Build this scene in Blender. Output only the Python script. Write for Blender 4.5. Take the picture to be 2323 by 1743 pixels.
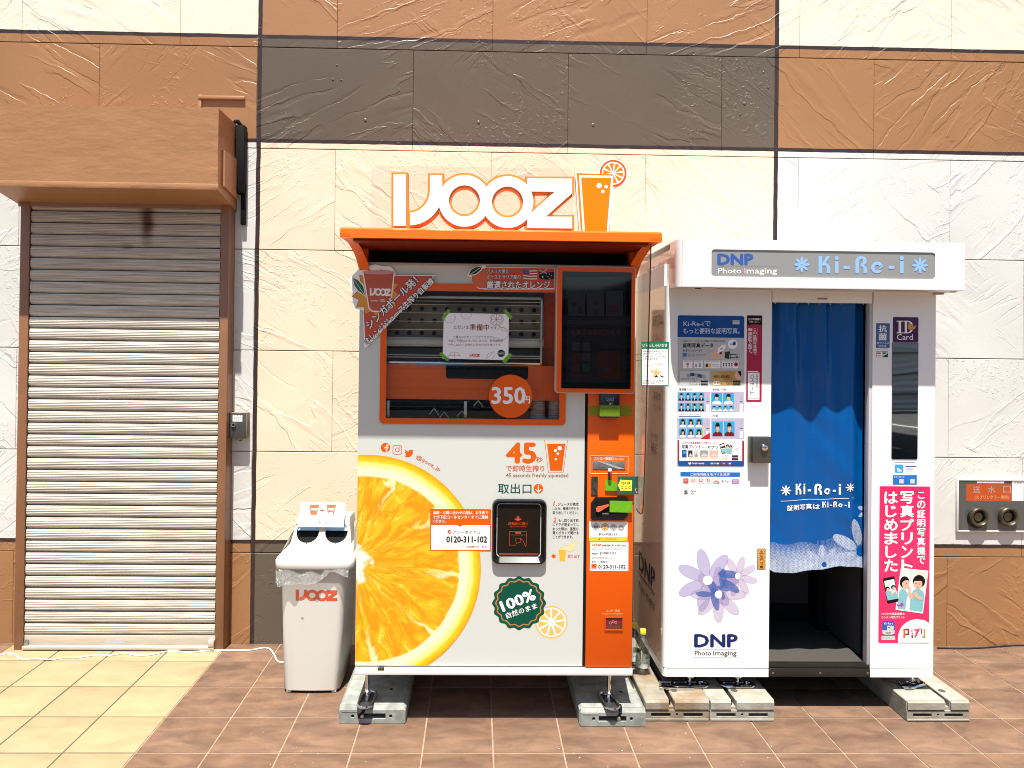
import bpy, bmesh, math, random
import numpy as np
from mathutils import Vector, Matrix
from mathutils.geometry import tessellate_polygon

for _o in list(bpy.data.objects): bpy.data.objects.remove(_o)
random.seed(7)
SC = bpy.context.scene
COL = SC.collection

# ------------------------------------------------------------------ camera
F_PX, CX, CY = 1649.09, 1117.65, 786.63
YAW, PIT, ROL = .0205, .0064, .0118
CH = 1.643
_c, _s = math.cos(YAW), math.sin(YAW); _cp, _sp = math.cos(PIT), math.sin(PIT); _cr, _sr = math.cos(ROL), math.sin(ROL)
_r0 = Vector((_c, -_s, 0)); FW = Vector((_s*_cp, _c*_cp, _sp)); _u0 = Vector((-_s*_sp, -_c*_sp, _cp))
RT = _r0*_cr + _u0*_sr; UP = _u0*_cr - _r0*_sr
cam_d = bpy.data.cameras.new('camera'); cam = bpy.data.objects.new('camera', cam_d); COL.objects.link(cam)
cam.matrix_world = Matrix(((RT.x, UP.x, -FW.x, 0), (RT.y, UP.y, -FW.y, 0), (RT.z, UP.z, -FW.z, CH), (0, 0, 0, 1)))
cam_d.sensor_fit = 'HORIZONTAL'; cam_d.sensor_width = 36; cam_d.lens = F_PX/2323*36
cam_d.shift_x = (1161.5-CX)/2323; cam_d.shift_y = -(871.5-CY)/2323
cam_d.clip_start = .05; cam_d.clip_end = 500
SC.camera = cam

# ------------------------------------------------------------------ light
SUNV = Vector((.11, 1, -3.1)).normalized()          # direction the light travels
world = bpy.data.worlds.new('World'); SC.world = world; world.use_nodes = True
wn = world.node_tree; bg = wn.nodes['Background']
sky = wn.nodes.new('ShaderNodeTexSky'); sky.sky_type = 'NISHITA'; sky.sun_disc = False
sky.sun_elevation = math.asin(-SUNV.z)
sky.sun_rotation = math.atan2(-SUNV.x, -SUNV.y)
sky.air_density = 1.0; sky.dust_density = 1.5
wn.links.new(sky.outputs[0], bg.inputs[0]); bg.inputs[1].default_value = .07
sun_d = bpy.data.lights.new('sun', 'SUN'); sun_d.energy = 5.0; sun_d.angle = math.radians(.53); sun_d.color = (1, .968, .885)
sun = bpy.data.objects.new('sun', sun_d); COL.objects.link(sun); sun.location = (-1, -6, 18)
sun.rotation_euler = SUNV.to_track_quat('-Z', 'Y').to_euler()
SC.view_settings.view_transform = 'Standard'; SC.view_settings.look = 'None'
SC.view_settings.gamma = 1; SC.view_settings.use_curve_mapping = False
SC.view_settings.exposure = 1.2
SC.cycles.filter_width = 1.0

# ------------------------------------------------------------------ geometry helpers
def g(x, y, Y):
    """point of the vertical plane at depth Y seen at photograph pixel x, y -> X, Z"""
    d = FW + RT*((x-CX)/F_PX) - UP*((y-CY)/F_PX); t = Y/d.y
    return d.x*t, CH + d.z*t
def gz(x, y, Z):
    d = FW + RT*((x-CX)/F_PX) - UP*((y-CY)/F_PX); t = (Z-CH)/d.z
    return d.x*t, d.y*t
def wr(x0, y0, x1, y1, Y):
    """upright rectangle of plane Y -> X0, Z0, X1, Z1"""
    ym, xm = (y0+y1)/2, (x0+x1)/2
    return g(x0, ym, Y)[0], g(xm, y1, Y)[1], g(x1, ym, Y)[0], g(xm, y0, Y)[1]

def thing(name, label, cat, loc=(0, 0, 0), group=None):
    o = bpy.data.objects.new(name, None); COL.objects.link(o); o.location = loc
    o.empty_display_size = .1; o['label'] = label; o['category'] = cat
    if group: o['group'] = group
    return o
def root_loc(p):
    l = Vector((0, 0, 0))
    while p is not None:
        l += Vector(p.location); p = p.parent
    return l
def link_mesh(name, me, parent=None, loc=None):
    o = bpy.data.objects.new(name, me); COL.objects.link(o)
    if parent is not None: o.parent = parent
    if loc is not None: o.location = loc
    return o
def shade(me, ang=35):
    bm = bmesh.new(); bm.from_mesh(me)
    for f in bm.faces: f.smooth = True
    lim = math.radians(ang)
    for e in bm.edges:
        if len(e.link_faces) != 2 or e.calc_face_angle(9) > lim: e.smooth = False
    bm.to_mesh(me); bm.free()

class B:
    """collects shapes in world coordinates and links them as one mesh"""
    def __init__(s): s.bm = bmesh.new(); s.mats = []; s.cur = 0
    def m(s, mat):
        if mat not in s.mats: s.mats.append(mat)
        s.cur = s.mats.index(mat); return s
    def _tag(s, faces):
        for f in faces: f.material_index = s.cur
    def box(s, x0, x1, y0, y1, z0, z1, bev=0, seg=2):
        n0 = set(s.bm.faces)
        r = bmesh.ops.create_cube(s.bm, size=1)
        bmesh.ops.scale(s.bm, vec=(x1-x0, y1-y0, z1-z0), verts=r['verts'])
        bmesh.ops.translate(s.bm, vec=((x0+x1)/2, (y0+y1)/2, (z0+z1)/2), verts=r['verts'])
        if bev:
            es = list({e for v in r['verts'] for e in v.link_edges})
            bmesh.ops.bevel(s.bm, geom=es, offset=bev, segments=seg, profile=.5, affect='EDGES')
        s._tag([f for f in s.bm.faces if f not in n0]); return s
    def cyl(s, p0, p1, r, n=20, r1=None, cap=True):
        p0, p1 = Vector(p0), Vector(p1); d = p1-p0; q = d.to_track_quat('Z', 'Y')
        r1 = r if r1 is None else r1
        a = [s.bm.verts.new(p0 + q@Vector((r*math.cos(t), r*math.sin(t), 0))) for t in [2*math.pi*i/n for i in range(n)]]
        b = [s.bm.verts.new(p1 + q@Vector((r1*math.cos(t), r1*math.sin(t), 0))) for t in [2*math.pi*i/n for i in range(n)]]
        fs = [s.bm.faces.new((a[i], a[(i+1) % n], b[(i+1) % n], b[i])) for i in range(n)]
        if cap: fs += [s.bm.faces.new(a[::-1]), s.bm.faces.new(b)]
        s._tag(fs); return s
    def lathe(s, c, prof, n=28, axis='Z', cap=True):
        c = Vector(c); rings = []
        for r, h in prof:
            ring = []
            for i in range(n):
                t = 2*math.pi*i/n
                v = Vector((r*math.cos(t), r*math.sin(t), h)) if axis == 'Z' else Vector((r*math.cos(t), h, r*math.sin(t)))
                ring.append(s.bm.verts.new(c+v))
            rings.append(ring)
        fs = []
        for a, b in zip(rings, rings[1:]):
            for i in range(n): fs.append(s.bm.faces.new((a[i], a[(i+1) % n], b[(i+1) % n], b[i])))
        if cap:
            fs.append(s.bm.faces.new(rings[0][::-1])); fs.append(s.bm.faces.new(rings[-1]))
        s._tag(fs); return s
    def tube(s, pts, r, n=10, closed=False, flat=1.0):
        pts = [Vector(p) for p in pts]; k = len(pts); rings = []; up = Vector((0, 0, 1))
        for i, p in enumerate(pts):
            a = pts[(i-1) % k] if (closed or i > 0) else p; b = pts[(i+1) % k] if (closed or i < k-1) else p
            d = (b-a).normalized()
            u = up if abs(d.z) < .95 else Vector((0, 1, 0))
            x = d.cross(u).normalized(); y = x.cross(d).normalized()
            rings.append([s.bm.verts.new(p + x*r*math.cos(t) + y*r*flat*math.sin(t)) for t in [2*math.pi*j/n for j in range(n)]])
        fs = []
        for i in range(k if closed else k-1):
            a, b = rings[i], rings[(i+1) % k]
            for j in range(n): fs.append(s.bm.faces.new((a[j], a[(j+1) % n], b[(j+1) % n], b[j])))
        if not closed: fs += [s.bm.faces.new(rings[0][::-1]), s.bm.faces.new(rings[-1])]
        s._tag(fs); return s
    def sheet(s, loop, y0, y1, holes=()):
        """outline in X,Z between depth y0 (front) and y1, with holes"""
        loops = [list(loop)] + [list(h) for h in holes]
        tris = tessellate_polygon([[Vector((p[0], p[1], 0)) for p in l] for l in loops])
        flat = [p for l in loops for p in l]
        a = [s.bm.verts.new((p[0], y0, p[1])) for p in flat]; b = [s.bm.verts.new((p[0], y1, p[1])) for p in flat]
        fs = []
        for t in tris:
            try:
                fs.append(s.bm.faces.new([a[i] for i in t])); fs.append(s.bm.faces.new([b[i] for i in t[::-1]]))
            except ValueError: pass
        k = 0
        for l in loops:
            n = len(l)
            for i in range(n):
                j = (i+1) % n
                try: fs.append(s.bm.faces.new((a[k+i], a[k+j], b[k+j], b[k+i])))
                except ValueError: pass
            k += n
        s._tag(fs); return s
    def prism(s, pts, axis, c0, c1):
        """polygon in the plane across axis, pushed from c0 to c1"""
        def P(p, c): return {'X': (c, p[0], p[1]), 'Y': (p[0], c, p[1]), 'Z': (p[0], p[1], c)}[axis]
        a = [s.bm.verts.new(P(p, c0)) for p in pts]; b = [s.bm.verts.new(P(p, c1)) for p in pts]; n = len(pts)
        fs = [s.bm.faces.new((a[i], a[(i+1) % n], b[(i+1) % n], b[i])) for i in range(n)]
        f1 = s.bm.faces.new(a[::-1]); f2 = s.bm.faces.new(b)
        fs += [f for f in bmesh.ops.triangulate(s.bm, faces=[f1, f2])['faces']]
        s._tag(fs); return s
    def raw(s, verts, faces):
        v = [s.bm.verts.new(p) for p in verts]; s._tag([s.bm.faces.new([v[i] for i in f]) for f in faces]); return s
    def out(s, name, mat=None, parent=None, smooth=35, normals=True):
        if normals: bmesh.ops.recalc_face_normals(s.bm, faces=s.bm.faces)
        L = root_loc(parent)
        bmesh.ops.translate(s.bm, vec=-L, verts=s.bm.verts)
        me = bpy.data.meshes.new(name); s.bm.to_mesh(me); s.bm.free()
        for mm in (s.mats or [mat]): me.materials.append(mm)
        if smooth: shade(me, smooth)
        return link_mesh(name, me, parent)

def rrect(x0, z0, x1, z1, r, n=6, corners=(1, 1, 1, 1)):
    """rounded rectangle, corners: bottom-left, bottom-right, top-right, top-left"""
    out = []
    for (cx, cz, a, k) in ((x0+r, z0+r, 180, 0), (x1-r, z0+r, 270, 1), (x1-r, z1-r, 0, 2), (x0+r, z1-r, 90, 3)):
        if not corners[k]:
            out.append(((x0, z0), (x1, z0), (x1, z1), (x0, z1))[k]); continue
        for i in range(n+1):
            t = math.radians(a + 90*i/n); out.append((cx+r*math.cos(t), cz+r*math.sin(t)))
    return out
def circ(cx, cz, r, n=32, rz=None, a0=0, a1=360):
    rz = r if rz is None else rz
    m = n if a1-a0 >= 360 else n+1
    return [(cx+r*math.cos(math.radians(a0+(a1-a0)*i/n)), cz+rz*math.sin(math.radians(a0+(a1-a0)*i/n))) for i in range(m)]
def gp(pts, Y): return [g(x, y, Y) for x, y in pts]

# ------------------------------------------------------------------ materials
_mc = {}
def M(name, col, rough=.5, metal=0, spec=.5, coat=0, noise=0, nscale=6, bump=0, bscale=60, stretch=(1, 1, 1), alpha=None):
    if name in _mc: return _mc[name]
    m = bpy.data.materials.new(name); m.use_nodes = True; nt = m.node_tree; b = nt.nodes['Principled BSDF']
    b.inputs['Base Color'].default_value = (*col, 1); b.inputs['Roughness'].default_value = rough
    b.inputs['Metallic'].default_value = metal; b.inputs['Specular IOR Level'].default_value = spec
    b.inputs['Coat Weight'].default_value = coat; b.inputs['Coat Roughness'].default_value = .05
    if alpha is not None: b.inputs['Alpha'].default_value = alpha
    if noise or bump:
        geo = nt.nodes.new('ShaderNodeNewGeometry'); mp = nt.nodes.new('ShaderNodeMapping'); mp.inputs['Scale'].default_value = stretch
        nt.links.new(geo.outputs['Position'], mp.inputs[0])
    if noise:
        nz = nt.nodes.new('ShaderNodeTexNoise'); nz.inputs['Scale'].default_value = nscale; nz.inputs['Detail'].default_value = 5
        nt.links.new(mp.outputs[0], nz.inputs[0])
        mr = nt.nodes.new('ShaderNodeMapRange'); mr.inputs[1].default_value = .3; mr.inputs[2].default_value = .7
        mr.inputs[3].default_value = 1-noise; mr.inputs[4].default_value = 1+noise*.35
        nt.links.new(nz.outputs[0], mr.inputs[0])
        mx = nt.nodes.new('ShaderNodeVectorMath'); mx.operation = 'SCALE'; mx.inputs[0].default_value = col
        nt.links.new(mr.outputs[0], mx.inputs['Scale']); nt.links.new(mx.outputs[0], b.inputs['Base Color'])
        rr = nt.nodes.new('ShaderNodeMapRange'); rr.inputs[3].default_value = min(1, rough*1.25); rr.inputs[4].default_value = rough*.85
        nt.links.new(nz.outputs[0], rr.inputs[0]); nt.links.new(rr.outputs[0], b.inputs['Roughness'])
    if bump:
        n2 = nt.nodes.new('ShaderNodeTexNoise'); n2.inputs['Scale'].default_value = bscale; n2.inputs['Detail'].default_value = 4
        nt.links.new(mp.outputs[0], n2.inputs[0])
        bp = nt.nodes.new('ShaderNodeBump'); bp.inputs['Distance'].default_value = bump; bp.inputs['Strength'].default_value = .8
        nt.links.new(n2.outputs[0], bp.inputs['Height']); nt.links.new(bp.outputs[0], b.inputs['Normal'])
    _mc[name] = m; return m
def MGlass(name, tint=(1, 1, 1), rough=.0, ior=1.45, extra=0):
    """thin clear sheet: what it does not mirror passes straight through, tinted"""
    if name in _mc: return _mc[name]
    m = bpy.data.materials.new(name); m.use_nodes = True; nt = m.node_tree; nt.nodes.remove(nt.nodes['Principled BSDF'])
    out = nt.nodes['Material Output']; tr = nt.nodes.new('ShaderNodeBsdfTransparent'); tr.inputs[0].default_value = (*tint, 1)
    gl = nt.nodes.new('ShaderNodeBsdfGlossy'); gl.inputs['Roughness'].default_value = rough; gl.inputs[0].default_value = (1, 1, 1, 1)
    lw_ = nt.nodes.new('ShaderNodeLayerWeight'); fr = nt.nodes.new('ShaderNodeMath'); fr.operation = 'POWER'; fr.inputs[1].default_value = 5; nt.links.new(lw_.outputs['Facing'], fr.inputs[0])
    ad = nt.nodes.new('ShaderNodeMath'); ad.operation = 'MULTIPLY_ADD'; ad.inputs[1].default_value = .8; ad.inputs[2].default_value = ((ior-1)/(ior+1))**2+extra
    mx = nt.nodes.new('ShaderNodeMixShader')
    nt.links.new(fr.outputs[0], ad.inputs[0]); nt.links.new(ad.outputs[0], mx.inputs[0])
    nt.links.new(tr.outputs[0], mx.inputs[1]); nt.links.new(gl.outputs[0], mx.inputs[2]); nt.links.new(mx.outputs[0], out.inputs[0])
    _mc[name] = m; return m
def srgb(r, g_, b):
    f = lambda v: (v/255/12.92) if v/255 <= .04045 else ((v/255+.055)/1.055)**2.4
    return (f(r), f(g_), f(b))

# inks (printed colours)
INK = dict(
    white=M('ink white', (.78, .77, .76), .35), black=M('ink black', (.004, .004, .005), .5, spec=.2), orange=M('ink orange', (.60, .088, .0), .45, spec=.2),
    red=M('ink red', (.45, .03, .02), .4), darkred=M('ink dark red', (.12, .012, .01), .3), green=M('ink green', (.0, .062, .036), .45, spec=.2),
    yellow=M('ink yellow', (.72, .52, .03), .4), blue=M('ink blue', (.012, .05, .22), .35), midblue=M('ink mid blue', (.01, .14, .42), .35),
    grey=M('ink grey', (.28, .28, .29), .4), brown=M('ink brown', (.24, .065, .015), .5, spec=.2), pink=M('ink pink', (.62, .03, .11), .3),
    crimson=M('ink crimson', (.33, .008, .045), .35), lilac=M('ink lilac', (.42, .38, .50), .4), skin=M('ink skin', (.62, .38, .27), .4),
    hair=M('ink hair', (.005, .004, .004), .5, spec=.2), teal=M('ink teal', (.18, .42, .46), .4), sky=M('ink sky blue', (.03, .30, .55), .4),
    gold=M('ink gold', (.40, .23, .06), .35), lightgrey=M('ink light grey', (.50, .50, .49), .4), lightorange=M('ink light orange', (.78, .42, .13), .35),
    purple=M('ink purple', (.05, .008, .07), .3), palepink=M('ink pale pink', (.60, .25, .26), .4), navy=M('ink navy', (.004, .018, .03), .5, spec=.2),
    signblue=M('sign letter blue', (.03, .085, .33), .35), lightblue=M('sign letter pale blue', (.24, .42, .72), .35), darkgrey=M('ink dark grey', (.03, .03, .033), .5, spec=.2),
    leaf=M('ink leaf green', (.005, .11, .035), .35), screen=M('ink unlit picture', (.003, .003, .0045), .3, spec=.2), screen2=M('ink unlit picture light', (.012, .0115, .015), .3, spec=.2),
    screenred=M('ink unlit picture red', (.020, .003, .002), .3, spec=.2), screengreen=M('ink unlit picture green', (.0, .02, .006), .3, spec=.2), dimred=M('ink outline red', (.42, .05, .02), .4))

LAY = .00015
class Art:
    """flat print on a vertical plane: polygons given in photograph pixels or world X,Z, each a hair proud of the one below"""
    def __init__(s, Y, px=True): s.Y = Y; s.px = px; s.v = []; s.f = []; s.mi = []; s.mats = []; s.k = 0
    def poly(s, pts, ink, lay=1, holes=()):
        mat = INK[ink] if isinstance(ink, str) else ink
        if mat not in s.mats: s.mats.append(mat)
        loops = [list(pts)] + [list(h) for h in holes]
        if s.px: loops = [gp(l, s.Y) for l in loops]
        tris = tessellate_polygon([[Vector((p[0], p[1], 0)) for p in l] for l in loops])
        k = len(s.v); s.k += 1; y = s.Y - lay*LAY - (s.k % 40)*.000003
        flat = [p for l in loops for p in l]
        s.v += [(p[0], y, p[1]) for p in flat]
        for t in tris:
            a, b, c = [flat[i] for i in t]
            ar = (b[0]-a[0])*(c[1]-a[1]) - (b[1]-a[1])*(c[0]-a[0])
            if abs(ar) < 1e-12: continue
            t = t if ar > 0 else t[::-1]                       # front faces -Y
            s.f.append(tuple(k+i for i in t)); s.mi.append(s.mats.index(mat))
        return s
    def rect(s, x0, y0, x1, y1, ink, lay=1, r=0):
        if s.px and r == 0: return s.poly([(x0, y1), (x1, y1), (x1, y0), (x0, y0)], ink, lay)
        return s.poly(rrect(min(x0, x1), min(y0, y1), max(x0, x1), max(y0, y1), r) if r else [(x0, y0), (x1, y0), (x1, y1), (x0, y1)], ink, lay)
    def ell(s, cx, cy, rx, ry, ink, lay=1, n=28, rot=0, hole=0, a0=0, a1=360):
        ca, sa = math.cos(rot), math.sin(rot)
        T = lambda q: [(cx+x*ca-y*sa, cy+x*sa+y*ca) for x, y in q]
        return s.poly(T(circ(0, 0, rx, n, ry, a0, a1)), ink, lay, [T(circ(0, 0, rx*hole, n, ry*hole))] if hole else ())
    def line(s, pts, w, ink, lay=1, closed=False):
        pts = [Vector(p) for p in pts]
        k = len(pts)
        for i in range(k if closed else k-1):
            a, b = pts[i], pts[(i+1) % k]; d = (b-a).normalized()*w/2; n = Vector((-d.y, d.x))
            s.poly([a-d*.9-n, b+d*.9-n, b+d*.9+n, a-d*.9+n], ink, lay)
        return s
    def out(s, name, parent, warp=None):
        L = root_loc(parent); me = bpy.data.meshes.new(name)
        v = s.v if warp is None else [warp(p) for p in s.v]
        me.from_pydata([(p[0]-L.x, p[1]-L.y, p[2]-L.z) for p in v], [], s.f)
        for m in s.mats: me.materials.append(m)
        me.polygons.foreach_set('material_index', s.mi); me.update()
        return link_mesh(name, me, parent)

_tc = {}
def glyphs(body):
    if body in _tc: return _tc[body]
    cu = bpy.data.curves.new('lettering', 'FONT'); cu.body = body; cu.resolution_u = 2; cu.align_x = 'CENTER' if '\n' in body else 'LEFT'
    cu.space_line = .88
    o = bpy.data.objects.new('lettering', cu); COL.objects.link(o)
    me = bpy.data.meshes.new_from_object(o)
    v = np.array([list(q.co)[:2] for q in me.vertices]); f = [tuple(p.vertices) for p in me.polygons]
    bpy.data.objects.remove(o); bpy.data.curves.remove(cu); bpy.data.meshes.remove(me)
    _tc[body] = (v, f); return v, f
def text(body, p0, p1, h, Y, ink, parent, bold=0, lay=3, name='lettering', px=True, warp=None, center=False, shear=0, face=None, depth=0):
    """lettering whose box runs from p0 to p1 along its foot and is h tall (pixels or metres)"""
    v, f = glyphs(body)
    if not len(v): return None
    mn, mx = v.min(0), v.max(0); v = (v-mn)/np.maximum(mx-mn, 1e-6)
    if px:
        a = Vector(g(*p0, Y)); b = Vector(g(*p1, Y)); c = Vector(g(p0[0], p0[1]-h, Y)); h = (c-a).length
    else: a, b = Vector(p0), Vector(p1)
    u = b-a; L = u.length; w = Vector((-u.y, u.x)).normalized()*h
    bd = bold*h*.035/max(h, 1e-9)
    vs, fs = [], []; offs = [(0, 0)] if not bold else [(-bold*h*.02, 0), (bold*h*.02, 0), (0, -bold*h*.015), (0, bold*h*.015)]
    ud = u/L; wd = w/h
    for k, (ox, oz) in enumerate(offs):
        n = len(vs)
        for x, z in v:
            q = a + u*float(x) + w*float(z) + w*0 + ud*(ox + shear*z*h) + wd*oz
            vs.append((q.x, Y-lay*LAY-k*.000025, q.y))
        fs += [tuple(n+i for i in t) for t in f]
    if face is not None: vs = [face(q) for q in vs]
    if warp is not None: vs = [warp(q) for q in vs]
    Lc = root_loc(parent); me = bpy.data.meshes.new(name)
    me.from_pydata([(q[0]-Lc.x, q[1]-Lc.y, q[2]-Lc.z) for q in vs], [], fs); me.materials.append(INK[ink] if isinstance(ink, str) else ink); me.update()
    return link_mesh(name, me, parent)
def T(body, x0, y0, x1, y1, Y, ink, parent, **k):
    """lettering in the pixel box x0,y0 - x1,y1"""
    return text(body, (x0, y1), (x1, y1), y1-y0, Y, ink, parent, **k)
def lines(rows, x0, y0, x1, y1, Y, ink, parent, **k):
    n = len(rows); st = (y1-y0)/n
    mlen = max(len(r) for r in rows)
    for i, r in enumerate(rows):
        if r: T(r, x0, y0+st*i+st*.1, x0+(x1-x0)*len(r)/mlen, y0+st*(i+1)-st*.12, Y, ink, parent, **k)
def sticker(parent, x0, y0, x1, y1, Y, ink, r=0, t=.0004, name='sticker', corners=(1, 1, 1, 1)):
    X0, Z0, X1, Z1 = wr(x0, y0, x1, y1, Y)
    rr = r*Y/F_PX
    loop = rrect(X0, Z0, X1, Z1, rr, 5, corners) if r else [(X0, Z0), (X1, Z0), (X1, Z1), (X0, Z1)]
    return B().sheet(loop, Y-t, Y-.00005).out(name, INK[ink] if isinstance(ink, str) else ink, parent, smooth=0)

# the juice brand letters, in pixels of the roof sign
def logo_shapes():
    I = [(890.5, 515), (890.5, 394), (923, 394), (923, 515)]
    J = [(928, 481)] + [(928+45*math.sin(t)*1.0, 432+49*math.cos(t)) for t in [math.pi/2*i/8 for i in range(1, 8)]] + [(973, 432), (973, 396), (1005, 396), (1006, 440)]
    J += [(928+78*math.cos(t), 437+77*math.sin(t)) for t in [math.pi/2*i/10 for i in range(1, 11)]]
    O1 = (circ(1053.7, 456, 61, 44), [circ(1053.7, 456, 33, 32)]); O2 = (circ(1151.3, 459, 61, 44), [circ(1151.3, 459, 33, 32)])
    Z = ([(1193.5, 403), (1300, 403.5), (1300, 440), (1243, 490), (1300, 490), (1300, 521), (1193.5, 519), (1193.5, 490), (1253, 437), (1193.5, 437)], [])
    Z = ([(1194, 403), (1300, 403.5), (1300, 440), (1243, 490), (1300, 490), (1300, 521), (1194, 520), (1194, 490), (1254, 437), (1194, 437)], [])
    return [(I, []), (J, []), O1, O2, Z]
def logo(art, x0, y0, x1, y1, ink, lay=2):
    """the same letters, flat, in the pixel box"""
    sx, sy = (x1-x0)/(1300-890.5), (y1-y0)/(521-394)
    Tq = lambda q: [(x0+(a-890.5)*sx, y0+(b-394)*sy) for a, b in q]
    for o, h in logo_shapes(): art.poly(Tq(o), ink, lay, [Tq(i) for i in h])

# ------------------------------------------------------------------ shared materials
def wall_mat():
    m = bpy.data.materials.new('painted textured wall'); m.use_nodes = True; nt = m.node_tree; N = nt.nodes; Lk = nt.links; b = N['Principled BSDF']
    geo = N.new('ShaderNodeNewGeometry'); sp = N.new('ShaderNodeSeparateXYZ'); Lk.new(geo.outputs['Position'], sp.inputs[0])
    def math_(op, a, b_=None, c=None):
        n = N.new('ShaderNodeMath'); n.operation = op
        for i, v in enumerate((a, b_, c)):
            if v is None: continue
            if isinstance(v, (int, float)): n.inputs[i].default_value = v
            else: Lk.new(v, n.inputs[i])
        return n.outputs[0]
    def mix(f, a, b_):
        n = N.new('ShaderNodeMix'); n.data_type = 'RGBA'; Lk.new(f, n.inputs[0])
        for s_, v in ((6, a), (7, b_)):
            if isinstance(v, tuple): n.inputs[s_].default_value = (*v, 1)
            else: Lk.new(v, n.inputs[s_])
        return n.outputs[2]
    wob = N.new('ShaderNodeTexNoise'); wob.inputs['Scale'].default_value = 9; Lk.new(geo.outputs['Position'], wob.inputs[0])
    wv = math_('MULTIPLY_ADD', wob.outputs[0], .006, -.003)
    x = math_('ADD', sp.outputs[0], wv); z = math_('ADD', sp.outputs[2], wv)
    mid = math_('MULTIPLY', math_('GREATER_THAN', x, -1.2385), math_('LESS_THAN', x, 1.679))
    right = math_('GREATER_THAN', x, 1.679)
    cream = (.75, .65, .515); white = (.60, .585, .55); peach = (.745, .585, .432); brown = (.300, .147, .064); taupe = (.102, .078, .056); line = (.034, .020, .019)
    mbrown = (.325, .163, .076)
    top = mix(mid, cream, mbrown)
    band = mix(mid, brown, taupe); main = mix(mid, white, peach); low = mix(mid, brown, taupe)
    c = mix(math_('GREATER_THAN', z, .566), low, main)
    c = mix(math_('GREATER_THAN', z, 2.806), c, band)
    c = mix(math_('GREATER_THAN', z, 3.39), c, top)
    def near(v, c0, w): return math_('LESS_THAN', math_('ABSOLUTE', math_('SUBTRACT', v, c0)), w)
    ln = math_('MAXIMUM', near(x, -1.2385, .012), near(x, 1.679, .012))
    for zz in (.566, 2.806, 3.39): ln = math_('MAXIMUM', ln, near(z, zz, .0108))
    # grime
    gn = N.new('ShaderNodeTexNoise'); gn.inputs['Scale'].default_value = 1.7; gn.inputs['Detail'].default_value = 6; Lk.new(geo.outputs['Position'], gn.inputs[0])
    gm = N.new('ShaderNodeMapRange'); gm.inputs[1].default_value = .3; gm.inputs[2].default_value = .7; gm.inputs[3].default_value = .90; gm.inputs[4].default_value = 1.04
    Lk.new(gn.outputs[0], gm.inputs[0])
    c = mix(ln, c, line)
    vm = N.new('ShaderNodeVectorMath'); vm.operation = 'SCALE'; Lk.new(c, vm.inputs[0]); Lk.new(gm.outputs[0], vm.inputs['Scale'])
    Lk.new(vm.outputs[0], b.inputs['Base Color'])
    b.inputs['Roughness'].default_value = .40; b.inputs['Specular IOR Level'].default_value = .34
    # trowelled relief: each panel strokes its own way
    oi = N.new('ShaderNodeObjectInfo')
    sgn = math_('SUBTRACT', math_('MULTIPLY', math_('GREATER_THAN', oi.outputs['Random'], .45), 2), 1)
    ang = math_('MULTIPLY', sgn, math_('MULTIPLY_ADD', math_('FRACT', math_('MULTIPLY', oi.outputs['Random'], 17.3)), .45, .38))
    off = N.new('ShaderNodeVectorMath'); off.operation = 'ADD'; cmb = N.new('ShaderNodeCombineXYZ')
    Lk.new(math_('MULTIPLY', oi.outputs['Random'], 37), cmb.inputs[0]); Lk.new(math_('MULTIPLY', oi.outputs['Random'], 91), cmb.inputs[2])
    vr = N.new('ShaderNodeVectorRotate'); vr.rotation_type = 'Y_AXIS'; Lk.new(geo.outputs['Position'], vr.inputs['Vector']); Lk.new(ang, vr.inputs['Angle'])
    Lk.new(vr.outputs[0], off.inputs[0]); Lk.new(cmb.outputs[0], off.inputs[1])
    wn_ = N.new('ShaderNodeTexNoise'); wn_.inputs['Scale'].default_value = 2.6; wn_.inputs['Detail'].default_value = 4; wn_.inputs['Roughness'].default_value = .6; Lk.new(off.outputs[0], wn_.inputs[0])
    wsub = N.new('ShaderNodeVectorMath'); wsub.operation = 'MULTIPLY_ADD'; Lk.new(wn_.outputs['Color'], wsub.inputs[0]); wsub.inputs[1].default_value = (.11, .11, .11); Lk.new(off.outputs[0], wsub.inputs[2])
    def strokes(sx, sz, lo, hi, seed, msc=1.7, ml=.48):
        mp = N.new('ShaderNodeMapping'); mp.inputs['Scale'].default_value = (sx, 1, sz); mp.inputs['Location'].default_value = (seed, 0, seed*2.3); Lk.new(wsub.outputs[0], mp.inputs[0])
        n = N.new('ShaderNodeTexNoise'); n.inputs['Scale'].default_value = 1; n.inputs['Detail'].default_value = 3.5; n.inputs['Roughness'].default_value = .42; Lk.new(mp.outputs[0], n.inputs[0])
        r = N.new('ShaderNodeMapRange'); r.interpolation_type = 'SMOOTHSTEP'; r.inputs[1].default_value = lo; r.inputs[2].default_value = hi; Lk.new(n.outputs[0], r.inputs[0])
        # the ledge heals again behind its crisp side and fades along its length
        back = N.new('ShaderNodeMapRange'); back.interpolation_type = 'SMOOTHSTEP'; back.inputs[1].default_value = hi; back.inputs[2].default_value = hi+.055; back.inputs[3].default_value = 1; back.inputs[4].default_value = 0; Lk.new(n.outputs[0], back.inputs[0])
        mk_ = N.new('ShaderNodeTexNoise'); mk_.inputs['Scale'].default_value = msc; mk_.inputs['Detail'].default_value = 2; mo = N.new('ShaderNodeVectorMath'); mo.operation = 'ADD'; mo.inputs[1].default_value = (seed*3, 1, seed); Lk.new(off.outputs[0], mo.inputs[0]); Lk.new(mo.outputs[0], mk_.inputs[0])
        mr_ = N.new('ShaderNodeMapRange'); mr_.interpolation_type = 'SMOOTHSTEP'; mr_.inputs[1].default_value = ml; mr_.inputs[2].default_value = ml+.12; Lk.new(mk_.outputs[0], mr_.inputs[0])
        return math_('MULTIPLY', math_('MULTIPLY', r.outputs[0], back.outputs[0]), mr_.outputs[0])
    h1 = strokes(.75, 4.2, .50, .510, 3.1)
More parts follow.
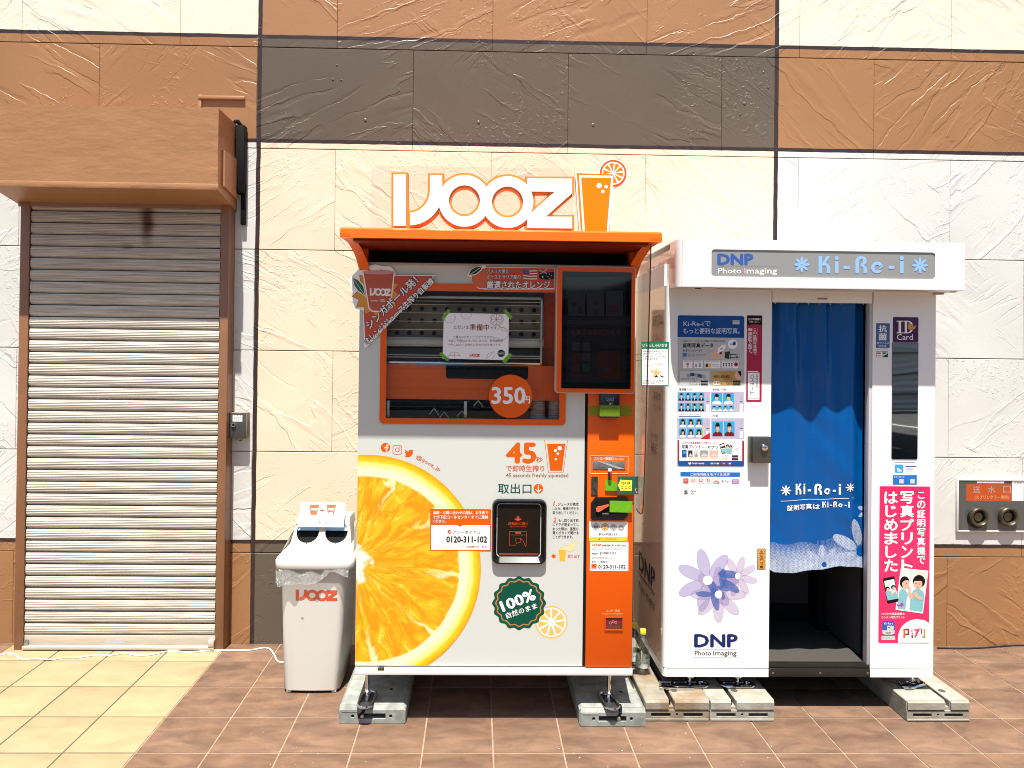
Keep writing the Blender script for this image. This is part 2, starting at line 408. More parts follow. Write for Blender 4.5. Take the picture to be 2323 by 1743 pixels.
    h2 = strokes(1.0, 6.5, .56, .568, 8.7)
    h3 = strokes(.9, 5, .43, .438, 15.2)
    h4 = strokes(2.2, 16, .52, .54, 21.4, 2.4, .53)
    vr2 = N.new('ShaderNodeVectorRotate'); vr2.rotation_type = 'Y_AXIS'; Lk.new(wsub.outputs[0], vr2.inputs['Vector']); Lk.new(math_('MULTIPLY', sgn, -1.25), vr2.inputs['Angle'])
    wsub = vr2
    h5 = strokes(.8, 5, .505, .513, 31.7, 1.5, .55); h6 = strokes(1.4, 12, .55, .562, 44.1, 2.0, .57)
    h = math_('ADD', math_('ADD', h1, math_('MULTIPLY', h2, .8)), math_('ADD', math_('MULTIPLY', h3, -.8), math_('ADD', math_('MULTIPLY', h4, .5), math_('ADD', math_('MULTIPLY', h5, .8), math_('MULTIPLY', h6, -.55)))))
    # crumbs where strokes break up
    vn = N.new('ShaderNodeTexNoise'); vn.inputs['Scale'].default_value = 34; vn.inputs['Detail'].default_value = 4; vn.inputs['Distortion'].default_value = .6; Lk.new(off.outputs[0], vn.inputs[0])
    cr = N.new('ShaderNodeMapRange'); cr.inputs[1].default_value = .57; cr.inputs[2].default_value = .60; Lk.new(vn.outputs[0], cr.inputs[0])
    pm = N.new('ShaderNodeTexNoise'); pm.inputs['Scale'].default_value = 2.6; pm.inputs['Detail'].default_value = 2; Lk.new(off.outputs[0], pm.inputs[0])
    pr = N.new('ShaderNodeMapRange'); pr.inputs[1].default_value = .52; pr.inputs[2].default_value = .62; Lk.new(pm.outputs[0], pr.inputs[0])
    fine = N.new('ShaderNodeTexNoise'); fine.inputs['Scale'].default_value = 110; fine.inputs['Detail'].default_value = 3; Lk.new(geo.outputs['Position'], fine.inputs[0])
    h = math_('ADD', h, math_('MULTIPLY', math_('MULTIPLY', cr.outputs[0], pr.outputs[0]), .6))
    h = math_('ADD', h, math_('MULTIPLY', fine.outputs[0], .17))
    bp = N.new('ShaderNodeBump'); bp.inputs['Distance'].default_value = .0019; bp.inputs['Strength'].default_value = 1.0; Lk.new(h, bp.inputs['Height'])
    Lk.new(bp.outputs[0], b.inputs['Normal'])
    return m
WALLM = wall_mat()

def tile_mat(name, col, dark, light):
    m = bpy.data.materials.new(name); m.use_nodes = True; nt = m.node_tree; N = nt.nodes; Lk = nt.links; b = N['Principled BSDF']
    geo = N.new('ShaderNodeNewGeometry'); oi = N.new('ShaderNodeObjectInfo')
    ad = N.new('ShaderNodeVectorMath'); ad.operation = 'ADD'; cb = N.new('ShaderNodeCombineXYZ')
    ml = N.new('ShaderNodeMath'); ml.operation = 'MULTIPLY'; ml.inputs[1].default_value = 53; Lk.new(oi.outputs['Random'], ml.inputs[0]); Lk.new(ml.outputs[0], cb.inputs[2])
    Lk.new(geo.outputs['Position'], ad.inputs[0]); Lk.new(cb.outputs[0], ad.inputs[1])
    mp = N.new('ShaderNodeMapping'); mp.inputs['Scale'].default_value = (5.5, 12, 4); Lk.new(ad.outputs[0], mp.inputs[0])
    nz = N.new('ShaderNodeTexNoise'); nz.inputs['Scale'].default_value = 1; nz.inputs['Detail'].default_value = 7; nz.inputs['Roughness'].default_value = .62; nz.inputs['Distortion'].default_value = .5; Lk.new(mp.outputs[0], nz.inputs[0])
    cr = N.new('ShaderNodeValToRGB'); cr.color_ramp.elements[0].position = .33; cr.color_ramp.elements[0].color = (*[c*dark for c in col], 1)
    cr.color_ramp.elements[1].position = .68; cr.color_ramp.elements[1].color = (*[c*light for c in col], 1)
    e = cr.color_ramp.elements.new(.5); e.color = (*col, 1)
    Lk.new(nz.outputs[0], cr.inputs[0])
    f = N.new('ShaderNodeTexNoise'); f.inputs['Scale'].default_value = 160; f.inputs['Detail'].default_value = 3; Lk.new(geo.outputs['Position'], f.inputs[0])
    fm = N.new('ShaderNodeMapRange'); fm.inputs[3].default_value = .86; fm.inputs[4].default_value = 1.14; Lk.new(f.outputs[0], fm.inputs[0])
    tv = N.new('ShaderNodeMapRange'); tv.inputs[3].default_value = .93; tv.inputs[4].default_value = 1.06; Lk.new(oi.outputs['Random'], tv.inputs[0])
    mm = N.new('ShaderNodeMath'); mm.operation = 'MULTIPLY'; Lk.new(fm.outputs[0], mm.inputs[0]); Lk.new(tv.outputs[0], mm.inputs[1])
    vm = N.new('ShaderNodeVectorMath'); vm.operation = 'SCALE'; Lk.new(cr.outputs[0], vm.inputs[0]); Lk.new(mm.outputs[0], vm.inputs['Scale'])
    Lk.new(vm.outputs[0], b.inputs['Base Color']); b.inputs['Roughness'].default_value = .62; b.inputs['Specular IOR Level'].default_value = .35
    bp = N.new('ShaderNodeBump'); bp.inputs['Distance'].default_value = .0012; bp.inputs['Strength'].default_value = .7; Lk.new(nz.outputs[0], bp.inputs['Height']); Lk.new(bp.outputs[0], b.inputs['Normal'])
    return m
TILE_B = tile_mat('brown clay tile', (.136, .077, .048), .68, 1.36)
TILE_C = tile_mat('cream tile', (.285, .222, .122), .88, 1.10)
BROWNP = M('brown gloss paint', (.325, .156, .064), .42, noise=.12, nscale=3, bump=.0030, bscale=11, stretch=(1, 1, 2.6))
BROWNF = M('brown steel paint', (.225, .10, .047), .38, noise=.14, nscale=5)
ORANGE = M('orange body paint', (.70, .092, .0), .35, spec=.3, noise=.03, nscale=2)
ORANGE_T = M('orange canopy paint', (.70, .105, .0), .30, spec=.35)
PANEL = M('warm white steel', (.515, .525, .49), .40, spec=.3, noise=.02, nscale=1.5)
WHITEP = M('white laminate', (.74, .735, .72), .16, noise=.025, nscale=1.2, coat=.5)
WHITES = M('white powder steel', (.74, .735, .72), .35)
BLACKP = M('black plastic', (.005, .005, .0055), .35, spec=.35)
BLACKM = M('matt black', (.003, .003, .0035), .8, spec=.2)
CHROME = M('chrome', (.62, .62, .63), .12, 1)
STEEL = M('brushed steel', (.42, .42, .41), .38, 1, noise=.12, nscale=10, stretch=(1, 1, 12))
DSTEEL = M('dark steel', (.10, .10, .098), .35, .8, noise=.2, nscale=12)
GLASS = MGlass('window glass', (.95, .96, .95), ior=1.32); ACRYL = MGlass('clear acrylic', (.93, .95, .94), ior=1.35)
TAPE = M('green tape', (.14, .42, .01), .3, noise=.15, nscale=60, alpha=.86)
PAPER = M('white paper', (.76, .755, .76), .6)

# ================================================================== SETTING
P = .29; GX0 = 5.7145; GY0 = 10.2855                     # tile pitch and grid origin
WY = 4.0845                                             # wall face
def struct(o): o['kind'] = 'structure'; return o

# ground sheet with mortar, pale between brown tiles and grey between cream ones
def ground_mat():
    m = bpy.data.materials.new('mortar and far paving'); m.use_nodes = True; nt = m.node_tree; N = nt.nodes; Lk = nt.links; b = N['Principled BSDF']
    geo = N.new('ShaderNodeNewGeometry'); sp = N.new('ShaderNodeSeparateXYZ'); Lk.new(geo.outputs['Position'], sp.inputs[0])
    a = N.new('ShaderNodeMath'); a.operation = 'COMPARE'; Lk.new(sp.outputs[0], a.inputs[0]); a.inputs[1].default_value = (-1-GX0)*P; a.inputs[2].default_value = 2*P-.004
    mx = N.new('ShaderNodeMix'); mx.data_type = 'RGBA'; Lk.new(a.outputs[0], mx.inputs[0]); mx.inputs[6].default_value = (.255, .175, .115, 1); mx.inputs[7].default_value = (.075, .06, .045, 1)
    nz = N.new('ShaderNodeTexNoise'); nz.inputs['Scale'].default_value = 25; Lk.new(geo.outputs['Position'], nz.inputs[0])
    mr = N.new('ShaderNodeMapRange'); mr.inputs[3].default_value = .6; mr.inputs[4].default_value = 1.3; Lk.new(nz.outputs[0], mr.inputs[0])
    vm = N.new('ShaderNodeVectorMath'); vm.operation = 'SCALE'; Lk.new(mx.outputs[2], vm.inputs[0]); Lk.new(mr.outputs[0], vm.inputs['Scale'])
    Lk.new(vm.outputs[0], b.inputs['Base Color']); b.inputs['Roughness'].default_value = .9
    return m
gr = B().raw([(-40, -1.2, -.0025), (40, -1.2, -.0025), (40, WY+.3, -.0025), (-40, WY+.3, -.0025)], [(0, 1, 2, 3)]).out('pavement', ground_mat(), smooth=0); struct(gr)
tb = B().box(.0034, P-.0034, .0034, P-.0034, -.012, 0, .0018, 2)
t0 = tb.out('tile', TILE_B, gr); me_b = t0.data; me_c = me_b.copy(); me_c.materials.clear(); me_c.materials.append(TILE_C)
first = True
for j in range(-6, 4):
    for i in range(-8, 19):
        if len([1]) and (j < -4 and (i < -2 or i > 14)): continue
        me = me_c if -3 <= i < 1 else me_b
        if first: o = t0; o.data = me; first = False
        else: o = link_mesh('tile', me, gr)
        o.location = ((i-GX0)*P, (j+GY0)*P - .0*P, random.uniform(-.0006, .0006))
        if j == 3: o.scale = (1, .8, 1)
far = B().raw([(-60, -60, -.02), (60, -60, -.02), (60, -1.2, -.02), (-60, -1.2, -.02)], [(0, 1, 2, 3)]).out('asphalt_lot', M('asphalt', (.05, .05, .052), .85, noise=.3, nscale=3), smooth=0); struct(far)
mk = B()
for k in range(-6, 7): mk.raw([(k*2.5-.06, -11, -.014), (k*2.5+.06, -11, -.014), (k*2.5+.06, -6, -.014), (k*2.5-.06, -6, -.014)], [(0, 1, 2, 3)])
o = mk.out('parking_marking', M('road paint', (.6, .6, .58), .7), smooth=0); struct(o)

# far side of the lot, only ever seen mirrored in the dark glass
t = thing('corrugated_fence', 'tall pale corrugated steel fence across the parking lot, mirrored in the dark glass strip', 'fence', (0, -15, 0))
bb = B()
vs = []; fs = []
for i in range(0, 41): vs += [(-24, -15+(.05 if i % 2 else 0), i*.09), (24, -15+(.05 if i % 2 else 0), i*.09)]
for i in range(40): fs.append((2*i, 2*i+1, 2*i+3, 2*i+2))
bb.raw(vs, fs).out('sheet', M('corrugated steel', (.62, .62, .60), .5), t, smooth=0)
rl_ = B()
for z in (.5, 1.1, 1.7, 2.3): rl_.box(-24, 24, -14.93, -14.90, z, z+.05)
rl_.out('rail', M('fence rail', (.12, .12, .12), .5), t)
t = thing('added_shade', 'added unseen dark roof on posts that shades the lot mirrored in the screen glass', 'added_shade', (5, -8, 0))
B().prism([(2.95, -2.5), (1.45, -14.6), (9.0, -14.6), (9.0, -2.5)], 'Z', 2.7, 2.86).out('roof', M('carport roof', (.05, .052, .055), .6), t, smooth=0)  # roof added out of view to shade the asphalt and darken reflections
for x, y in ((3.1, -3.2), (8.8, -3.2), (8.8, -14), (1.9, -14)): B().cyl((x, y, 0), (x, y, 2.7), .06, 12).out('post', M('carport post', (.2, .2, .2), .5), t)

# ---- the building wall: panels laid like ashlar
wall = thing('building_wall', 'textured panel wall painted in cream, peach, brown and dark grey blocks behind the machines', 'wall', (0, WY, 0))
ROWS = [(-.02, .505, 0), (.505, 1.069, 1), (1.069, 1.633, 0), (1.633, 2.197, 1), (2.197, 2.763, 0), (2.763, 3.331, 1), (3.331, 3.9, 0), (3.9, 4.46, 1)]
B().box(-5.2, 5.8, WY+.012, WY+.2, -.02, 4.5).out('backing', M('joint filler', (.20, .155, .12), .8), wall, smooth=0)
SHX0, SHX1 = -2.485, -1.362
for z0, z1, par in ROWS:
    base = -2.5555 if par == 0 else -2.126
    for k in range(-3, 9):
        x0 = base+.873*k; x1 = x0+.873
        b_ = B(); g_ = .0025
        dy = random.uniform(0, .0008)
        # keep the doorway open
        segs = [(x0, x1, z0)]
        if z0 < 2.3 and x1 > SHX0 and x0 < SHX1:
            zt = 2.39
            segs = []
            if x0 < SHX0: segs.append((x0, SHX0+.01, z0))
            if x1 > SHX1: segs.append((SHX1-.01, x1, z0))
            if not segs and z1 > zt: segs = [(x0, x1, zt)]
            elif z1 > zt: segs = [(x0, x1, z0)]
        for a_, c_, zz in segs:
            bb = B().box(a_+.0007, c_-.0007, WY+dy, WY+.03, zz+g_, z1-g_, .0015, 1)
            bb.out('panel', WALLM, wall)
bolts = [(1458, 282, 0, 0), (1440, 345, 0, 0), (1476, 346, 0, 0), (1580, 520, 0, 1), (2070, 530, 0, 1)]
bp_ = [(x*.5244, y*.5244, r) for x, y, q, r in bolts] + [(1160+353*.5258, 540*.5258, 1), (1160+1088*.5258, 312*.5258, 0), (1160+1108*.5258, 378*.5258, 0), (1160+1007*.5258, 447*.5258, 1), (1160+987*.5258, 495*.5258, 0)]
for x, y, r in bp_:
    X, Z = g(x, y, WY); rr = .0095 if r else .005
    B().lathe((X, WY, Z), [(rr, .001), (rr, -.001), (rr*.7, -.0025), (rr*.3, -.003)], 12, 'Y').out('bolt', M('painted bolt', (.10, .08, .068), .4), wall)

# ---- roller shutter with its painted box
SY = 4.0
sh = thing('roller_shutter', 'closed dusty grey roller shutter in brown guide rails under a brown painted box', 'shutter', (-1.885, SY, 0))
def shutter_mat():
    m = bpy.data.materials.new('dusty shutter slat'); m.use_nodes = True; nt = m.node_tree; N = nt.nodes; Lk = nt.links; b = N['Principled BSDF']
    geo = N.new('ShaderNodeNewGeometry'); mp = N.new('ShaderNodeMapping'); mp.inputs['Scale'].default_value = (3.2, 1, 110); Lk.new(geo.outputs['Position'], mp.inputs[0])
    n = N.new('ShaderNodeTexNoise'); n.inputs['Scale'].default_value = 1.3; n.inputs['Detail'].default_value = 5; Lk.new(mp.outputs[0], n.inputs[0])
    cr = N.new('ShaderNodeValToRGB'); cr.color_ramp.elements[0].position = .34; cr.color_ramp.elements[0].color = (.30, .255, .215, 1)
    cr.color_ramp.elements[1].position = .62; cr.color_ramp.elements[1].color = (.56, .52, .445, 1); Lk.new(n.outputs[0], cr.inputs[0])
    # rust stain at the top
    sp = N.new('ShaderNodeSeparateXYZ'); Lk.new(geo.outputs['Position'], sp.inputs[0])
    def blob(cx, cz, wx, wz):
        v = N.new('ShaderNodeCombineXYZ')
        a = N.new('ShaderNodeMath'); a.operation = 'SUBTRACT'; a.inputs[1].default_value = cx; Lk.new(sp.outputs[0], a.inputs[0])
        a2 = N.new('ShaderNodeMath'); a2.operation = 'DIVIDE'; a2.inputs[1].default_value = wx; Lk.new(a.outputs[0], a2.inputs[0])
        c = N.new('ShaderNodeMath'); c.operation = 'SUBTRACT'; c.inputs[1].default_value = cz; Lk.new(sp.outputs[2], c.inputs[0])
        c2 = N.new('ShaderNodeMath'); c2.operation = 'DIVIDE'; c2.inputs[1].default_value = wz; Lk.new(c.outputs[0], c2.inputs[0])
        Lk.new(a2.outputs[0], v.inputs[0]); Lk.new(c2.outputs[0], v.inputs[1])
        l = N.new('ShaderNodeVectorMath'); l.operation = 'LENGTH'; Lk.new(v.outputs[0], l.inputs[0])
        nn = N.new('ShaderNodeTexNoise'); nn.inputs['Scale'].default_value = 9; nn.inputs['Detail'].default_value = 5; Lk.new(geo.outputs['Position'], nn.inputs[0])
        ad = N.new('ShaderNodeMath'); ad.operation = 'ADD'; Lk.new(l.outputs['Value'], ad.inputs[0]); Lk.new(nn.outputs[0], ad.inputs[1])
        r = N.new('ShaderNodeMapRange'); r.interpolation_type = 'SMOOTHSTEP'; r.inputs[1].default_value = 1.7; r.inputs[2].default_value = .6; r.inputs[3].default_value = 0; r.inputs[4].default_value = 1; Lk.new(ad.outputs[0], r.inputs[0]); return r.outputs[0]
    bx, bz = g(335, 500, SY)
    f1 = blob(bx, bz, .05, .16); bx2, bz2 = g(290, 560, SY); f2 = blob(bx2, bz2, .045, .02)
    mxm = N.new('ShaderNodeMath'); mxm.operation = 'MAXIMUM'; Lk.new(f1, mxm.inputs[0])
    hf = N.new('ShaderNodeMath'); hf.operation = 'MULTIPLY'; hf.inputs[1].default_value = .45; Lk.new(f2, hf.inputs[0]); Lk.new(hf.outputs[0], mxm.inputs[1])
    top = N.new('ShaderNodeMapRange'); top.inputs[1].default_value = 1.75; top.inputs[2].default_value = 2.5; top.inputs[4].default_value = .62; Lk.new(sp.outputs[2], top.inputs[0])  # slat colour also turns darker and browner towards the top
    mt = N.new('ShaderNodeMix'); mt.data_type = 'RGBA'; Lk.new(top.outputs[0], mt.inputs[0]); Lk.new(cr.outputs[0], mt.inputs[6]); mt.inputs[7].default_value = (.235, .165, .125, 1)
    m2 = N.new('ShaderNodeMix'); m2.data_type = 'RGBA'; Lk.new(mxm.outputs[0], m2.inputs[0]); Lk.new(mt.outputs[2], m2.inputs[6]); m2.inputs[7].default_value = (.07, .022, .012, 1)
    Lk.new(m2.outputs[2], b.inputs['Base Color']); b.inputs['Roughness'].default_value = .55; b.inputs['Specular IOR Level'].default_value = .4
    return m
SLM = shutter_mat()
zb, zt = .075, 2.44; NS = 37; sp_ = (zt-zb)/NS
prof = []
for k in range(25):                                      # slat cross-section: bulged with fine ribs, a shadowed lap below
    u = k/24; y = -.0035-.0052*math.sin(math.pi*min(1, u*1.05))**.6 + .0011*math.sin(u*math.pi*12)
    prof.append((SY+y, u*sp_*.81+sp_*.18))
prof = [(SY+.016, 0), (SY+.018, sp_*.085), (SY+.002, sp_*.09), (SY+.002, sp_*.17)] + prof + [(SY-.002, sp_*.992), (SY+.016, sp_*.999)]
sb = B(); x0_, x1_ = -2.432, -1.411
vs = []; fs = []
for (y, z) in prof: vs += [(x0_, y, z), (x1_, y, z)]
for i in range(len(prof)-1): fs.append((2*i, 2*i+1, 2*i+3, 2*i+2))
sb.raw(vs, fs); s0 = sb.out('slat', SLM, sh, smooth=50, normals=False); s0.location.z = zb
for k in range(1, NS):
    o = link_mesh('slat', s0.data, sh, (random.uniform(-.0006, .0006), random.uniform(-.0008, .0008), zb+k*sp_))
bb = B().box(x0_-.002, x1_+.002, SY-.006, SY+.02, .022, .078, .002).box(x0_-.002, x1_+.002, SY-.028, SY+.02, .006, .024, .002)
bb.out('bottom_bar', M('bottom bar metal', (.50, .44, .36), .45, .2, noise=.15, nscale=8, stretch=(1, 1, 8)), sh)
B().box(x0_+.002, x0_+.022, SY-.018, SY-.006, .024, .055, .002).out('end_stop', STEEL, sh)
B().box(x1_-.03, x1_+.002, SY-.03, SY-.006, .024, .06, .003).out('end_stop', M('stop block', (.45, .40, .33), .5), sh)
X_, Z_ = g(262, 1455, SY-.006)
B().box(X_-.055, X_+.055, SY-.0066, SY-.0059, Z_-.012, Z_+.010).out('sticker', M('faded sticker', (.50, .51, .52), .4, alpha=.7), sh)
for a_, c_ in ((-2.485, -2.436), (-1.407, -1.362)):
    B().box(a_, c_, SY-.014, SY+.0, 0, 2.43, .002).box(a_, a_+.012 if a_ < -2 else a_+.008, SY-.0, SY+.08, 0, 2.43).box(c_-.010, c_, SY, SY+.10, 0, 2.43).out('guide_rail', BROWNF, sh)
B().box(-2.6, -1.2, WY+.10, WY+.14, 0, 2.6).out('back_plate', BLACKM, sh)
HY = 3.78; hz0, hz1 = 2.462, 2.883
hb = B()
hb.prism([(HY, hz0), (HY, hz1), (WY+.002, hz1), (WY+.002, 2.405)], 'X', -2.52, -1.354).out('shutter_box', BROWNP, sh)
B().box(-2.524, -1.350, HY-.006, HY+.004, hz0-.004, hz0+.028, .002).out('box_trim', BROWNP, sh)
B().prism([(HY+.06, hz0+.03), (HY+.06, hz0+.22), (WY-.05, hz0+.22), (WY-.05, hz0+.005)], 'X', -1.354, -1.338).out('shadow_plate', BROWNP, sh)  # plate added on the box end to widen its shadow on the wall
B().box(-2.50, -1.37, SY-.012, WY-.03, 2.40, 2.43).out('soffit', BROWNF, sh)
# black weather strip pinched behind the box
ws = B(); ws.tube([(-1.36, WY-.03, 2.90), (-1.34, WY-.05, 2.895), (-1.325, WY-.035, 2.875), (-1.318, WY-.02, 2.84)], .012, 8)
ws.box(-1.346, -1.300, WY-.06, WY-.004, 2.50, 2.875, .004).box(-1.325, -1.300, WY-.03, WY-.004, 2.33, 2.56, .003)
ws.out('weather_strip', BLACKM, sh)

# small ledge above the box
lx0, lz = g(451, 222, WY); lx1, _ = g(556.5, 226, WY)
t = thing('wall_ledge', 'thin brown painted ledge on the wall just above the shutter box', 'ledge', (lx0, WY, lz))
lb = B(); lb.box(lx0, lx1, WY-.014, WY+.001, lz-.010, lz+.010, .003)
lb.box(lx0-.002, lx0+.018, WY-.010, WY+.001, 2.86, lz+.016, .004).out('moulding', BROWNP, t)

# key switch box
kx0, kz1 = g(520, 936.5, WY-.05); kx1, kz0 = g(557.5, 995, WY-.05)
t = thing('key_switch_box', 'small dark grey key switch box with warning sticker beside the shutter rail', 'switch box', (kx0, WY, kz0))
B().box(kx0, kx1, WY-.052, WY-.048+.002, kz0, kz1, .0015).out('cover', M('dark grey paint', (.055, .055, .052), .35, noise=.15, nscale=15), t)
B().box(kx0, kx1+.004, WY-.048, WY, kz0, kz1, .002).out('case', M('grimy case', (.23, .18, .11), .6, noise=.5, nscale=14), t)
B().box(kx0+.035, kx0+.07, WY-.054, WY-.05, kz1-.006, kz1-.002).out('hinge', STEEL, t)
sX, sZ = (kx0+.017, kz1-.012)
st = B().box(kx0+.02, kx0+.073, WY-.0528, WY-.0522, kz1-.048, kz1-.012).out('sticker', PAPER, t)
a = Art(WY-.0528, px=False)
for i, c in enumerate(('orange', 'brown', 'orange')): a.ell(kx0+.029+.017*i, kz1-.017, .003, .003, c)
for i in range(4): a.rect(kx0+.025, kz1-.027-.005*i, kx0+.068-.008*(i % 2), kz1-.0255-.005*i, 'grey')
a.out('print', st)
B().cyl((kx0+.026, WY-.052, kz1-.066), (kx0+.026, WY-.060, kz1-.066), .012, 20).out('key_ring', CHROME, t)
B().cyl((kx0+.026, WY-.0595, kz1-.066), (kx0+.026, WY-.0606, kz1-.066), .008, 20).out('key_hole', BLACKM, t)
B().tube([(kx0+.02, WY-.02, kz0), (kx0+.03, WY-.01, kz0-.012), (kx0+.05, WY-.006, kz0-.018), (kx0+.06, WY-.01, kz0-.014), (kx0+.062, WY-.012, kz0-.006)], .0014, 6).out('wire', BLACKM, t)

# fire department inlet
FYp = WY-.012
fx0, fz0, fx1, fz1 = wr(2174, 1091, 2352, 1204, FYp)
t = thing('fire_inlet_panel', 'steel fire hose inlet panel with orange plaque and two round inlets, low on the wall', 'inlet panel', (fx0, WY, fz0))
hl = []
for px_, py_ in ((2217, 1172), (2284, 1171.5)): X, Z = g(px_, py_, FYp); hl.append((X, Z))
B().sheet([(fx0, fz0), (fx1, fz0), (fx1, fz1), (fx0, fz1)], FYp, WY-.002, [circ(x, z, .036, 24) for x, z in hl]).out('plate', M('satin steel plate', (.13, .13, .13), .4, .6, noise=.12, nscale=3, stretch=(8, 1, 1)), t, smooth=0)
fb = B()
for a_ in ((fx0-.008, fx0, fz0-.008, fz1+.008), (fx1, fx1+.008, fz0-.008, fz1+.008), (fx0, fx1, fz0-.008, fz0), (fx0, fx1, fz1, fz1+.008)): fb.box(a_[0], a_[1], FYp-.004, WY, a_[2], a_[3], .0015)
fb.out('frame', M('inlet frame paint', (.6, .59, .56), .4), t)
BRASS = M('weathered brass', (.15, .13, .09), .38, .9, noise=.4, nscale=20)
for k, (x, z) in enumerate(hl):
    i_ = B().lathe((x, FYp, z), [(.050, .004), (.054, -.004), (.055, -.018), (.050, -.027), (.042, -.028), (.036, -.020), (.034, .02), (.034, .05)], 32, 'Y', cap=False).out('inlet', BRASS, t)
    B().cyl((x, FYp+.05, z), (x, FYp+.052, z), .036, 24).out('throat', BLACKM, i_)
    B().lathe((x, FYp-.006, z), [(.026, 0), (.0235, 0), (.0235, -.004), (.026, -.004)], 28, 'Y').out('inner_ring', BRASS, i_)
    an = .25 if k == 0 else 0
    cb = B()
    for q in (an, an+math.pi/2):
        d = Vector((math.cos(q), 0, math.sin(q)))*.036; c = Vector((x, FYp-.008, z)); cb.cyl(c-d, c+d, .0015, 6)
    cb.out('cross_bar', BRASS, i_)
    if k == 0:
        B().lathe((x-.002, FYp, z-.01), [(.056, .004), (.058, -.003), (.050, -.006)], 28, 'Y').out('collar', BLACKP, i_)
pl = sticker(t, 2192, 1099, 2295, 1137.5, FYp, M('inlet plaque orange', (.40, .06, .008), .4), name='plaque')
for ch, x in zip('送水口', (2207, 2241, 2276)): T(ch, x, 1103, x+17, 1119, FYp, 'grey', pl)
T('(スプリンクラー専用)', 2211, 1124, 2288, 1134, FYp, M('plaque small lettering', (.72, .32, .18), .4), pl)
st = sticker(t, 2216.5, 1092, 2278, 1096.5, FYp, 'white'); T('注意 さわらないでください', 2223, 1092.8, 2270, 1095.6, FYp, 'grey', st)
st = sticker(t, 2295.6, 1092, 2322, 1136.5, FYp, 'white'); T('点検票', 2300, 1094, 2318, 1098.5, FYp, 'darkgrey', st)

# ---- concrete blocks
CONC = M('clean cast concrete', (.25, .262, .235), .75, noise=.35, nscale=22, bump=.0012, bscale=90)
def conc_stained(name, base, stain, sc):
    m = M(name, base, .8, noise=.35, nscale=16, bump=.0018, bscale=80); nt = m.node_tree; b = nt.nodes['Principled BSDF']
    src = b.inputs['Base Color'].links[0].from_socket
    geo = nt.nodes.new('ShaderNodeNewGeometry'); n = nt.nodes.new('ShaderNodeTexNoise'); n.inputs['Scale'].default_value = sc; n.inputs['Detail'].default_value = 6; nt.links.new(geo.outputs['Position'], n.inputs[0])
    r = nt.nodes.new('ShaderNodeMapRange'); r.inputs[1].default_value = .48; r.inputs[2].default_value = .68; nt.links.new(n.outputs[0], r.inputs[0])
    mx = nt.nodes.new('ShaderNodeMix'); mx.data_type = 'RGBA'; nt.links.new(r.outputs[0], mx.inputs[0]); nt.links.new(src, mx.inputs[6]); mx.inputs[7].default_value = (*stain, 1)
    nt.links.new(mx.outputs[2], b.inputs['Base Color']); return m
CONC1 = conc_stained('rusty concrete', (.235, .205, .16), (.185, .125, .07), 9)
CONC2 = conc_stained('pale concrete', (.30, .285, .24), (.235, .205, .155), 7)
def grey_block(x0, x1, y0, y1, slit, label, zt=.078):
    t = thing('concrete_block', label, 'concrete block', ((x0+x1)/2, y0, 0), 'concrete blocks under the juice machine')
    c = .013; b = B()
    w = x1-x0
    # outline seen from the front with the long mouth and round holes
    mouth = [(x0+w*.285, .022), (x0+w*.70, .022), (x0+w*.70, .046), (x0+w*.285, .046)]
    outer = [(x0+.004, 0), (x1-.004, 0), (x1, .004), (x1, zt-c), (x1-c, zt), (x0+c, zt), (x0, zt-c), (x0, .004)]
    b.sheet(outer, y0+c, y0+.05, [mouth[::-1], circ(x0+w*.21, .034, .0075, 16), circ(x0+w*.775, .034, .0075, 16)])
    b.sheet(outer, y0+.05, y1)
    # front face a little smaller so the edge reads chamfered
    inn = [(x0+.008, .002), (x1-.008, .002), (x1-.003, .006), (x1-.003, zt-c-.004), (x0+.003, zt-c-.004), (x0+.003, .006)]
    b.sheet(inn, y0, y0+c+.002, [mouth[::-1], circ(x0+w*.21, .034, .0075, 16), circ(x0+w*.775, .034, .0075, 16)])
    b.prism([(y0+.001, zt-c-.004), (y0+c+.001, zt-c-.004), (y0+c+.001, zt-.0005)], 'X', x0+.006, x1-.006)
    b.out('body', CONC, t, smooth=25)
    B().box(x0+w*.05, x0+w*.28, y0-.0012, y0+.001, zt-.026, zt-.021, .0005).out('cast_ridge', CONC, t)
    B().raw([(slit-.011, y0-.0006, .046), (slit+.004, y0-.0006, .046), (slit+.012, y0-.0006, zt-.018), (slit-.002, y0-.0006, zt-.018)], [(0, 1, 2, 3)]).raw([(slit-.002, y0-.0006, zt-.018), (slit+.012, y0-.0006, zt-.018), (slit+.014, y0+c, zt+.0006), (slit+.0, y0+c, zt+.0006)], [(0, 1, 2, 3)]).raw([(slit+.0, y0+c, zt+.0006), (slit+.014, y0+c, zt+.0006), (slit+.016, y0+.045, zt+.0006), (slit+.003, y0+.045, zt+.0006)], [(0, 1, 2, 3)]).out('slit', BLACKM, t, smooth=0)
    B().cyl((slit-.002, y0+.012, .036), (slit-.002, y0-.002, .033), .0075, 12).out('anchor_bolt', M('zinc', (.45, .44, .40), .4, .6), t)
    B().cyl((x0+w*.72, y0+.16, zt), (x0+w*.72, y0+.16, zt+.0008), .008, 12).out('lifting_hole', BLACKM, t)
    return t
BZ = .078
grey_block(-.592, -.297, 3.213, 3.92, -.486, 'grey concrete block under the left foot of the juice machine, beside the bin')
grey_block(.467, .761, 3.193, 3.92, .642, 'grey concrete block under the right foot of the orange juice machine')
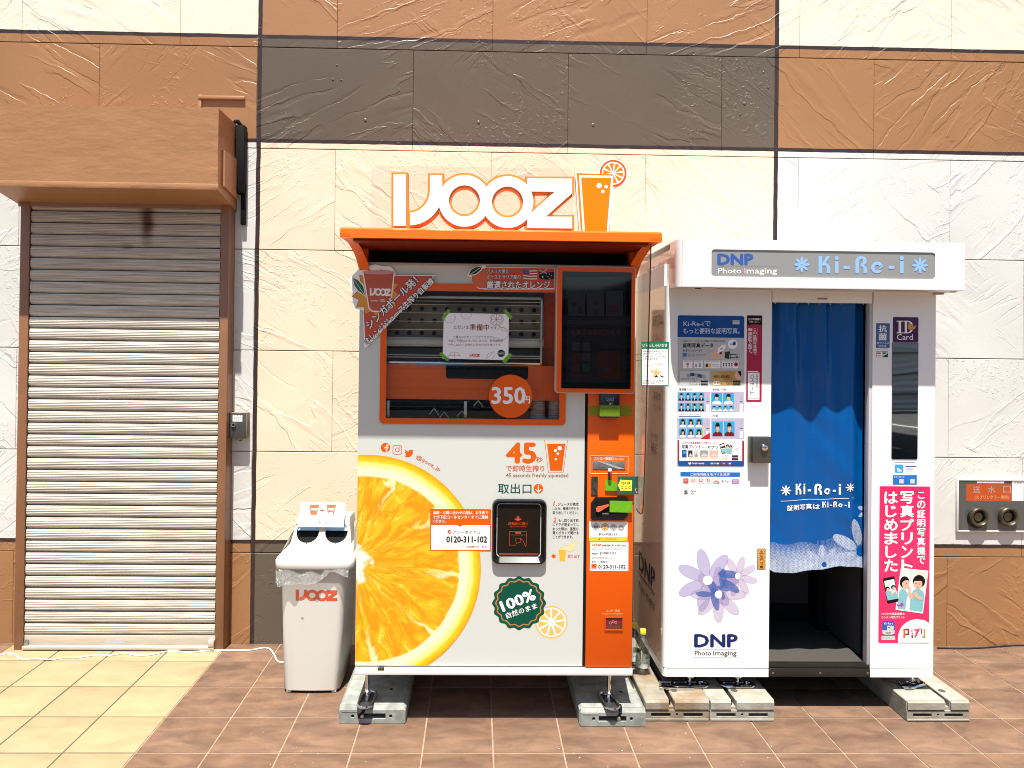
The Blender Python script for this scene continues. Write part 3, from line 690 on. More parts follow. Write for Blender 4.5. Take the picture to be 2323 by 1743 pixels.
def slot_block(x0, x1, y0, y1, slitc, mat, label, zt=.093):
    t = thing('concrete_block', label, 'concrete block', ((x0+x1)/2, y0, 0), 'concrete blocks under the photo booth')
    w = x1-x0; c = .009; sw = .011; zl = .048; b = B()
    def lv(za, zb_, yy):
        return [(x0+.003, za), (x1-.003, za), (x1, za+.003), (x1, zb_), (x0, zb_), (x0, za+.003)]
    s1 = [(x0+w*.10, .020), (x0+w*.40, .020), (x0+w*.40, .036), (x0+w*.10, .036)]; s2 = [(x0+w*.60, .020), (x0+w*.90, .020), (x0+w*.90, .036), (x0+w*.60, .036)]
    b.sheet(lv(0, zl, y0), y0+.004, y0+.06, [s1[::-1], s2[::-1], circ(x0+w*.5, .030, .0055, 14)])
    b.sheet(lv(0, zl, y0), y0+.06, y1)
    b.box(x0+.002, x1-.002, y0, y0+.01, 0.002, .012, .002, 1)
    for a_, c_ in ((x0, slitc-sw), (slitc+sw, x1)):                       # the upper slab, split by the anchoring slit
        b.sheet([(a_, zl), (c_, zl), (c_, zt), (c_-.001, zt), (a_+.004, zt), (a_, zt-.004)], y0+c, y1)
        b.prism([(y0, zl+.006), (y0+c+.001, zl+.001), (y0+c+.001, zt-.0004), (y0, zt-c)], 'X', a_+.003, c_-.002)
    b.box(slitc-sw, slitc+sw, y0+.012, y1, zl-.001, zl+.012)
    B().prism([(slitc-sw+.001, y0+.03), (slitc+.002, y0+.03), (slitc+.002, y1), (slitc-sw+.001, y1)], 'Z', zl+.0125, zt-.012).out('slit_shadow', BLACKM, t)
    b.out('body', mat, t, smooth=25)
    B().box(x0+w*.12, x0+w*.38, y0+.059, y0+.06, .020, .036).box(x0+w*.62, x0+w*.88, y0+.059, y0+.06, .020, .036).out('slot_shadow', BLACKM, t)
    B().cyl((slitc+.035, y0+.10, zt), (slitc+.035, y0+.10, zt+.0008), .016, 14).out('recess', M('dark concrete', (.05, .045, .04), .7), t)  # dark disc lying flat on the block top
    return t
slot_block(.7645, 1.055, 3.237, 3.95, .885, CONC1, 'rust stained concrete block under the booth, two water bottles standing on it')
slot_block(1.058, 1.348, 3.237, 3.95, 1.165, CONC2, 'pale concrete block under the booth, right of the rust stained one')
slot_block(1.949, 2.235, 3.237, 3.95, 2.135, CONC2, 'weathered concrete block under the right corner of the photo booth')
# cables
CAB = M('white cable', (.68, .66, .62), .4)
pts = [(-20, 1480), (0, 1485.5), (28, 1482), (48, 1495), (81, 1494.5), (112, 1496.8), (150, 1492), (172, 1492.7), (217, 1486.5), (253, 1486.5), (282, 1482), (307, 1486.5), (335, 1486.5), (387, 1477.5), (427, 1480), (490, 1475.7), (562, 1475.5), (599, 1470), (613, 1473.7), (622, 1486), (631, 1501), (650, 1501.7), (680, 1498)]
def smooth_path(p, n=5):
    out = []
    for i in range(len(p)-1):
        p0, p1, p2, p3 = [Vector(p[max(0, min(len(p)-1, i+k))]) for k in (-1, 0, 1, 2)]
        for k in range(n):
            t = k/n; out.append(.5*((2*p1)+(-p0+p2)*t+(2*p0-5*p1+4*p2-p3)*t*t+(-p0+3*p1-3*p2+p3)*t**3))
    out.append(Vector(p[-1])); return out
def floor_tube(pts, r, mat, name, label, z=.004):
    p = [Vector((*gz(x, y, z), z)) for x, y in pts]
    o = B().tube(smooth_path(p), r, 8).out(name, mat); o['label'] = label; o['category'] = 'cable'; return o
floor_tube(pts, .0042, CAB, 'power_cable', 'white power cable wriggling over the tiles along the shutter to the bin')
floor_tube([(2126, 1470), (2180, 1471), (2230, 1469.5), (2290, 1465), (2330, 1464)], .0045, M('black cable', (.01, .01, .01), .5), 'power_cable', 'black cable lying along the foot of the brown wall right of the booth', z=.005)

# ================================================================== JUICE MACHINE
MY = 3.21; MX0, MX1 = -.522, .697; MT = 2.025; MB_ = 3.93
jm = thing('juice_vending_machine', 'white and orange fresh orange juice vending machine with curved orange canopy and roof sign', 'vending machine', (.0875, MY, 0))
DX = g(1323, 1300, MY)[0]; OX = g(1329.5, 1300, MY)[0]; DZ = .257
wx0, wz0, wx1, wz1 = wr(863, 645, 1284, 963, MY)                 # orange window frame
hx0, hz0_, hx1, hz1_ = wr(876, 661, 1271, 951, MY)               # glass
qx0, qz0, qx1, qz1 = wr(1128, 1144, 1226, 1262, MY)              # dispenser opening
b = B()
# cabinet walls round the interior
b.box(MX0, MX0+.03, MY+.02, MB_, .25, MT).box(MX1-.03, MX1, MY+.02, MB_, .25, MT).box(MX0+.03, MX1-.03, MY+.5, MB_, .25, MT)
b.box(MX0+.03, MX1-.03, MY+.02, MY+.5, .25, .30).box(MX0+.03, MX1-.03, MY+.02, MY+.5, MT-.03, MT)
b.out('cabinet', M('white cabinet side', (.55, .545, .53), .4), jm)
SEAMG = M('seam gap', (.03, .028, .026), .6)
b = B(); b.sheet([(MX0, DZ), (DX, DZ), (DX, MT-.006), (MX0, MT-.006)], MY, MY+.02, [[(hx0, hz0_), (hx1, hz0_), (hx1, hz1_), (hx0, hz1_)], rrect(qx0, qz0, qx1, qz1, .015)[::-1]])
b.out('door', PANEL, jm, smooth=0)
B().box(DX, OX, MY+.004, MY+.03, DZ, 1.55).out('door_gap', BLACKM, jm)
B().box(OX, MX1, MY-.006, MY+.02, DZ-.002, 1.56, .002).out('payment_column', ORANGE, jm)
B().box(MX0+.004, MX1-.004, MY-.004, MY+.02, MT-.008, MT+.004, .001).out('top_trim', M('pinkish top trim', (.42, .33, .31), .4), jm)
B().box(MX0+.10, MX1-.02, MY-.016, MY-.002, MT-.004, MT+.001).out('light_strip', M('trim light strip', (.40, .30, .28), .35), jm)
B().box(MX0+.002, MX1+.002, MY-.012, MY+.05, .221, .250, .0015).box(MX0+.03, MX1-.03, MY+.05, MB_, .222, .249).out('base_bar', WHITES, jm)
B().box(-.42, -.392, MY-.014, MY-.002, .243, .252, .001).out('hinge', DSTEEL, jm)
# feet with tie-down loops
def foot(x, y, ang, part_of, zb_, ztop, w=.028, L=.075):
    b = B()
    b.cyl((x, y, ztop), (x, y, ztop-.012), .018, 20).cyl((x, y, ztop-.012), (x, y, ztop-.016), .022, 20)
    b.cyl((x, y, ztop-.016), (x, y, zb_+.045), .0095, 6).cyl((x, y, zb_+.045), (x, y, zb_+.012), .006, 10).cyl((x, y, zb_+.014), (x, y, zb_+.004), .011, 6)
    f = b.out('foot', CHROME, part_of)
    loop = []
    for cx_, a0 in ((L-w, -90), (-(L-w), 90)):
        for i in range(9):
            t_ = math.radians(a0+180*i/8); loop.append((cx_+w*math.cos(t_), w*math.sin(t_)))
    ca, sa = math.cos(ang), math.sin(ang)
    B().tube([(x+p*ca-q*sa, y+p*sa+q*ca, zb_+.009) for p, q in loop], .0065, 8, closed=True).out('tie_ring', CHROME, f)
    B().sheet([(0, 0), (0, 0), (0, 0)], 0, 0) if False else None
    pl_ = B(); pl_.prism([(x+p*ca*.9-q*sa*.9, y+p*sa*.9+q*ca*.9) for p, q in loop], 'Z', zb_+.0005, zb_+.004); pl_.out('plate', DSTEEL, f)
    c2 = (x+(L*.55)*ca, y+(L*.55)*sa)
    B().cyl((c2[0], c2[1], zb_+.002), (c2[0], c2[1], zb_+.026), .006, 8).cyl((c2[0], c2[1], zb_+.010), (c2[0], c2[1], zb_+.018), .011, 6).out('nut', CHROME, f)
    return f
foot(-.474, 3.258, math.radians(86), jm, BZ, .221, .03, .078)
foot(.604, 3.250, math.radians(98), jm, BZ, .221, .03, .078)
# canopy
cp = [(2.94, 2.100), (2.96, 2.099), (3.0, 2.095), (3.04, 2.087), (3.08, 2.073), (3.12, 2.054), (3.15, 2.037), (3.18, 2.018), (3.20, 1.998), (3.208, 1.975)]
b = B(); b.prism([(2.94, 2.095), (2.945, 2.130), (2.955, 2.138), (4.0, 2.150), (4.0, 2.112), (3.0, 2.098)], 'X', -.561, .745)
b.out('canopy', ORANGE_T, jm)
for s_, xa, xb in ((0, -.561, -.520), (1, .742, .700)):
    vs = []; fs = []
    top = [(y, 2.112) for y, z in cp]
    for (y, z), (yt, zt_) in zip(cp, top):
        t_ = (y-2.94)/.27; xx = xa+(xb-xa)*t_; ins = .042 if s_ == 0 else -.042
        vs += [(xx, y, z), (xa, yt, zt_), (xx+ins, y, z), (xa+ins, yt, zt_)]
    for i in range(len(cp)-1):
        k = 4*i
        fs += [(k, k+4, k+5, k+1), (k+2, k+3, k+7, k+6), (k, k+2, k+6, k+4)]
    fs += [(0, 1, 3, 2)]
    B().raw(vs, fs).out('canopy_bracket', ORANGE_T, jm)
    xe = xb; B().box(min(xe, xe+(.03 if s_ == 0 else -.03)), max(xe, xe+(.03 if s_ == 0 else -.03)), 3.205, 3.95, 1.97 if False else MT, 2.112).out('canopy_side', ORANGE_T, jm)
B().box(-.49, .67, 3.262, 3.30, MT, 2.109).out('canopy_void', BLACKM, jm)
B().box(-.515, .70, 2.975, 3.262, 2.088, 2.0945).out('canopy_shade_sheet', M('canopy shade red', (.17, .014, .0), .5, spec=.2), jm)  # dark red sheet puts the shade under the canopy into colour
# roof sign: white faced letters with orange returns, and a glass with a slice
SGY = 3.02
LETW = M('sign face white', (.86, .85, .86), .35); LETO = M('sign return orange', (.72, .20, .02), .4, spec=.3)
sg = thing('roof_sign', 'orange edged white letter sign with a juice glass symbol on top of the canopy', 'sign', (.0, SGY, 2.14))
names = ['letter']*5
for k, (o_, h_) in enumerate(logo_shapes()):
    # orange body slightly larger than the white face
    def grow(pts, d):
        P_ = [Vector(p) for p in pts]; n = len(P_); A_ = sum(P_[i].x*P_[(i+1) % n].y-P_[(i+1) % n].x*P_[i].y for i in range(n)); s__ = 1 if A_ > 0 else -1
        out = []
        for i in range(n):
            a = (P_[i]-P_[i-1]).normalized(); c = (P_[(i+1) % n]-P_[i]).normalized()
            na = Vector((a.y, -a.x))*s__; nc = Vector((c.y, -c.x))*s__; v = na+nc
            if v.length < 1e-4: v = na
            v = v.normalized(); q = max(.45, v.dot(na)); out.append(tuple(P_[i]+v*d/q))
        return out
    ou = gp(grow(o_, 2.6), SGY); hh = [gp(grow(h, -2.6), SGY) for h in h_]
    fa = gp(grow(o_, -2.3), SGY-.004); fh = [gp(grow(h, 2.3), SGY-.004) for h in h_]
    l_ = B().sheet(ou, SGY+k*.0004, SGY+.045+k*.0004, hh).out('letter', LETO, sg, smooth=25)
    B().sheet(fa, SGY-.005-k*.0003, SGY+.0, fh).out('face', LETW, l_, smooth=25)
GY_ = SGY+.004
ic = B().sheet(gp([(1305, 391), (1377, 391), (1384, 356), (1402, 353), (1425, 380), (1420, 414), (1398, 430), (1393.5, 450), (1386, 527), (1314, 527)], GY_) if False else gp([(1304.5, 390), (1394.5, 394), (1385.5, 528), (1314.5, 528)], GY_), GY_, GY_+.03).out('glass_symbol', LETW, sg, smooth=0)
B().sheet(gp(circ(1391, 393.5, 32.5, 40), GY_), GY_+.001, GY_+.029).out('slice_symbol', LETW, sg, smooth=25)
OR2 = M('sign orange', (.78, .195, .0), .4, spec=.2)
a = Art(GY_)
a.ell(1391, 393.5, 30.5, 30.5, 'orange', 1, 44)
for k in range(10):
    an = math.radians(36*k+8); a.poly([(1391+3.5*math.cos(an), 393.5+3.5*math.sin(an))]+[(1391+23*math.cos(an+math.radians(q)), 393.5+23*math.sin(an+math.radians(q))) for q in (-13, -4, 4, 13)], OR2, 3)
a.ell(1391, 393.5, 26, 26, 'white', 2, 40)
a.poly([(1308.5, 393), (1391, 396), (1383, 527), (1317.5, 527)], OR2, 4)
a.poly([(1313.5, 397.5), (1392-.5, 399.2), (1381.5, 527), (1322, 527)], 'white', 5)
a.poly([(1318.3, 403), (1386.5, 404), (1376.3, 527), (1327, 527)], OR2, 6)
for cx_, cy_, r_ in ((1359, 421.5, 6), (1374.8, 424, 4), (1367.5, 435, 4)): a.ell(cx_, cy_, r_, r_, 'white', 7)
a.out('print', ic)
X0, Z0, X1, Z1 = wr(842, 381, 1300, 519, SGY+.06)
B().sheet(rrect(X0, 2.15, X1, Z1, .03), SGY+.05, SGY+.054).out('backing_sheet', ACRYL, sg, smooth=0)

# window: orange surround printed on glass, machinery behind
B().sheet(rrect(wx0, wz0, wx1, wz1, .018, corners=(1, 1, 0, 0)), MY-.006, MY-.0005, [rrect(hx0, hz0_, hx1, hz1_, .012)[::-1]]).out('window_frame', ORANGE, jm, smooth=0)
B().sheet([(hx0-.004, hz0_-.004), (hx1+.004, hz0_-.004), (hx1+.004, hz1_+.004), (hx0-.004, hz1_+.004)], MY+.001, MY+.004).out('window_glass', GLASS, jm, smooth=0)
IO = M('interior orange sheet', (.62, .085, .0), .35); ID = M('interior dark', (.004, .004, .004), .7, spec=.15)
IY = MY+.15
inner = B(); inner.box(hx0-.03, hx1+.03, IY+.02, IY+.03, hz0_-.03, hz1_+.03)
inner.box(hx0-.03, hx0-.02, MY+.02, IY+.02, hz0_-.03, hz1_+.03).box(hx1+.02, hx1+.03, MY+.02, IY+.02, hz0_-.03, hz1_+.03)
inner.box(hx0-.02, hx1+.02, MY+.02, IY+.02, hz0_-.03, hz0_-.02).box(hx0-.02, hx1+.02, MY+.02, IY+.02, hz1_+.015, hz1_+.02)
inner.out('interior', IO, jm)
def iz(y, Y): return g(1060, y, Y)[1]
def ix(x, Y): return g(x, 800, Y)[0]
# perforated back plate of the squeezer
y_ = IY
pz0, pz1 = iz(820, y_), iz(668, y_); px0, px1 = ix(880, y_), ix(1233, y_)
pp = B().box(px0, px1, y_, y_+.004, pz0, pz1).out('perforated_plate', M('bronze plate', (.17, .135, .09), .45, .2), jm)
h0 = None
for row, yy in enumerate((702, 729, 757)):
    for k in range(12):
        x = 900+k*28.2
        if x > 1228: continue
        c_ = (ix(x, y_), y_-.0004, iz(yy, y_))
        if h0 is None:
            h0 = B().cyl((c_[0], y_+.001, c_[2]), (c_[0], y_-.0006, c_[2]), .0105, 14).out('hole', BLACKM, pp, smooth=0); hb0 = c_
        else: link_mesh('hole', h0.data, pp, (c_[0]-hb0[0], 0, c_[2]-hb0[2]))
B().box(px0, px1, y_+.012, y_+.015, pz0, pz1).out('plate_backing', BLACKM, jm)
fr = B(); fy = MY+.06
ex0, ez0, ex1, ez1 = wr(868, 672, 1231, 830, fy)
for a_ in ((ex0, ex1, ez1-.012, ez1), (ex0, ex1, ez0, ez0+.010), (ex1-.010, ex1, ez0, ez1)): fr.box(a_[0], a_[1], fy, fy+.012, a_[2], a_[3], .002)
fr.out('squeezer_frame', STEEL, jm)
for yy in (684, 692, 711, 730, 749, 768, 786, 807, 812):
    Z = g(1060, yy, fy)[1]; B().cyl((ex0, fy+.006, Z), (ex1-.006, fy+.006, Z), .0022, 8).out('rod', STEEL, jm)
rz = g(1060, 777, MY+.11)[1]; B().cyl((ix(870, MY+.11), MY+.11, rz), (ix(1232, MY+.11), MY+.11, rz), .022, 28).out('roller', M('silver roller', (.55, .54, .50), .4, .2, noise=.1, nscale=20), jm)
B().box(ix(870, MY+.14), ix(1232, MY+.14), MY+.13, MY+.145, iz(822, MY+.14), iz(790, MY+.14)).box(ix(870, MY+.14), ix(1232, MY+.14), MY+.12, MY+.145, iz(690, MY+.14), iz(664, MY+.14)).out('dark_mesh', M('mesh dark', (.02, .022, .022), .5, noise=.5, nscale=160), jm)
zc = g(1060, 824, MY+.06)[1]; B().cyl((hx0, MY+.06, zc), (ix(1225, MY+.06), MY+.06, zc), .006, 12).out('chrome_bar', CHROME, jm)
# orange front sheet of the lower half with the dark slot
oz0, oz1 = g(1060, 907, MY+.055)[1], g(1060, 829, MY+.055)[1]; oy = MY+.055
sx0, sz0, sx1, sz1 = wr(1012, 800, 1198, 860, oy)
B().box(hx0-.015, hx1+.015, oy, oy+.006, oz0, oz1).out('splash_sheet', IO, jm)
B().sheet(rrect(sx0, sz0, sx1, oz1-.002, .012, corners=(1, 1, 0, 0)), oy-.003, oy-.0005).out('slot_shadow', ID, jm, smooth=0)
B().box(hx0-.015, ix(1150, oy), oy+.03, oy+.035, hz0_-.02, oz0+.01).out('lower_compartment', ID, jm)
for xx in (880, 1056):
    X = g(xx, 930, MY+.03)[0]; B().box(X-.007, X+.007, MY+.03, MY+.034, hz0_+.002, g(1060, 911, MY+.03)[1], .001).out('latch', STEEL, jm)
for xx, yy in ((1008, 938), (1048, 935), (1085, 912), (985, 930)):
    X, Z = g(xx, yy, oy); B().tube([(X-.02, oy+.01, Z-.02), (X-.008, oy, Z-.004), (X, oy-.004, Z+.006), (X+.012, oy, Z-.01), (X+.02, oy+.01, Z-.025)], .003, 8).out('hose', M('clear hose', (.35, .35, .34), .2), jm)
# cup stacks at the right
CUPM = M('cup plastic', (.42, .30, .26), .25)
for cx_ in (1221, 1262):
    yy_ = MY+.10; X = ix(cx_, yy_); zb0 = g(1200, 949, yy_)[1]
    prf = []
    for k in range(22): prf += [(.034, zb0+k*.0075), (.037, zb0+k*.0075+.0022), (.034, zb0+k*.0075+.0045)]
    B().lathe((X, yy_, 0), prf, 20).out('cup_stack', CUPM, jm)
lf = B(); lf.cyl((ix(955, oy), oy-.002, iz(909, oy)), (ix(955, oy), oy-.006, iz(909, oy)), .012, 16)
# header strip over the window (part of the door) keeps its stickers
def spiky(cx, cy, r0, r1, n, rot=0):
    return [(cx+(r0 if i % 2 else r1)*math.cos(rot+math.pi*i/n), cy+(r0 if i % 2 else r1)*math.sin(rot+math.pi*i/n)) for i in range(2*n)]
SYD = MY-.007
# left promotional sticker
pr = B().sheet(gp([(807, 618), (820, 604), (835, 603), (852, 600), (868, 604), (886, 605), (897, 617), (897, 624), (990, 624), (830, 790), (826, 788), (823, 705), (806, 700), (798, 680), (800, 662), (793, 640), (797, 628)], SYD), SYD-.0008, SYD+.0).out('promo_sticker', INK['white'], jm, smooth=0)
a = Art(SYD-.0009)
a.poly([(825, 706), (895, 626), (984, 626.5), (829.5, 782)], 'red', 1)
a.poly([(825, 706), (890, 628), (982, 627), (829, 780)], M('promo red', (.52, .055, .015), .4), 2)
a.poly(spiky(853, 665, 42, 56, 13, .1), 'brown', 3); a.poly(spiky(853, 665, 40.5, 54, 13, .1), M('promo amber', (.62, .25, .02), .4), 4)
a.poly([(822, 617), (896, 617), (886, 700), (877, 709), (844, 708), (836, 700)], 'white', 5)
a.poly([(825, 619), (893, 619), (884, 698), (876, 706), (845, 705), (838, 698)], M('promo cup', (.44, .075, .025), .35), 6)
a.ell(859, 618, 37, 5, 'palepink', 7)
a.poly([(798, 627), (812, 633), (826, 648), (830, 674), (812, 662), (802, 648)], 'white', 5)
a.poly([(800, 630), (812, 636), (824, 650), (828, 671), (813, 660), (804, 647)], 'leaf', 8)
a.line([(801, 632), (826, 668)], .8, 'white', 9)
logo(a, 839, 654, 886, 672, 'white', 8)
a.line([(842, 683), (856, 683)], 1.6, 'white', 8)
a.out('print', pr)
T('100%', 862, 679, 873, 685.5, SYD-.0009, 'white', pr, lay=8)
for i_, (tx, p0, p1, h) in enumerate((('シンガポール発！', (840, 748), (951, 640), 20), ('オレンジジュース生搾り自販機！', (834, 783), (990, 637), 15))):
    text(tx, p0, p1, h, SYD-.0009, 'navy', pr, bold=6, lay=9); text(tx, p0, p1, h, SYD-.0009, 'white', pr, bold=1.5, lay=12)
# right promotional sticker
pr = B().sheet(gp([(1068, 630), (1060, 625), (1066, 611), (1092, 603), (1100, 600), (1103, 606), (1259, 608), (1258, 657), (1100, 657), (1085, 655), (1072, 643)], SYD), SYD-.0008, SYD).out('promo_sticker', INK['white'], jm, smooth=0)
a = Art(SYD-.0009)
a.poly([(1100, 607.5), (1258, 609), (1257, 654), (1098, 654)], M('promo red', (.52, .055, .015), .4), 1)
a.ell(1094, 632, 24, 22.5, M('promo orange', (.58, .11, .03), .4), 2)
a.poly([(1062, 627), (1066, 613), (1078, 606), (1096, 603), (1092, 614), (1080, 624)], 'white', 3); a.poly([(1063.5, 625), (1068, 613), (1079, 607), (1094, 604.5), (1090, 613), (1079, 622)], 'green', 4)
a.line([(1064, 625), (1098, 602)], 1, 'white', 5)
a.out('print', pr); a = Art(SYD-.0009)
for i_ in range(7):                                              # stripes
    ys = 612+i_*3.0
    a.poly([(1187, ys), (1203, ys+2.2), (1219, ys+1.5), (1219, ys+3.6), (1203, ys+4.4), (1187, ys+2.2)], 'white' if i_ % 2 == 0 else 'red', 3)
a.poly([(1186.5, 611), (1201, 613), (1201, 623), (1186.5, 621.5)], 'blue', 5)
for i_ in range(6): a.ell(1189+(i_ % 3)*4.5, 613.7+(i_//3)*4, .7, .7, 'white', 6, 6)
a.out('flag', pr); a = Art(SYD-.0009)
a.poly([(1223, 617), (1238, 619), (1257, 617), (1256, 634), (1238, 635), (1223, 632)], 'navy', 3)
a.line([(1224, 613), (1240, 621)], 1, 'white', 5); a.line([(1240, 612), (1225, 622)], 1, 'white', 5); a.line([(1223, 617), (1241, 617.5)], 1.2, 'red', 6); a.line([(1232, 612), (1232, 623)], 1.2, 'red', 6)
for q in ((1231, 628.5, 1.9), (1246, 622, 1), (1251, 626, 1), (1243, 627.5, 1), (1247.5, 632, 1)): a.ell(q[0], q[1], q[2], q[2], 'white', 6, 8)
a.out('flag', pr)
for tx, bx in (('アメリカ産と', (1104.5, 611, 1154, 620.5)), ('オーストラリア産の', (1104.5, 623.5, 1181, 633.5)), ('厳選されたオレンジ', (1104.5, 637.5, 1247, 655.5))):
    big = bx[3]-bx[1] > 12
    T(tx, *bx, SYD-.0009, 'navy' if big else 'black', pr, bold=5 if big else 4, lay=7); T(tx, *bx, SYD-.0009, 'white', pr, bold=1.3 if big else .6, lay=10)
# price disc
X, Z = g(1158.5, 899.3, MY-.007); R_ = 49*MY/F_PX
pd = B().sheet(circ(X, Z, R_, 48), MY-.0085, MY-.0065).out('price_disc', ORANGE, jm, smooth=0)
T('350', 1116.5, 879, 1191, 916, MY-.009, 'white', pd, bold=2.2); T('円', 1188, 900, 1202, 915, MY-.009, 'white', pd, bold=1.6, lay=4)

# screen unit
ax0, az0, ax1, az1 = wr(1261.5, 605, 1441, 893, MY-.045)
B().sheet(rrect(ax0, az0, ax1, az1, .012), MY-.044, MY+.01).out('screen_edge', M('screen edge white', (.55, .44, .40), .35), jm, smooth=0)
B().sheet(rrect(ax0+.0035, az0+.0035, ax1-.0035, az1-.0035, .010), MY-.0465, MY-.0438).out('screen_surround', M('screen surround orange', (.68, .09, .0), .3, spec=.4), jm, smooth=0)
cx0, cz0, cx1, cz1 = wr(1274.5, 617.5, 1431.5, 882, MY-.047)
scp = B().sheet([(cx0, cz0), (cx1, cz0), (cx1, cz1), (cx0, cz1)], MY-.0485, MY-.0455).out('screen', M('black screen glass', (.002, .002, .0025), .03, spec=.4), jm, smooth=0)
a = Art(MY-.0485)
a.rect(1285, 629, 1419.7, 869, M('unlit panel', (.006, .006, .0085), .05, spec=.5), 1)
for x in (1289, 1332, 1375): a.rect(x, 660, x+38, 717, 'screen2', 2)
a.ell(1302, 691, 6, 4, 'screen', 3); a.rect(1311, 696, 1320, 711, 'screen', 3); a.poly([(1345, 700), (1358, 700), (1355, 712), (1348, 712)], 'screenred', 3); a.ell(1352, 688, 5, 5, 'screen', 3); a.rect(1380, 692, 1404, 710, 'screenred', 3)
a.rect(1285, 727, 1419, 736, 'black', 2)
for i_, ch in enumerate('114657008'):
    x = 1294+i_*12.9; a.rect(x, 748, x+11, 760.5, 'screenred', 3)
a.rect(1356, 798, 1407, 859, 'screenred', 3, ); a.ell(1375, 840, 8, 5, 'screen2', 4)
for x, y, c in ((1297, 777, 'screen2'), (1321, 777, 'screen2'), (1297, 801, 'screenred'), (1321, 801, 'screen2'), (1297, 825, 'screenred'), (1321, 825, 'screengreen')): a.rect(x, y, x+18, y+19, c, 3)
a.rect(1297, 849, 1339, 857, 'screenred', 3)
a.out('display', scp)
for i_, ch in enumerate('114657008'): T(ch, 1297+i_*12.9, 750, 1302.5+i_*12.9, 758.5, MY-.0485, 'screen2', scp, lay=5)
T('350', 1361, 779, 1387, 789.5, MY-.0485, 'black', scp, lay=4)

# printing on the door
SL = M('print', (1, 1, 1)); 
def slice_mat():
    m = bpy.data.materials.new('orange slice photo print'); m.use_nodes = True; nt = m.node_tree; N = nt.nodes; Lk = nt.links; b = N['Principled BSDF']
    geo = N.new('ShaderNodeNewGeometry'); sp = N.new('ShaderNodeSeparateXYZ'); Lk.new(geo.outputs['Position'], sp.inputs[0])
    def mt(op, a, b_=None, c=None, clamp=False):
        n = N.new('ShaderNodeMath'); n.operation = op; n.use_clamp = clamp
        for i, v in enumerate((a, b_, c)):
            if v is None: continue
            if isinstance(v, (int, float)): n.inputs[i].default_value = v
            else: Lk.new(v, n.inputs[i])
        return n.outputs[0]
    def noise(vec, sc, det=3, dist=0):
        n = N.new('ShaderNodeTexNoise'); n.inputs['Scale'].default_value = sc; n.inputs['Detail'].default_value = det; n.inputs['Distortion'].default_value = dist; Lk.new(vec, n.inputs[0]); return n.outputs[0]
    def ramp(v, lo, hi):
        n = N.new('ShaderNodeMapRange'); n.interpolation_type = 'SMOOTHSTEP'; n.inputs[1].default_value = lo; n.inputs[2].default_value = hi; Lk.new(v, n.inputs[0]); return n.outputs[0]
    def mix(f, a, b_):
        n = N.new('ShaderNodeMix'); n.data_type = 'RGBA'; Lk.new(f, n.inputs[0])
        for s_, v in ((6, a), (7, b_)):
            if isinstance(v, tuple): n.inputs[s_].default_value = (*v, 1)
            else: Lk.new(v, n.inputs[s_])
        return n.outputs[2]
    # outer circle and, further left, the centre the segments meet at
    dx = mt('ADD', sp.outputs[0], .4766); dz = mt('ADD', sp.outputs[2], -.6794)
    ro = mt('DIVIDE', mt('POWER', mt('ADD', mt('MULTIPLY', dx, dx), mt('MULTIPLY', dz, dz)), .5), .5021)
    ex = mt('ADD', sp.outputs[0], .535); ez = mt('ADD', sp.outputs[2], -.705)
    rc = mt('POWER', mt('ADD', mt('MULTIPLY', ex, ex), mt('MULTIPLY', ez, ez)), .5)
    an = mt('ARCTAN2', ez, ex)
    pv = N.new('ShaderNodeCombineXYZ'); Lk.new(mt('MULTIPLY', an, 9.0), pv.inputs[0]); Lk.new(mt('MULTIPLY', rc, 9.0), pv.inputs[1])
    wv = N.new('ShaderNodeCombineXYZ'); Lk.new(mt('MULTIPLY', an, 2.6), wv.inputs[0]); Lk.new(mt('MULTIPLY', rc, 5.0), wv.inputs[1])
    n1 = noise(pv.outputs[0], 1.0, 5, 1.1); n2 = noise(geo.outputs['Position'], 26, 4, .8); n3 = noise(geo.outputs['Position'], 5, 3, 0); nw = noise(wv.outputs[0], 1.6, 3, .5)
    flesh = mix(ramp(n1, .36, .66), (.80, .25, .0), (.87, .41, .008))
    flesh = mix(mt('MULTIPLY', ramp(n1, .58, .68), ramp(n2, .45, .60)), flesh, (.89, .58, .07))
    flesh = mix(mt('MULTIPLY', ramp(n2, .60, .70), .5), flesh, (.74, .24, .0))
    # membranes between segments
    seg = mt('FRACT', mt('ADD', mt('MULTIPLY', mt('ADD', an, mt('MULTIPLY', mt('SUBTRACT', nw, .5), .35)), 10/6.2832), .18))
    dseg = mt('MULTIPLY', mt('ABSOLUTE', mt('SUBTRACT', seg, .5)), mt('MULTIPLY', rc, .63))
    edge = mt('SUBTRACT', mt('MULTIPLY', .315, rc), dseg)             # distance from the dividing ray
    rn = mt('ADD', ro, mt('MULTIPLY', mt('SUBTRACT', noise(geo.outputs['Position'], 9, 4), .5), .035))
    near_rim = ramp(rn, .45, .84)
    w_ = mt('ADD', .0035, mt('MULTIPLY', near_rim, .011))
    dv = N.new('ShaderNodeMath'); dv.operation = 'DIVIDE'; Lk.new(edge, dv.inputs[0]); Lk.new(w_, dv.inputs[1])
    memb = mt('SUBTRACT', 1, ramp(dv.outputs[0], .35, 1.3)); memb = mt('MULTIPLY', memb, mt('ADD', .08, mt('MULTIPLY', near_rim, .72)))
    pith = (.90, .80, .45)
    c = mix(memb, flesh, pith)
    c = mix(ramp(rn, .80, .825), c, pith)
    c = mix(mt('MULTIPLY', ramp(rn, .87, .915), 1), c, (.90, .72, .20))
    c = mix(ramp(rn, .915, .955), c, (.87, .46, .006))
    c = mix(ramp(mt('ADD', rn, mt('MULTIPLY', mt('SUBTRACT', n2, .5), .05)), .955, 1.01), c, (.80, .27, .0))
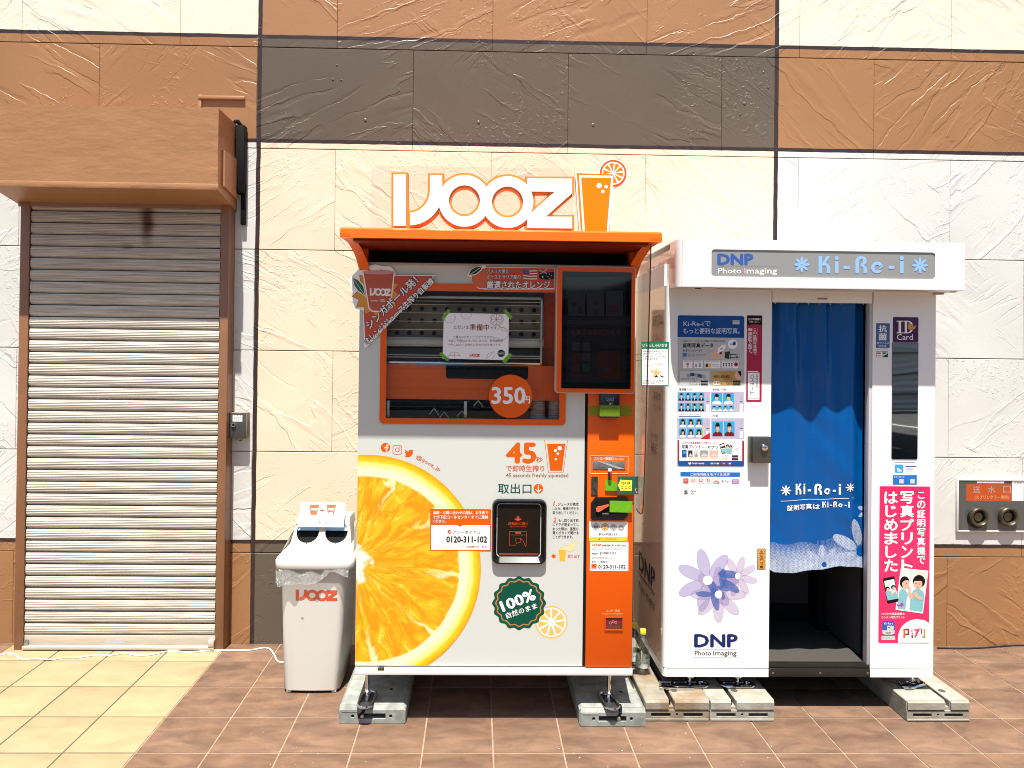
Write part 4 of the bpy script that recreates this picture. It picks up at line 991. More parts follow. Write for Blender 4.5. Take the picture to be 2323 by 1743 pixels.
    rcn = mt('ADD', rc, mt('MULTIPLY', mt('SUBTRACT', noise(geo.outputs['Position'], 14, 4, .6), .5), .13))
    core = mt('SUBTRACT', 1, ramp(rcn, .062, .088))
    c = mix(core, c, mix(ramp(n2, .50, .64), (.86, .80, .62), (.80, .42, .12)))
    Lk.new(c, b.inputs['Base Color']); b.inputs['Roughness'].default_value = .36
    return m
loop = []
for i in range(61):
    t_ = math.radians(94-i*(94+60)/60.0)
    loop.append((-.4766+.5021*math.cos(t_), .6794+.5021*math.sin(t_)))
loop = [p for p in loop if p[1] > DZ+.001 and p[0] > MX0+.001]
xe = -.4766+math.sqrt(.5021**2-(.6794-DZ-.001)**2)
ztop = .6794+math.sqrt(.5021**2-(MX0+.001+.4766)**2)
loop = [(MX0+.001, ztop)]+loop+[(xe, DZ+.001), (MX0+.001, DZ+.001)]
B().sheet(loop[::-1], MY-.0008, MY-.0001).out('orange_slice_print', slice_mat(), jm, smooth=0)
a = Art(MY)
INK['logoor'] = M('print orange', (.56, .085, .0), .5, spec=.2)
a.ell(874.6, 1015.7, 10.8, 10.8, 'logoor', 1); a.poly([(875.3, 1025.5), (875.3, 1017.5), (872, 1017.5), (872, 1014.3), (875.3, 1014.3), (875.5, 1010.8), (877.4, 1008.7), (881.5, 1008.7), (881.5, 1011.6), (879, 1011.7), (878.6, 1014.3), (881.6, 1014.3), (881.1, 1017.5), (878.6, 1017.5), (878.6, 1025.5)], PANEL, 2)
for r, ink, l in ((10.8, 'logoor', 1), (9.3, PANEL, 2)): a.poly([(901.4+p*r, 1021+q*r) for p, q in rrect(-1, -1, 1, 1, .5)], ink, l)
a.ell(901.4, 1021, 5.4, 5.4, 'logoor', 3, hole=.7); a.ell(907.3, 1015.6, 1.3, 1.3, 'logoor', 3)
a.poly([(917, 1034.5), (922, 1034), (918.5, 1030.5), (921, 1030), (917.6, 1026), (920, 1025.6), (918.5, 1019.5), (926.5, 1025.5), (928, 1021.5), (932, 1020.3), (935.5, 1022), (938.5, 1021.5), (936.5, 1024.6), (936.3, 1030), (932.5, 1035.5), (926, 1038), (921, 1037.4)], 'logoor', 1)
a.out('social_icons', jm); a = Art(MY)
# cup symbol
a.line([(1235.5, 999), (1244, 1071.5), (1278, 1071.5), (1287.5, 999)], 1.2, 'logoor', 1)
a.poly([(1241, 1007), (1282.6, 1007), (1275, 1068), (1248, 1068)], 'logoor', 2)
for q in ((1269.8, 1017, 4.8), (1260.2, 1022.3, 3.3), (1265.5, 1029.5, 2.8), (1261, 1042, 2.4)): a.ell(q[0], q[1], q[2], q[2], 'white', 3)
a.out('cup_symbol', jm); a = Art(MY)
a.ell(1221.3, 1109, 11, 11, 'logoor', 1); a.line([(1221.3, 1101), (1221.3, 1116)], 1.8, 'white', 2); a.line([(1215, 1110.5), (1221.3, 1116.8), (1227.6, 1110.5)], 1.8, 'white', 3)
a.out('arrow_symbol', jm); a = Art(MY)
# badge
sc_ = []
for i in range(128):
    t_ = 2*math.pi*i/128; r = 59+2.3*math.cos(16*t_); sc_.append((1177.6+r*math.cos(t_), 1368.5+r*math.sin(t_)))
a.poly(sc_, 'green', 4)
ri = []; rj = []
for i in range(128):
    t_ = 2*math.pi*i/128; r = 52.4+1.9*math.cos(16*t_); ri.append((1177.6+r*math.cos(t_), 1368.5+r*math.sin(t_))); rj.append((1177.6+(r-2.8)*math.cos(t_), 1368.5+(r-2.8)*math.sin(t_)))
a.poly(ri, M('badge ring', (.42, .17, .05), .4), 5); a.poly(rj, 'green', 6)
a.out('badge', jm); a = Art(MY)
# slice symbol
a.ell(1250.5, 1411.8, 37.4, 37.4, 'lightorange', 1, 48); a.ell(1250.5, 1411.8, 34, 34, PANEL, 2, 48); a.ell(1250.5, 1411.8, 33, 33, 'white', 2, 48)
for k in range(9):
    an = math.radians(40*k+10); c_ = Vector((1250.5+8*math.cos(an)*.75, 1411.8+8*math.sin(an)*.75))
    a.poly([(c_.x, c_.y)]+[(1250.5+30.5*math.cos(an+math.radians(q)), 1411.8+30.5*math.sin(an+math.radians(q))) for q in (-16.5, -13, -6, 0, 6, 13, 16.5)], 'lightorange', 3)
a.out('slice_symbol', jm); a = Art(MY)
# hand taking the cup
a.poly([(1304, 1228), (1311, 1232), (1301, 1248), (1290, 1253), (1285, 1250), (1276, 1248), (1268, 1252), (1265, 1251), (1272, 1243), (1282, 1238), (1294, 1236)], 'lightorange', 1)
a.poly([(1303.5, 1230), (1310, 1233), (1300.5, 1247), (1290, 1251.5), (1285, 1248.8), (1276, 1246.8), (1269, 1250), (1274, 1243), (1283, 1239.3), (1294.5, 1237)], M('print cream', (.72, .56, .30), .4), 2)
a.poly([(1267, 1247), (1284, 1250), (1282, 1273), (1270, 1273)], M('print juice', (.75, .38, .03), .4), 3)
a.poly([(1250.5, 1262), (1256, 1256), (1256, 1258.5), (1260.5, 1258.5), (1260.5, 1265.5), (1256, 1265.5), (1256, 1268)], 'orange', 2)
a.out('hand_and_cup', jm)
text('@ijooz_jp', (942, 1041), (996, 1071.5), 11, MY, 'logoor', jm, bold=.5)
T('45', 1149.7, 1005.6, 1214.7, 1050, MY, 'logoor', jm, bold=3)
T('秒', 1216, 1037, 1230.6, 1049, MY, 'logoor', jm, bold=.6); T('で即時生搾り', 1147.9, 1056, 1234.6, 1070, MY, 'logoor', jm, bold=.8)
T('45 seconds freshly squeezed', 1147.9, 1074, 1288.9, 1085.5, MY, 'brown', jm, bold=.2)
T('取出口', 1130, 1097.5, 1205.5, 1120, MY, 'green', jm, bold=.7)
text('1.', (1254.5, 1147.5), (1263, 1147.5), 10.5, MY, 'logoor', jm, bold=1, shear=.25); text('2.', (1254.5, 1185), (1264, 1185), 10.5, MY, 'logoor', jm, bold=1, shear=.25)
for tx, x0, x1, y in (('ジュースが完成', 1266, 1312.5, 1144), ('したら、機械の中から', 1254, 1312.5, 1153.7), ('取り出してください。', 1254, 1312, 1163.3), ('もし取り出す前', 1267, 1312.5, 1181), ('にドアが閉まってし', 1254, 1312.5, 1190.3), ('まった際は、画面の', 1254, 1312, 1200), ('開くボタンで開ける', 1254, 1312.5, 1209), ('ことができます。', 1254, 1300, 1218)):
    T(tx, x0, y-3.6, x1, y+3.6, MY, 'black', jm, bold=.5)
T('取り出す', 1288, 1259, 1315.5, 1266, MY, 'logoor', jm, bold=.4)
text('100%', (1142, 1388), (1216, 1359), 24, MY, 'white', jm, bold=3.2, lay=8)
text('自然のまま', (1150.5, 1404), (1219.5, 1380), 13.5, MY, 'white', jm, bold=.9, lay=8)
# call centre sticker
st = sticker(jm, 975.5, 1155, 1114, 1249.5, MY-.0009, 'orange', name='call_sticker')
a = Art(MY-.0015)
a.poly([(978, 1191.5), (1036, 1191.5), (1043.5, 1195.5), (1051, 1191.5), (1111.5, 1191.5), (1111.5, 1247.5), (978, 1247.5)], 'white', 1)
a.ell(1019.5, 1207, 4.2, 4.2, 'brown', 2, hole=.55); a.poly([(1015, 1203), (1018, 1202), (1020, 1206), (1019, 1208), (1022, 1211), (1020.5, 1213), (1016.5, 1209)], 'logoor', 3)
a.out('print', st)
for tx, x1, y in (('故障・お問い合わせの際は、お手数で', 1107.5, 1163.5), ('すが下記コールセンターまでご連絡', 1107.5, 1173.3), ('ください。', 1011, 1183)): T(tx, 982.5, y-3.9, x1, y+3.9, MY-.0015, 'white', st, bold=.8)
T('フリーダイアル', 1027, 1203.5, 1090.5, 1211.5, MY-.0015, 'black', st, bold=.6); T('0120-311-102', 1013, 1217, 1104.5, 1231, MY-.0015, 'black', st, bold=2.4)
T('（24時間対応）対応', 1057, 1238, 1104.5, 1243.6, MY-.0015, 'brown', st, bold=.3)
# dispenser hatch
ox0, oz0_, ox1, oz1_ = wr(1115.5, 1132, 1240, 1279, MY)
FRM = M('hatch gloss black', (.004, .004, .0045), .22, spec=.45)
loopO = rrect(ox0, oz0_, ox1, oz1_, .032, 8); loopM = rrect(ox0+.010, oz0_+.010, ox1-.010, oz1_-.010, .026, 8); loopI = rrect(qx0, qz0, qx1, qz1, .014, 8)
vs = [(x, MY-.0002, z) for x, z in loopO]+[(x, MY-.020, z) for x, z in rrect(ox0+.003, oz0_+.003, ox1-.003, oz1_-.003, .030, 8)]+[(x, MY-.022, z) for x, z in loopM]+[(x, MY+.004, z) for x, z in loopI]
n_ = len(loopO); fs = []
for r in range(3):
    for i in range(n_): fs.append((r*n_+i, r*n_+(i+1) % n_, (r+1)*n_+(i+1) % n_, (r+1)*n_+i))
ht = B().raw(vs, fs).out('dispenser_hatch', FRM, jm, smooth=30)
B().sheet(rrect(qx0+.001, qz0+.001, qx1-.001, qz1-.001, .012), MY+.002, MY+.005).out('hatch_window', MGlass('smoked red acrylic', (.26, .06, .04), ior=1.35), ht, smooth=0)
hb_ = B(); hb_.box(qx0-.01, qx1+.01, MY+.10, MY+.11, qz0-.02, qz1+.02).box(qx0-.02, qx0-.01, MY+.02, MY+.11, qz0-.02, qz1+.02).box(qx1+.01, qx1+.02, MY+.02, MY+.11, qz0-.02, qz1+.02).box(qx0-.02, qx1+.02, MY+.02, MY+.11, qz0-.03, qz0-.02).box(qx0-.02, qx1+.02, MY+.02, MY+.11, qz1+.02, qz1+.03)
hb_.out('chute', M('chute dark', (.03, .028, .027), .5), ht)
B().box(qx0+.008, qx1-.008, MY-.003, MY+.001, qz0+.004, qz0+.012, .001).out('hatch_lip', M('hatch lip', (.16, .03, .02), .3), ht)
a = Art(MY+.0005)
a.poly([(1165, 1177), (1172, 1177), (1172, 1170), (1178, 1170), (1178, 1177), (1185, 1177), (1175, 1183)], 'dimred', 1); a.out('hatch_arrow', ht); a = Art(MY+.0005)
a.line([(1156, 1206), (1156, 1237), (1170, 1237)], .8, 'dimred'); a.line([(1156, 1206), (1194, 1206), (1194, 1237), (1190, 1237)], .8, 'dimred'); a.line([(1159, 1214), (1192, 1214)], .8, 'dimred'); a.rect(1169, 1207.5, 1182, 1211, 'dimred')
a.line([(1170, 1221), (1181, 1221), (1180, 1231), (1171, 1233), (1170, 1221)], .8, 'dimred'); a.line([(1180, 1222), (1186, 1226), (1193, 1241)], .8, 'dimred')
a.out('hatch_print', ht)
T('自動的に開く', 1153.5, 1184.5, 1198, 1192, MY+.0005, 'dimred', ht, bold=.3); T('Open Automatically', 1157, 1193.5, 1195, 1197, MY+.0005, 'dimred', ht)

# ---- payment column fittings
CYp = MY-.006
rd0 = wr(1361, 893, 1405.5, 948.5, CYp-.03)
rd = B().box(rd0[0], rd0[2], CYp-.034, CYp, rd0[1], rd0[3], .004).out('card_reader', M('reader black', (.010, .010, .011), .25), jm)
a = Art(CYp-.0345); a.line([(1376.5, 903.5), (1392, 903.5), (1392, 909.5), (1376.5, 909.5), (1376.5, 903.5)], .7, 'grey'); a.line([(1378.5, 912.5), (1390.5, 912.5), (1390.5, 919)], .6, 'grey'); a.ell(1384.5, 916.5, 2.6, 2, 'grey'); a.out('reader_print', rd)
T('Edy', 1380, 905, 1388.5, 908.3, CYp-.0345, 'grey', rd)
B().tube([(x, CYp-.0005, z) for x, z in rrect(*wr(1338.5, 1035, 1425, 1075, CYp), .003)], .0008, 6, closed=True).out('slot_outline', INK['white'], jm)
sl0 = wr(1344.5, 1046, 1418.5, 1065.5, CYp)
ss = B().box(sl0[0], sl0[2], CYp-.002, CYp+.001, sl0[1], sl0[3], .001).out('straw_slot', M('straw slot grey', (.13, .14, .15), .3, noise=.35, nscale=30, stretch=(1, 1, 3)), jm)
B().raw([(sl0[0]+.02, CYp-.0025, sl0[3]-.002), (sl0[0]+.04, CYp-.0025, sl0[3]-.002), (sl0[2]-.002, CYp-.0025, sl0[1]+.004), (sl0[2]-.03, CYp-.0025, sl0[1]+.003)], [(0, 1, 2, 3)]).out('straw', M('straw', (.32, .33, .34), .3), ss, smooth=0)
T('ストロー取出口', 1348, 1037.5, 1391.5, 1043.8, CYp, 'white', jm, bold=.7); T('Your straw', 1394, 1039.5, 1415, 1043.8, CYp, 'white', jm)
kx, kz = g(1383.5, 1067, CYp-.02)
kb = B().lathe((kx, CYp-.03, kz), [(.003, 0), (.0075, .002), (.009, .006), (.0075, .010), (.004, .012), (.004, .030)], 18, 'Y').out('knob', INK['white'], jm)
kr = wr(1378.5, 1068, 1387.5, 1091, CYp); B().sheet(rrect(*kr, .003), CYp-.0012, CYp-.0002).out('knob_shadow', M('knob shadow brown', (.12, .015, .006), .5), jm, smooth=0)  # cast shadow of the knob lever, painted as a red-brown patch
mr = wr(1341.5, 1082, 1355.5, 1122, CYp)
mm_ = B().sheet(rrect(mr[0]-.0015, mr[1]-.010, mr[2]+.0015, mr[3]+.0015, .004), CYp-.001, CYp+.001).out('coin_slot_plate', M('slot surround', (.15, .05, .025), .4), jm, smooth=0)
B().sheet(rrect(mr[0], mr[1], mr[2], mr[3], .003), CYp-.004, CYp-.0005).out('coin_slot', M('grimy chrome', (.22, .22, .22), .22, 1, noise=.7, nscale=60), mm_, smooth=20)
cu_ = [(1340, 1141), (1350, 1128), (1420, 1127), (1423.5, 1132), (1423, 1170), (1414, 1179), (1343, 1179.5), (1339.6, 1174)]
cuw = gp(cu_, CYp)
cn = B().sheet(cuw, CYp-.012, CYp).out('coin_unit', BLACKP, jm, smooth=20)
ir = wr(1346, 1137, 1418, 1173, CYp-.012); B().sheet([(ir[0], ir[1]), (ir[2], ir[1]), (ir[2], ir[3]), (ir[0]+.01, ir[3])], CYp-.0128, CYp-.0118).out('recess', BLACKM, cn, smooth=0)
lv = gp([(1352, 1154), (1356, 1149.5), (1362, 1149), (1380, 1144.5), (1382, 1147), (1363, 1159), (1357, 1162), (1352.5, 1160)], CYp-.016)
B().sheet(lv, CYp-.020, CYp-.014).out('return_lever', M('red plastic lever', (.72, .10, .04), .3), cn, smooth=20)
B().box(*(lambda q: (q[0], q[2], CYp-.0135, CYp-.0125, q[1], q[3]))(wr(1366, 1164, 1380, 1167, CYp-.012))).out('glint_plate', STEEL, cn)
st = sticker(jm, 1336.5, 1183.5, 1423.5, 1227.5, CYp, 'white', name='coin_sticker')
a = Art(CYp-.0004); a.rect(1336.6, 1218.5, 1423.4, 1227.4, 'yellow', 1)
for x, y, r, c in ((1352.2, 1195.7, 8.2, 'grey'), (1372.4, 1195.8, 8.6, 'gold'), (1391.8, 1197, 7.6, 'grey'), (1408.8, 1198.9, 6.8, 'grey')):
    a.ell(x, y, r, r, c, 1); a.ell(x, y, r*.86, r*.86, 'lightgrey' if c == 'grey' else 'lightorange', 2); a.ell(x, y, r*.6, r*.6, c, 3)
a.ell(1408.8, 1198.9, 1.6, 1.6, 'white', 4); a.poly([(1357, 1224.8), (1359.3, 1220.3), (1361.6, 1224.8)], 'brown', 2)
a.out('print', st)
T('500', 1347.5, 1193.8, 1357, 1197.6, CYp-.0004, 'darkgrey', st, lay=6); T('500', 1367.5, 1193.8, 1377.3, 1197.8, CYp-.0004, 'white', st, lay=6)
T('新500円', 1358, 1209.5, 1380.5, 1215.2, CYp-.0004, 'darkred', st, bold=.6); T('使えます', 1381.5, 1209.8, 1400.5, 1215, CYp-.0004, 'black', st, bold=.3); T('旧1・5円玉は使えません', 1363, 1221, 1402, 1224.6, CYp-.0004, 'brown', st)
st = sticker(jm, 1338.5, 1229.6, 1425.5, 1295.5, CYp, 'white', name='contact_sticker')
a = Art(CYp-.0004); logo(a, 1342.5, 1233.3, 1363.5, 1239.3, 'orange', 1)
a.rect(1341.3, 1279.2, 1353.5, 1292, 'palepink', 1); a.rect(1342.3, 1280.2, 1352.5, 1288, 'orange', 2)
a.line([(1355, 1279.6), (1422.7, 1279.6), (1422.7, 1292), (1355, 1292), (1355, 1279.6)], .5, 'grey')
for y, w in ((1243.3, 78), (1246, 68), (1264.5, 36), (1267.8, 47)):
    x = 1342.5
    while x < 1342.5+w: q = random.uniform(1.5, 4); a.rect(x, y-.75, min(x+q, 1342.5+w), y+.75, 'grey', 1); x += q+.7
a.out('print', st)
T('自動販売機に関するお問い合わせ', 1365.5, 1235.3, 1420.5, 1239.8, CYp-.0004, 'black', st, bold=.7); T('管理番号:', 1342.5, 1254.3, 1358, 1258, CYp-.0004, 'black', st, bold=.6)
T('JOS0121', 1360.5, 1251.8, 1396.3, 1258.8, CYp-.0004, 'black', st, bold=.9); T('通信サービス電話番号:', 1342.5, 1273, 1378, 1276.7, CYp-.0004, 'black', st, bold=.6)
T('0120-311-102', 1357.5, 1281.8, 1419, 1289.8, CYp-.0004, 'black', st, bold=2)
T('おつり・返却', 1376, 1383, 1405.5, 1388.5, CYp, M('print pale orange', (.75, .42, .18), .4), jm, bold=.8); T('Collect your change here.', 1366.5, 1390.5, 1414, 1395, CYp, M('print pale orange', (.75, .42, .18), .4), jm, bold=.2)
cr_ = wr(1371.5, 1399.5, 1413.5, 1429.8, CYp)
tr_ = B().sheet([(cr_[0], cr_[1]), (cr_[2], cr_[1]), (cr_[2], cr_[3]), (cr_[0], cr_[3])], CYp-.005, CYp, [[(cr_[0]+.004, cr_[1]+.004), (cr_[2]-.004, cr_[1]+.004), (cr_[2]-.004, cr_[3]-.003), (cr_[0]+.004, cr_[3]-.003)][::-1]]).out('change_tray', M('tray rim red', (.55, .05, .015), .3), jm, smooth=0)
B().box(cr_[0]+.003, cr_[2]-.003, CYp-.001, CYp-.0002, cr_[1]+.003, cr_[3]-.002).out('tray_flap', M('tray flap', (.13, .012, .014), .25), tr_)
a = Art(CYp-.0012); 
for q in ((1385, 1413.5, 3), (1391, 1410.5, 3), (1397, 1412.5, 3)): a.ell(q[0], q[1], q[2], q[2], 'palepink', 1, hole=.75)
for y in (1420, 1424.5):
    for k in range(9): a.rect(1376+k*3.6, y, 1378.4+k*3.6, y+1.6, 'brown', 1)
a.out('tray_print', tr_)
# clear side screen with its dark edge, hanging from the canopy
sx = .712
prof_ = [(3.0, 2.098), (3.012, 1.9), (3.06, 1.3), (3.085, 1.02), (3.092, .985), (3.11, .955), (3.14, .945), (3.20, .945), (3.23, .95), (3.23, 2.098)]
B().prism(prof_, 'X', sx, sx+.0035).out('side_screen', ACRYL, jm, smooth=0)
ed = [Vector((sx+.00175, y, z)) for y, z in prof_[:9]]
B().tube(ed, .0026, 6).out('screen_edge_strip', M('dark edge strip', (.03, .008, .006), .4), jm)
B().box(sx-.004, sx+.008, 3.20, 3.232, .95, 2.0).out('side_strip', M('clear side strip', (.30, .17, .13), .25), jm) if False else None

# ---- things taped to the machine
nt_ = thing('paper_notice', 'landscape paper notice taped by green corners onto the machine window', 'notice', (*[(lambda q: q)(g(1080, 764, MY-.012)[0])], MY-.012, g(1080, 764, MY-.012)[1]))
NY = MY-.0105
B().sheet(gp([(1004, 813.8), (1153, 817.4), (1154.8, 713), (1007, 710)], NY), NY-.0004, NY).out('paper', PAPER, nt_, smooth=0)
a = Art(NY-.0005); br = 'brown'
def arc_line(cx, cy, r, a0, a1, n=14): return [(cx+r*math.cos(math.radians(a0+(a1-a0)*i/n)), cy+r*math.sin(math.radians(a0+(a1-a0)*i/n))) for i in range(n+1)]
a.line(arc_line(1020, 720, 13, -40, 200), .6, br); a.line(arc_line(1058, 712, 12, 10, 170), .6, br)
a.ell(1126.5, 725, 15.5, 15.5, br, 1, hole=.95); a.ell(1126.5, 725, 12.5, 12.5, br, 1, hole=.94)
for k in range(8): a.line([(1126.5, 725), (1126.5+12*math.cos(k*.785), 725+12*math.sin(k*.785))], .6, br)
a.line(arc_line(1139, 757, 14, -150, 150), .6, br); a.line([(1133, 741), (1142, 744), (1150, 752), (1140, 751), (1133, 741)], .6, br)
a.line(arc_line(1031, 813, 14, 190, 350), .6, br); a.line([(1031, 799), (1031, 812)], .5, br); a.line([(1019, 807), (1044, 807)], .5, br)
a.line([(1104, 813), (1107, 803), (1121, 797.5), (1121, 808), (1116, 814)], .6, br); a.line([(1104, 814), (1119, 800)], .5, br)
logo(a, 1065.5, 803, 1088.5, 810, 'orange'); a.poly(spiky(1137, 802, 7.8, 9.2, 12), 'green', 2)
a.out('print', nt_)
T('ただいま', 1030, 738.5, 1063, 747, NY-.0005, br, nt_, bold=.3); T('準備中', 1066, 735.5, 1109.5, 750.5, NY-.0005, br, nt_, bold=.8); T('です', 1111.5, 741, 1127, 748, NY-.0005, br, nt_, bold=.3)
for tx, x0, x1, y in (('ご購入いただくことができません。', 1028, 1125, 765), ('大変ご不便おかけいたしますが、販売開始ま', 1017, 1141.5, 773.5), ('で今しばらくお待ちいただけると幸いです。', 1016, 1138, 782.5)): T(tx, x0, y-3, x1, y+3, NY-.0005, br, nt_)
T('100%', 1131, 800, 1143, 804.3, NY-.0005, 'white', nt_)
for k, q in enumerate((((1001, 722), (1017, 701), (1022, 706), (1006, 727)), ((1142, 706), (1147, 702), (1163, 720), (1157, 725)), ((996, 803), (1001, 799), (1020, 815), (1015, 821)), ((1139, 819), (1157, 801), (1163, 806), (1145, 826)))):
    B().sheet(gp(q, NY-.001), NY-.0014, NY-.001).out('tape', TAPE, nt_, smooth=0)
gs = thing('taped_sign', 'green headed paper sign taped to the edge of the clear side screen', 'sign', (*[g(1486, 825, 3.05)[0]], 3.05, g(1486, 825, 3.05)[1]))
GY2 = 3.045
sgx = wr(1454.5, 775.5, 1517, 876.5, GY2)
B().sheet([(sgx[0], sgx[1]), (sgx[2], sgx[1]), (sgx[2], sgx[3]), (sgx[0], sgx[3])], GY2-.0008, GY2).out('board', M('sign green', (.01, .15, .06), .35), gs, smooth=0)
a = Art(GY2-.0009); a.rect(1456.5, 792, 1515, 874, 'white', 1, 0)
a.line([(1462, 829), (1480, 829), (1480, 855), (1462, 855), (1462, 829)], .6, 'grey', 2); a.line([(1476, 840), (1484, 845)], 1, 'logoor', 2); a.rect(1476, 841, 1493, 845, 'lightorange', 2); a.poly([(1487, 838), (1501, 834), (1498, 848), (1490, 851), (1484, 856), (1482, 853)], 'lightorange', 3); a.rect(1491, 834, 1499, 843, 'white', 4)
a.poly([(1483, 856), (1490, 851), (1493, 856)], 'black', 4); a.poly([(1497, 851), (1508, 856), (1500, 856)], 'black', 4)
a.out('print', gs)
T('いらっしゃいませ', 1458, 780, 1513.5, 788, GY2-.0009, 'white', gs, bold=1)
for tx, x1, y in (('＊携帯電話の決済バーコード', 1511, 797.5), ('を開いてスキャンして下さい', 1503, 803), ('＊スキャナーは、ストロー取出', 1511, 809), ('口の下にあります', 1491, 814.5), ('＊45秒後にジュースが出来ます', 1508, 864), ('取出口よりお取り下さい', 1499, 869.5)): T(tx, 1458, y-2.1, x1, y+2.1, GY2-.0009, 'darkgrey', gs)
T('スキャン', 1485, 824, 1507, 830.5, GY2-.0009, M('print amber', (.70, .28, .02), .4), gs, bold=.5)
# QR flag curling off the column
qf = thing('arrow_flag', 'dark green card flag with yellow arrow stuck over the payment column edge', 'sign', (*[g(1424, 1102, MY-.02)[0]], MY-.02, g(1424, 1102, MY-.02)[1]))
FY_ = MY-.022
fr_ = wr(1400.5, 1081, 1449, 1122, FY_)
def curl(q):
    x, y, z = q; t_ = max(0, (x-(fr_[0]+.068))/.03); return (x-.0*t_, y+.02*t_*t_, z-.003*t_*t_)
vs = []; fs = []
for i in range(13):
    x = fr_[0]+(fr_[2]-fr_[0])*i/12
    for z in (fr_[1], fr_[3]): vs.append(curl((x, FY_, z)))
for i in range(12): fs.append((2*i, 2*i+2, 2*i+3, 2*i+1))
B().raw(vs, fs).out('card', M('flag green', (.003, .10, .055), .35), qf)
a = Art(FY_); a.poly([(1401.5, 1101.5), (1409.3, 1085.5), (1409.3, 1089), (1433.5, 1090), (1433.5, 1114), (1409.3, 1113), (1409.3, 1116.5)], M('arrow yellow', (.80, .72, .06), .4), 1)
a.line([(1436, 1090), (1446, 1092)], 1.4, 'white'); a.line([(1436, 1095), (1447, 1098)], 1.4, 'white'); a.line([(1436, 1100), (1446, 1103)], 1, 'white'); a.poly([(1441, 1110), (1445, 1107), (1447, 1118), (1444, 1119)], 'white')
a.out('print', qf, warp=curl)
T('QRは', 1409.5, 1093, 1430, 1099.5, FY_, 'darkred', qf, bold=.9); T('ここに', 1409, 1102.5, 1430.5, 1109, FY_, 'darkred', qf, bold=.9)
def tape_strip(label, px, Y, name='tape_strip', mat=TAPE, off=.0006):
    X, Z = g(sum(p[0] for p in px)/4, sum(p[1] for p in px)/4, Y)
    o = B().sheet(gp(px, Y), Y-off, Y).out(name, mat, None, smooth=0); o['label'] = label; o['category'] = 'tape'; o['group'] = 'green tape on the payment column'; return o
TAPE2 = M('green tape see-through', (.17, .30, .01), .3, alpha=.62)
r1 = wr(1334.5, 920.5, 1361, 945, CYp-.001); r2 = wr(1361, 920, 1405.5, 945, CYp-.0355); r3 = wr(1405.5, 920, 1434.5, 945, CYp-.001)
b = B(); b.raw([(r1[0], CYp-.0012, r1[1]), (r2[0]-.001, CYp-.0012, r1[1]), (r2[0]-.001, CYp-.0012, r1[3]), (r1[0], CYp-.0012, r1[3]),
                (r2[0]-.001, CYp-.0358, r2[1]), (r2[2]+.001, CYp-.0358, r2[1]), (r2[2]+.001, CYp-.0358, r2[3]), (r2[0]-.001, CYp-.0358, r2[3]),
                (r2[2]+.001, CYp-.0012, r3[1]), (r3[2], CYp-.0012, r3[1]), (r3[2], CYp-.0012, r3[3]), (r2[2]+.001, CYp-.0012, r3[3])],
               [(0, 1, 2, 3), (1, 4, 7, 2), (4, 5, 6, 7), (5, 8, 11, 6), (8, 9, 10, 11)])
o = b.out('tape_strip', TAPE2, None, smooth=0); o['label'] = 'green tape band wrapped across the black card reader'; o['category'] = 'tape'; o['group'] = 'green tape on the payment column'
tape_strip('short green tape patch left of the yellow arrow flag', [(1372.5, 1113), (1400, 1114), (1400, 1096), (1386, 1089), (1373, 1089)], MY-.013)
tape_strip('green tape strip stuck over the coin slot', [(1383, 1162), (1434.5, 1163.5), (1434.5, 1137.5), (1383, 1136)], CYp-.0145)

# ================================================================== PHOTO BOOTH
BY = 3.33; BX0, BX1 = .868, 2.130; BZ0 = .158; BBK = 3.96
OX0 = g(1745.5, 1300, BY)[0]; OX1 = g(1975.5, 1300, BY)[0]; FZ = .213
pbm = thing('photo_booth', 'white ID photo booth with lettered header sign, blue curtain and posters', 'photo booth', ((BX0+BX1)/2, BY, BZ0))
HB = 1.938
LZ = g(1860, 687, BY)[1]
def side_panel_mat():
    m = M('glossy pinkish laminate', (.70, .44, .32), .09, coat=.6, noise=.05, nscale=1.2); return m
SIDEM = side_panel_mat()
r_ = .022
def col_box(x0, x1, z0, z1, rl, rr):
    """upright front post in plan with rounded outer corners"""
    pts = []
    if rl: pts += [(x0+rl-rl*math.cos(math.radians(a)), BY+rl-rl*math.sin(math.radians(a))) for a in range(0, 91, 15)]
    else: pts += [(x0, BY)]
    if rr: pts += [(x1-rr+rr*math.sin(math.radians(a)), BY+rr-rr*math.cos(math.radians(a))) for a in range(0, 91, 15)]
    else: pts += [(x1, BY)]
    pts += [(x1, BY+.045), (x0, BY+.045)]
    return pts
ZS = g(1630, 1516.8, BY)[1]
def post(x0, x1, rl, rr):
    b = B(); b.prism(col_box(x0, x1, 0, 0, rl, rr), 'Z', ZS+.0015, HB+.02)
    b.out('front_panel', WHITEP, pbm, smooth=40)
    b = B(); b.prism([(p[0], p[1]) for p in col_box(x0, x1, 0, 0, rl, rr)], 'Z', BZ0, ZS-.0015)
    b.out('skirting', WHITEP, pbm, smooth=40)
    B().box(x0+.004, x1-.004, BY+.006, BY+.04, ZS-.003, ZS+.003).out('seam', SEAMG, pbm)
post(BX0, OX0, r_, 0); post(OX1, BX1, 0, .012)
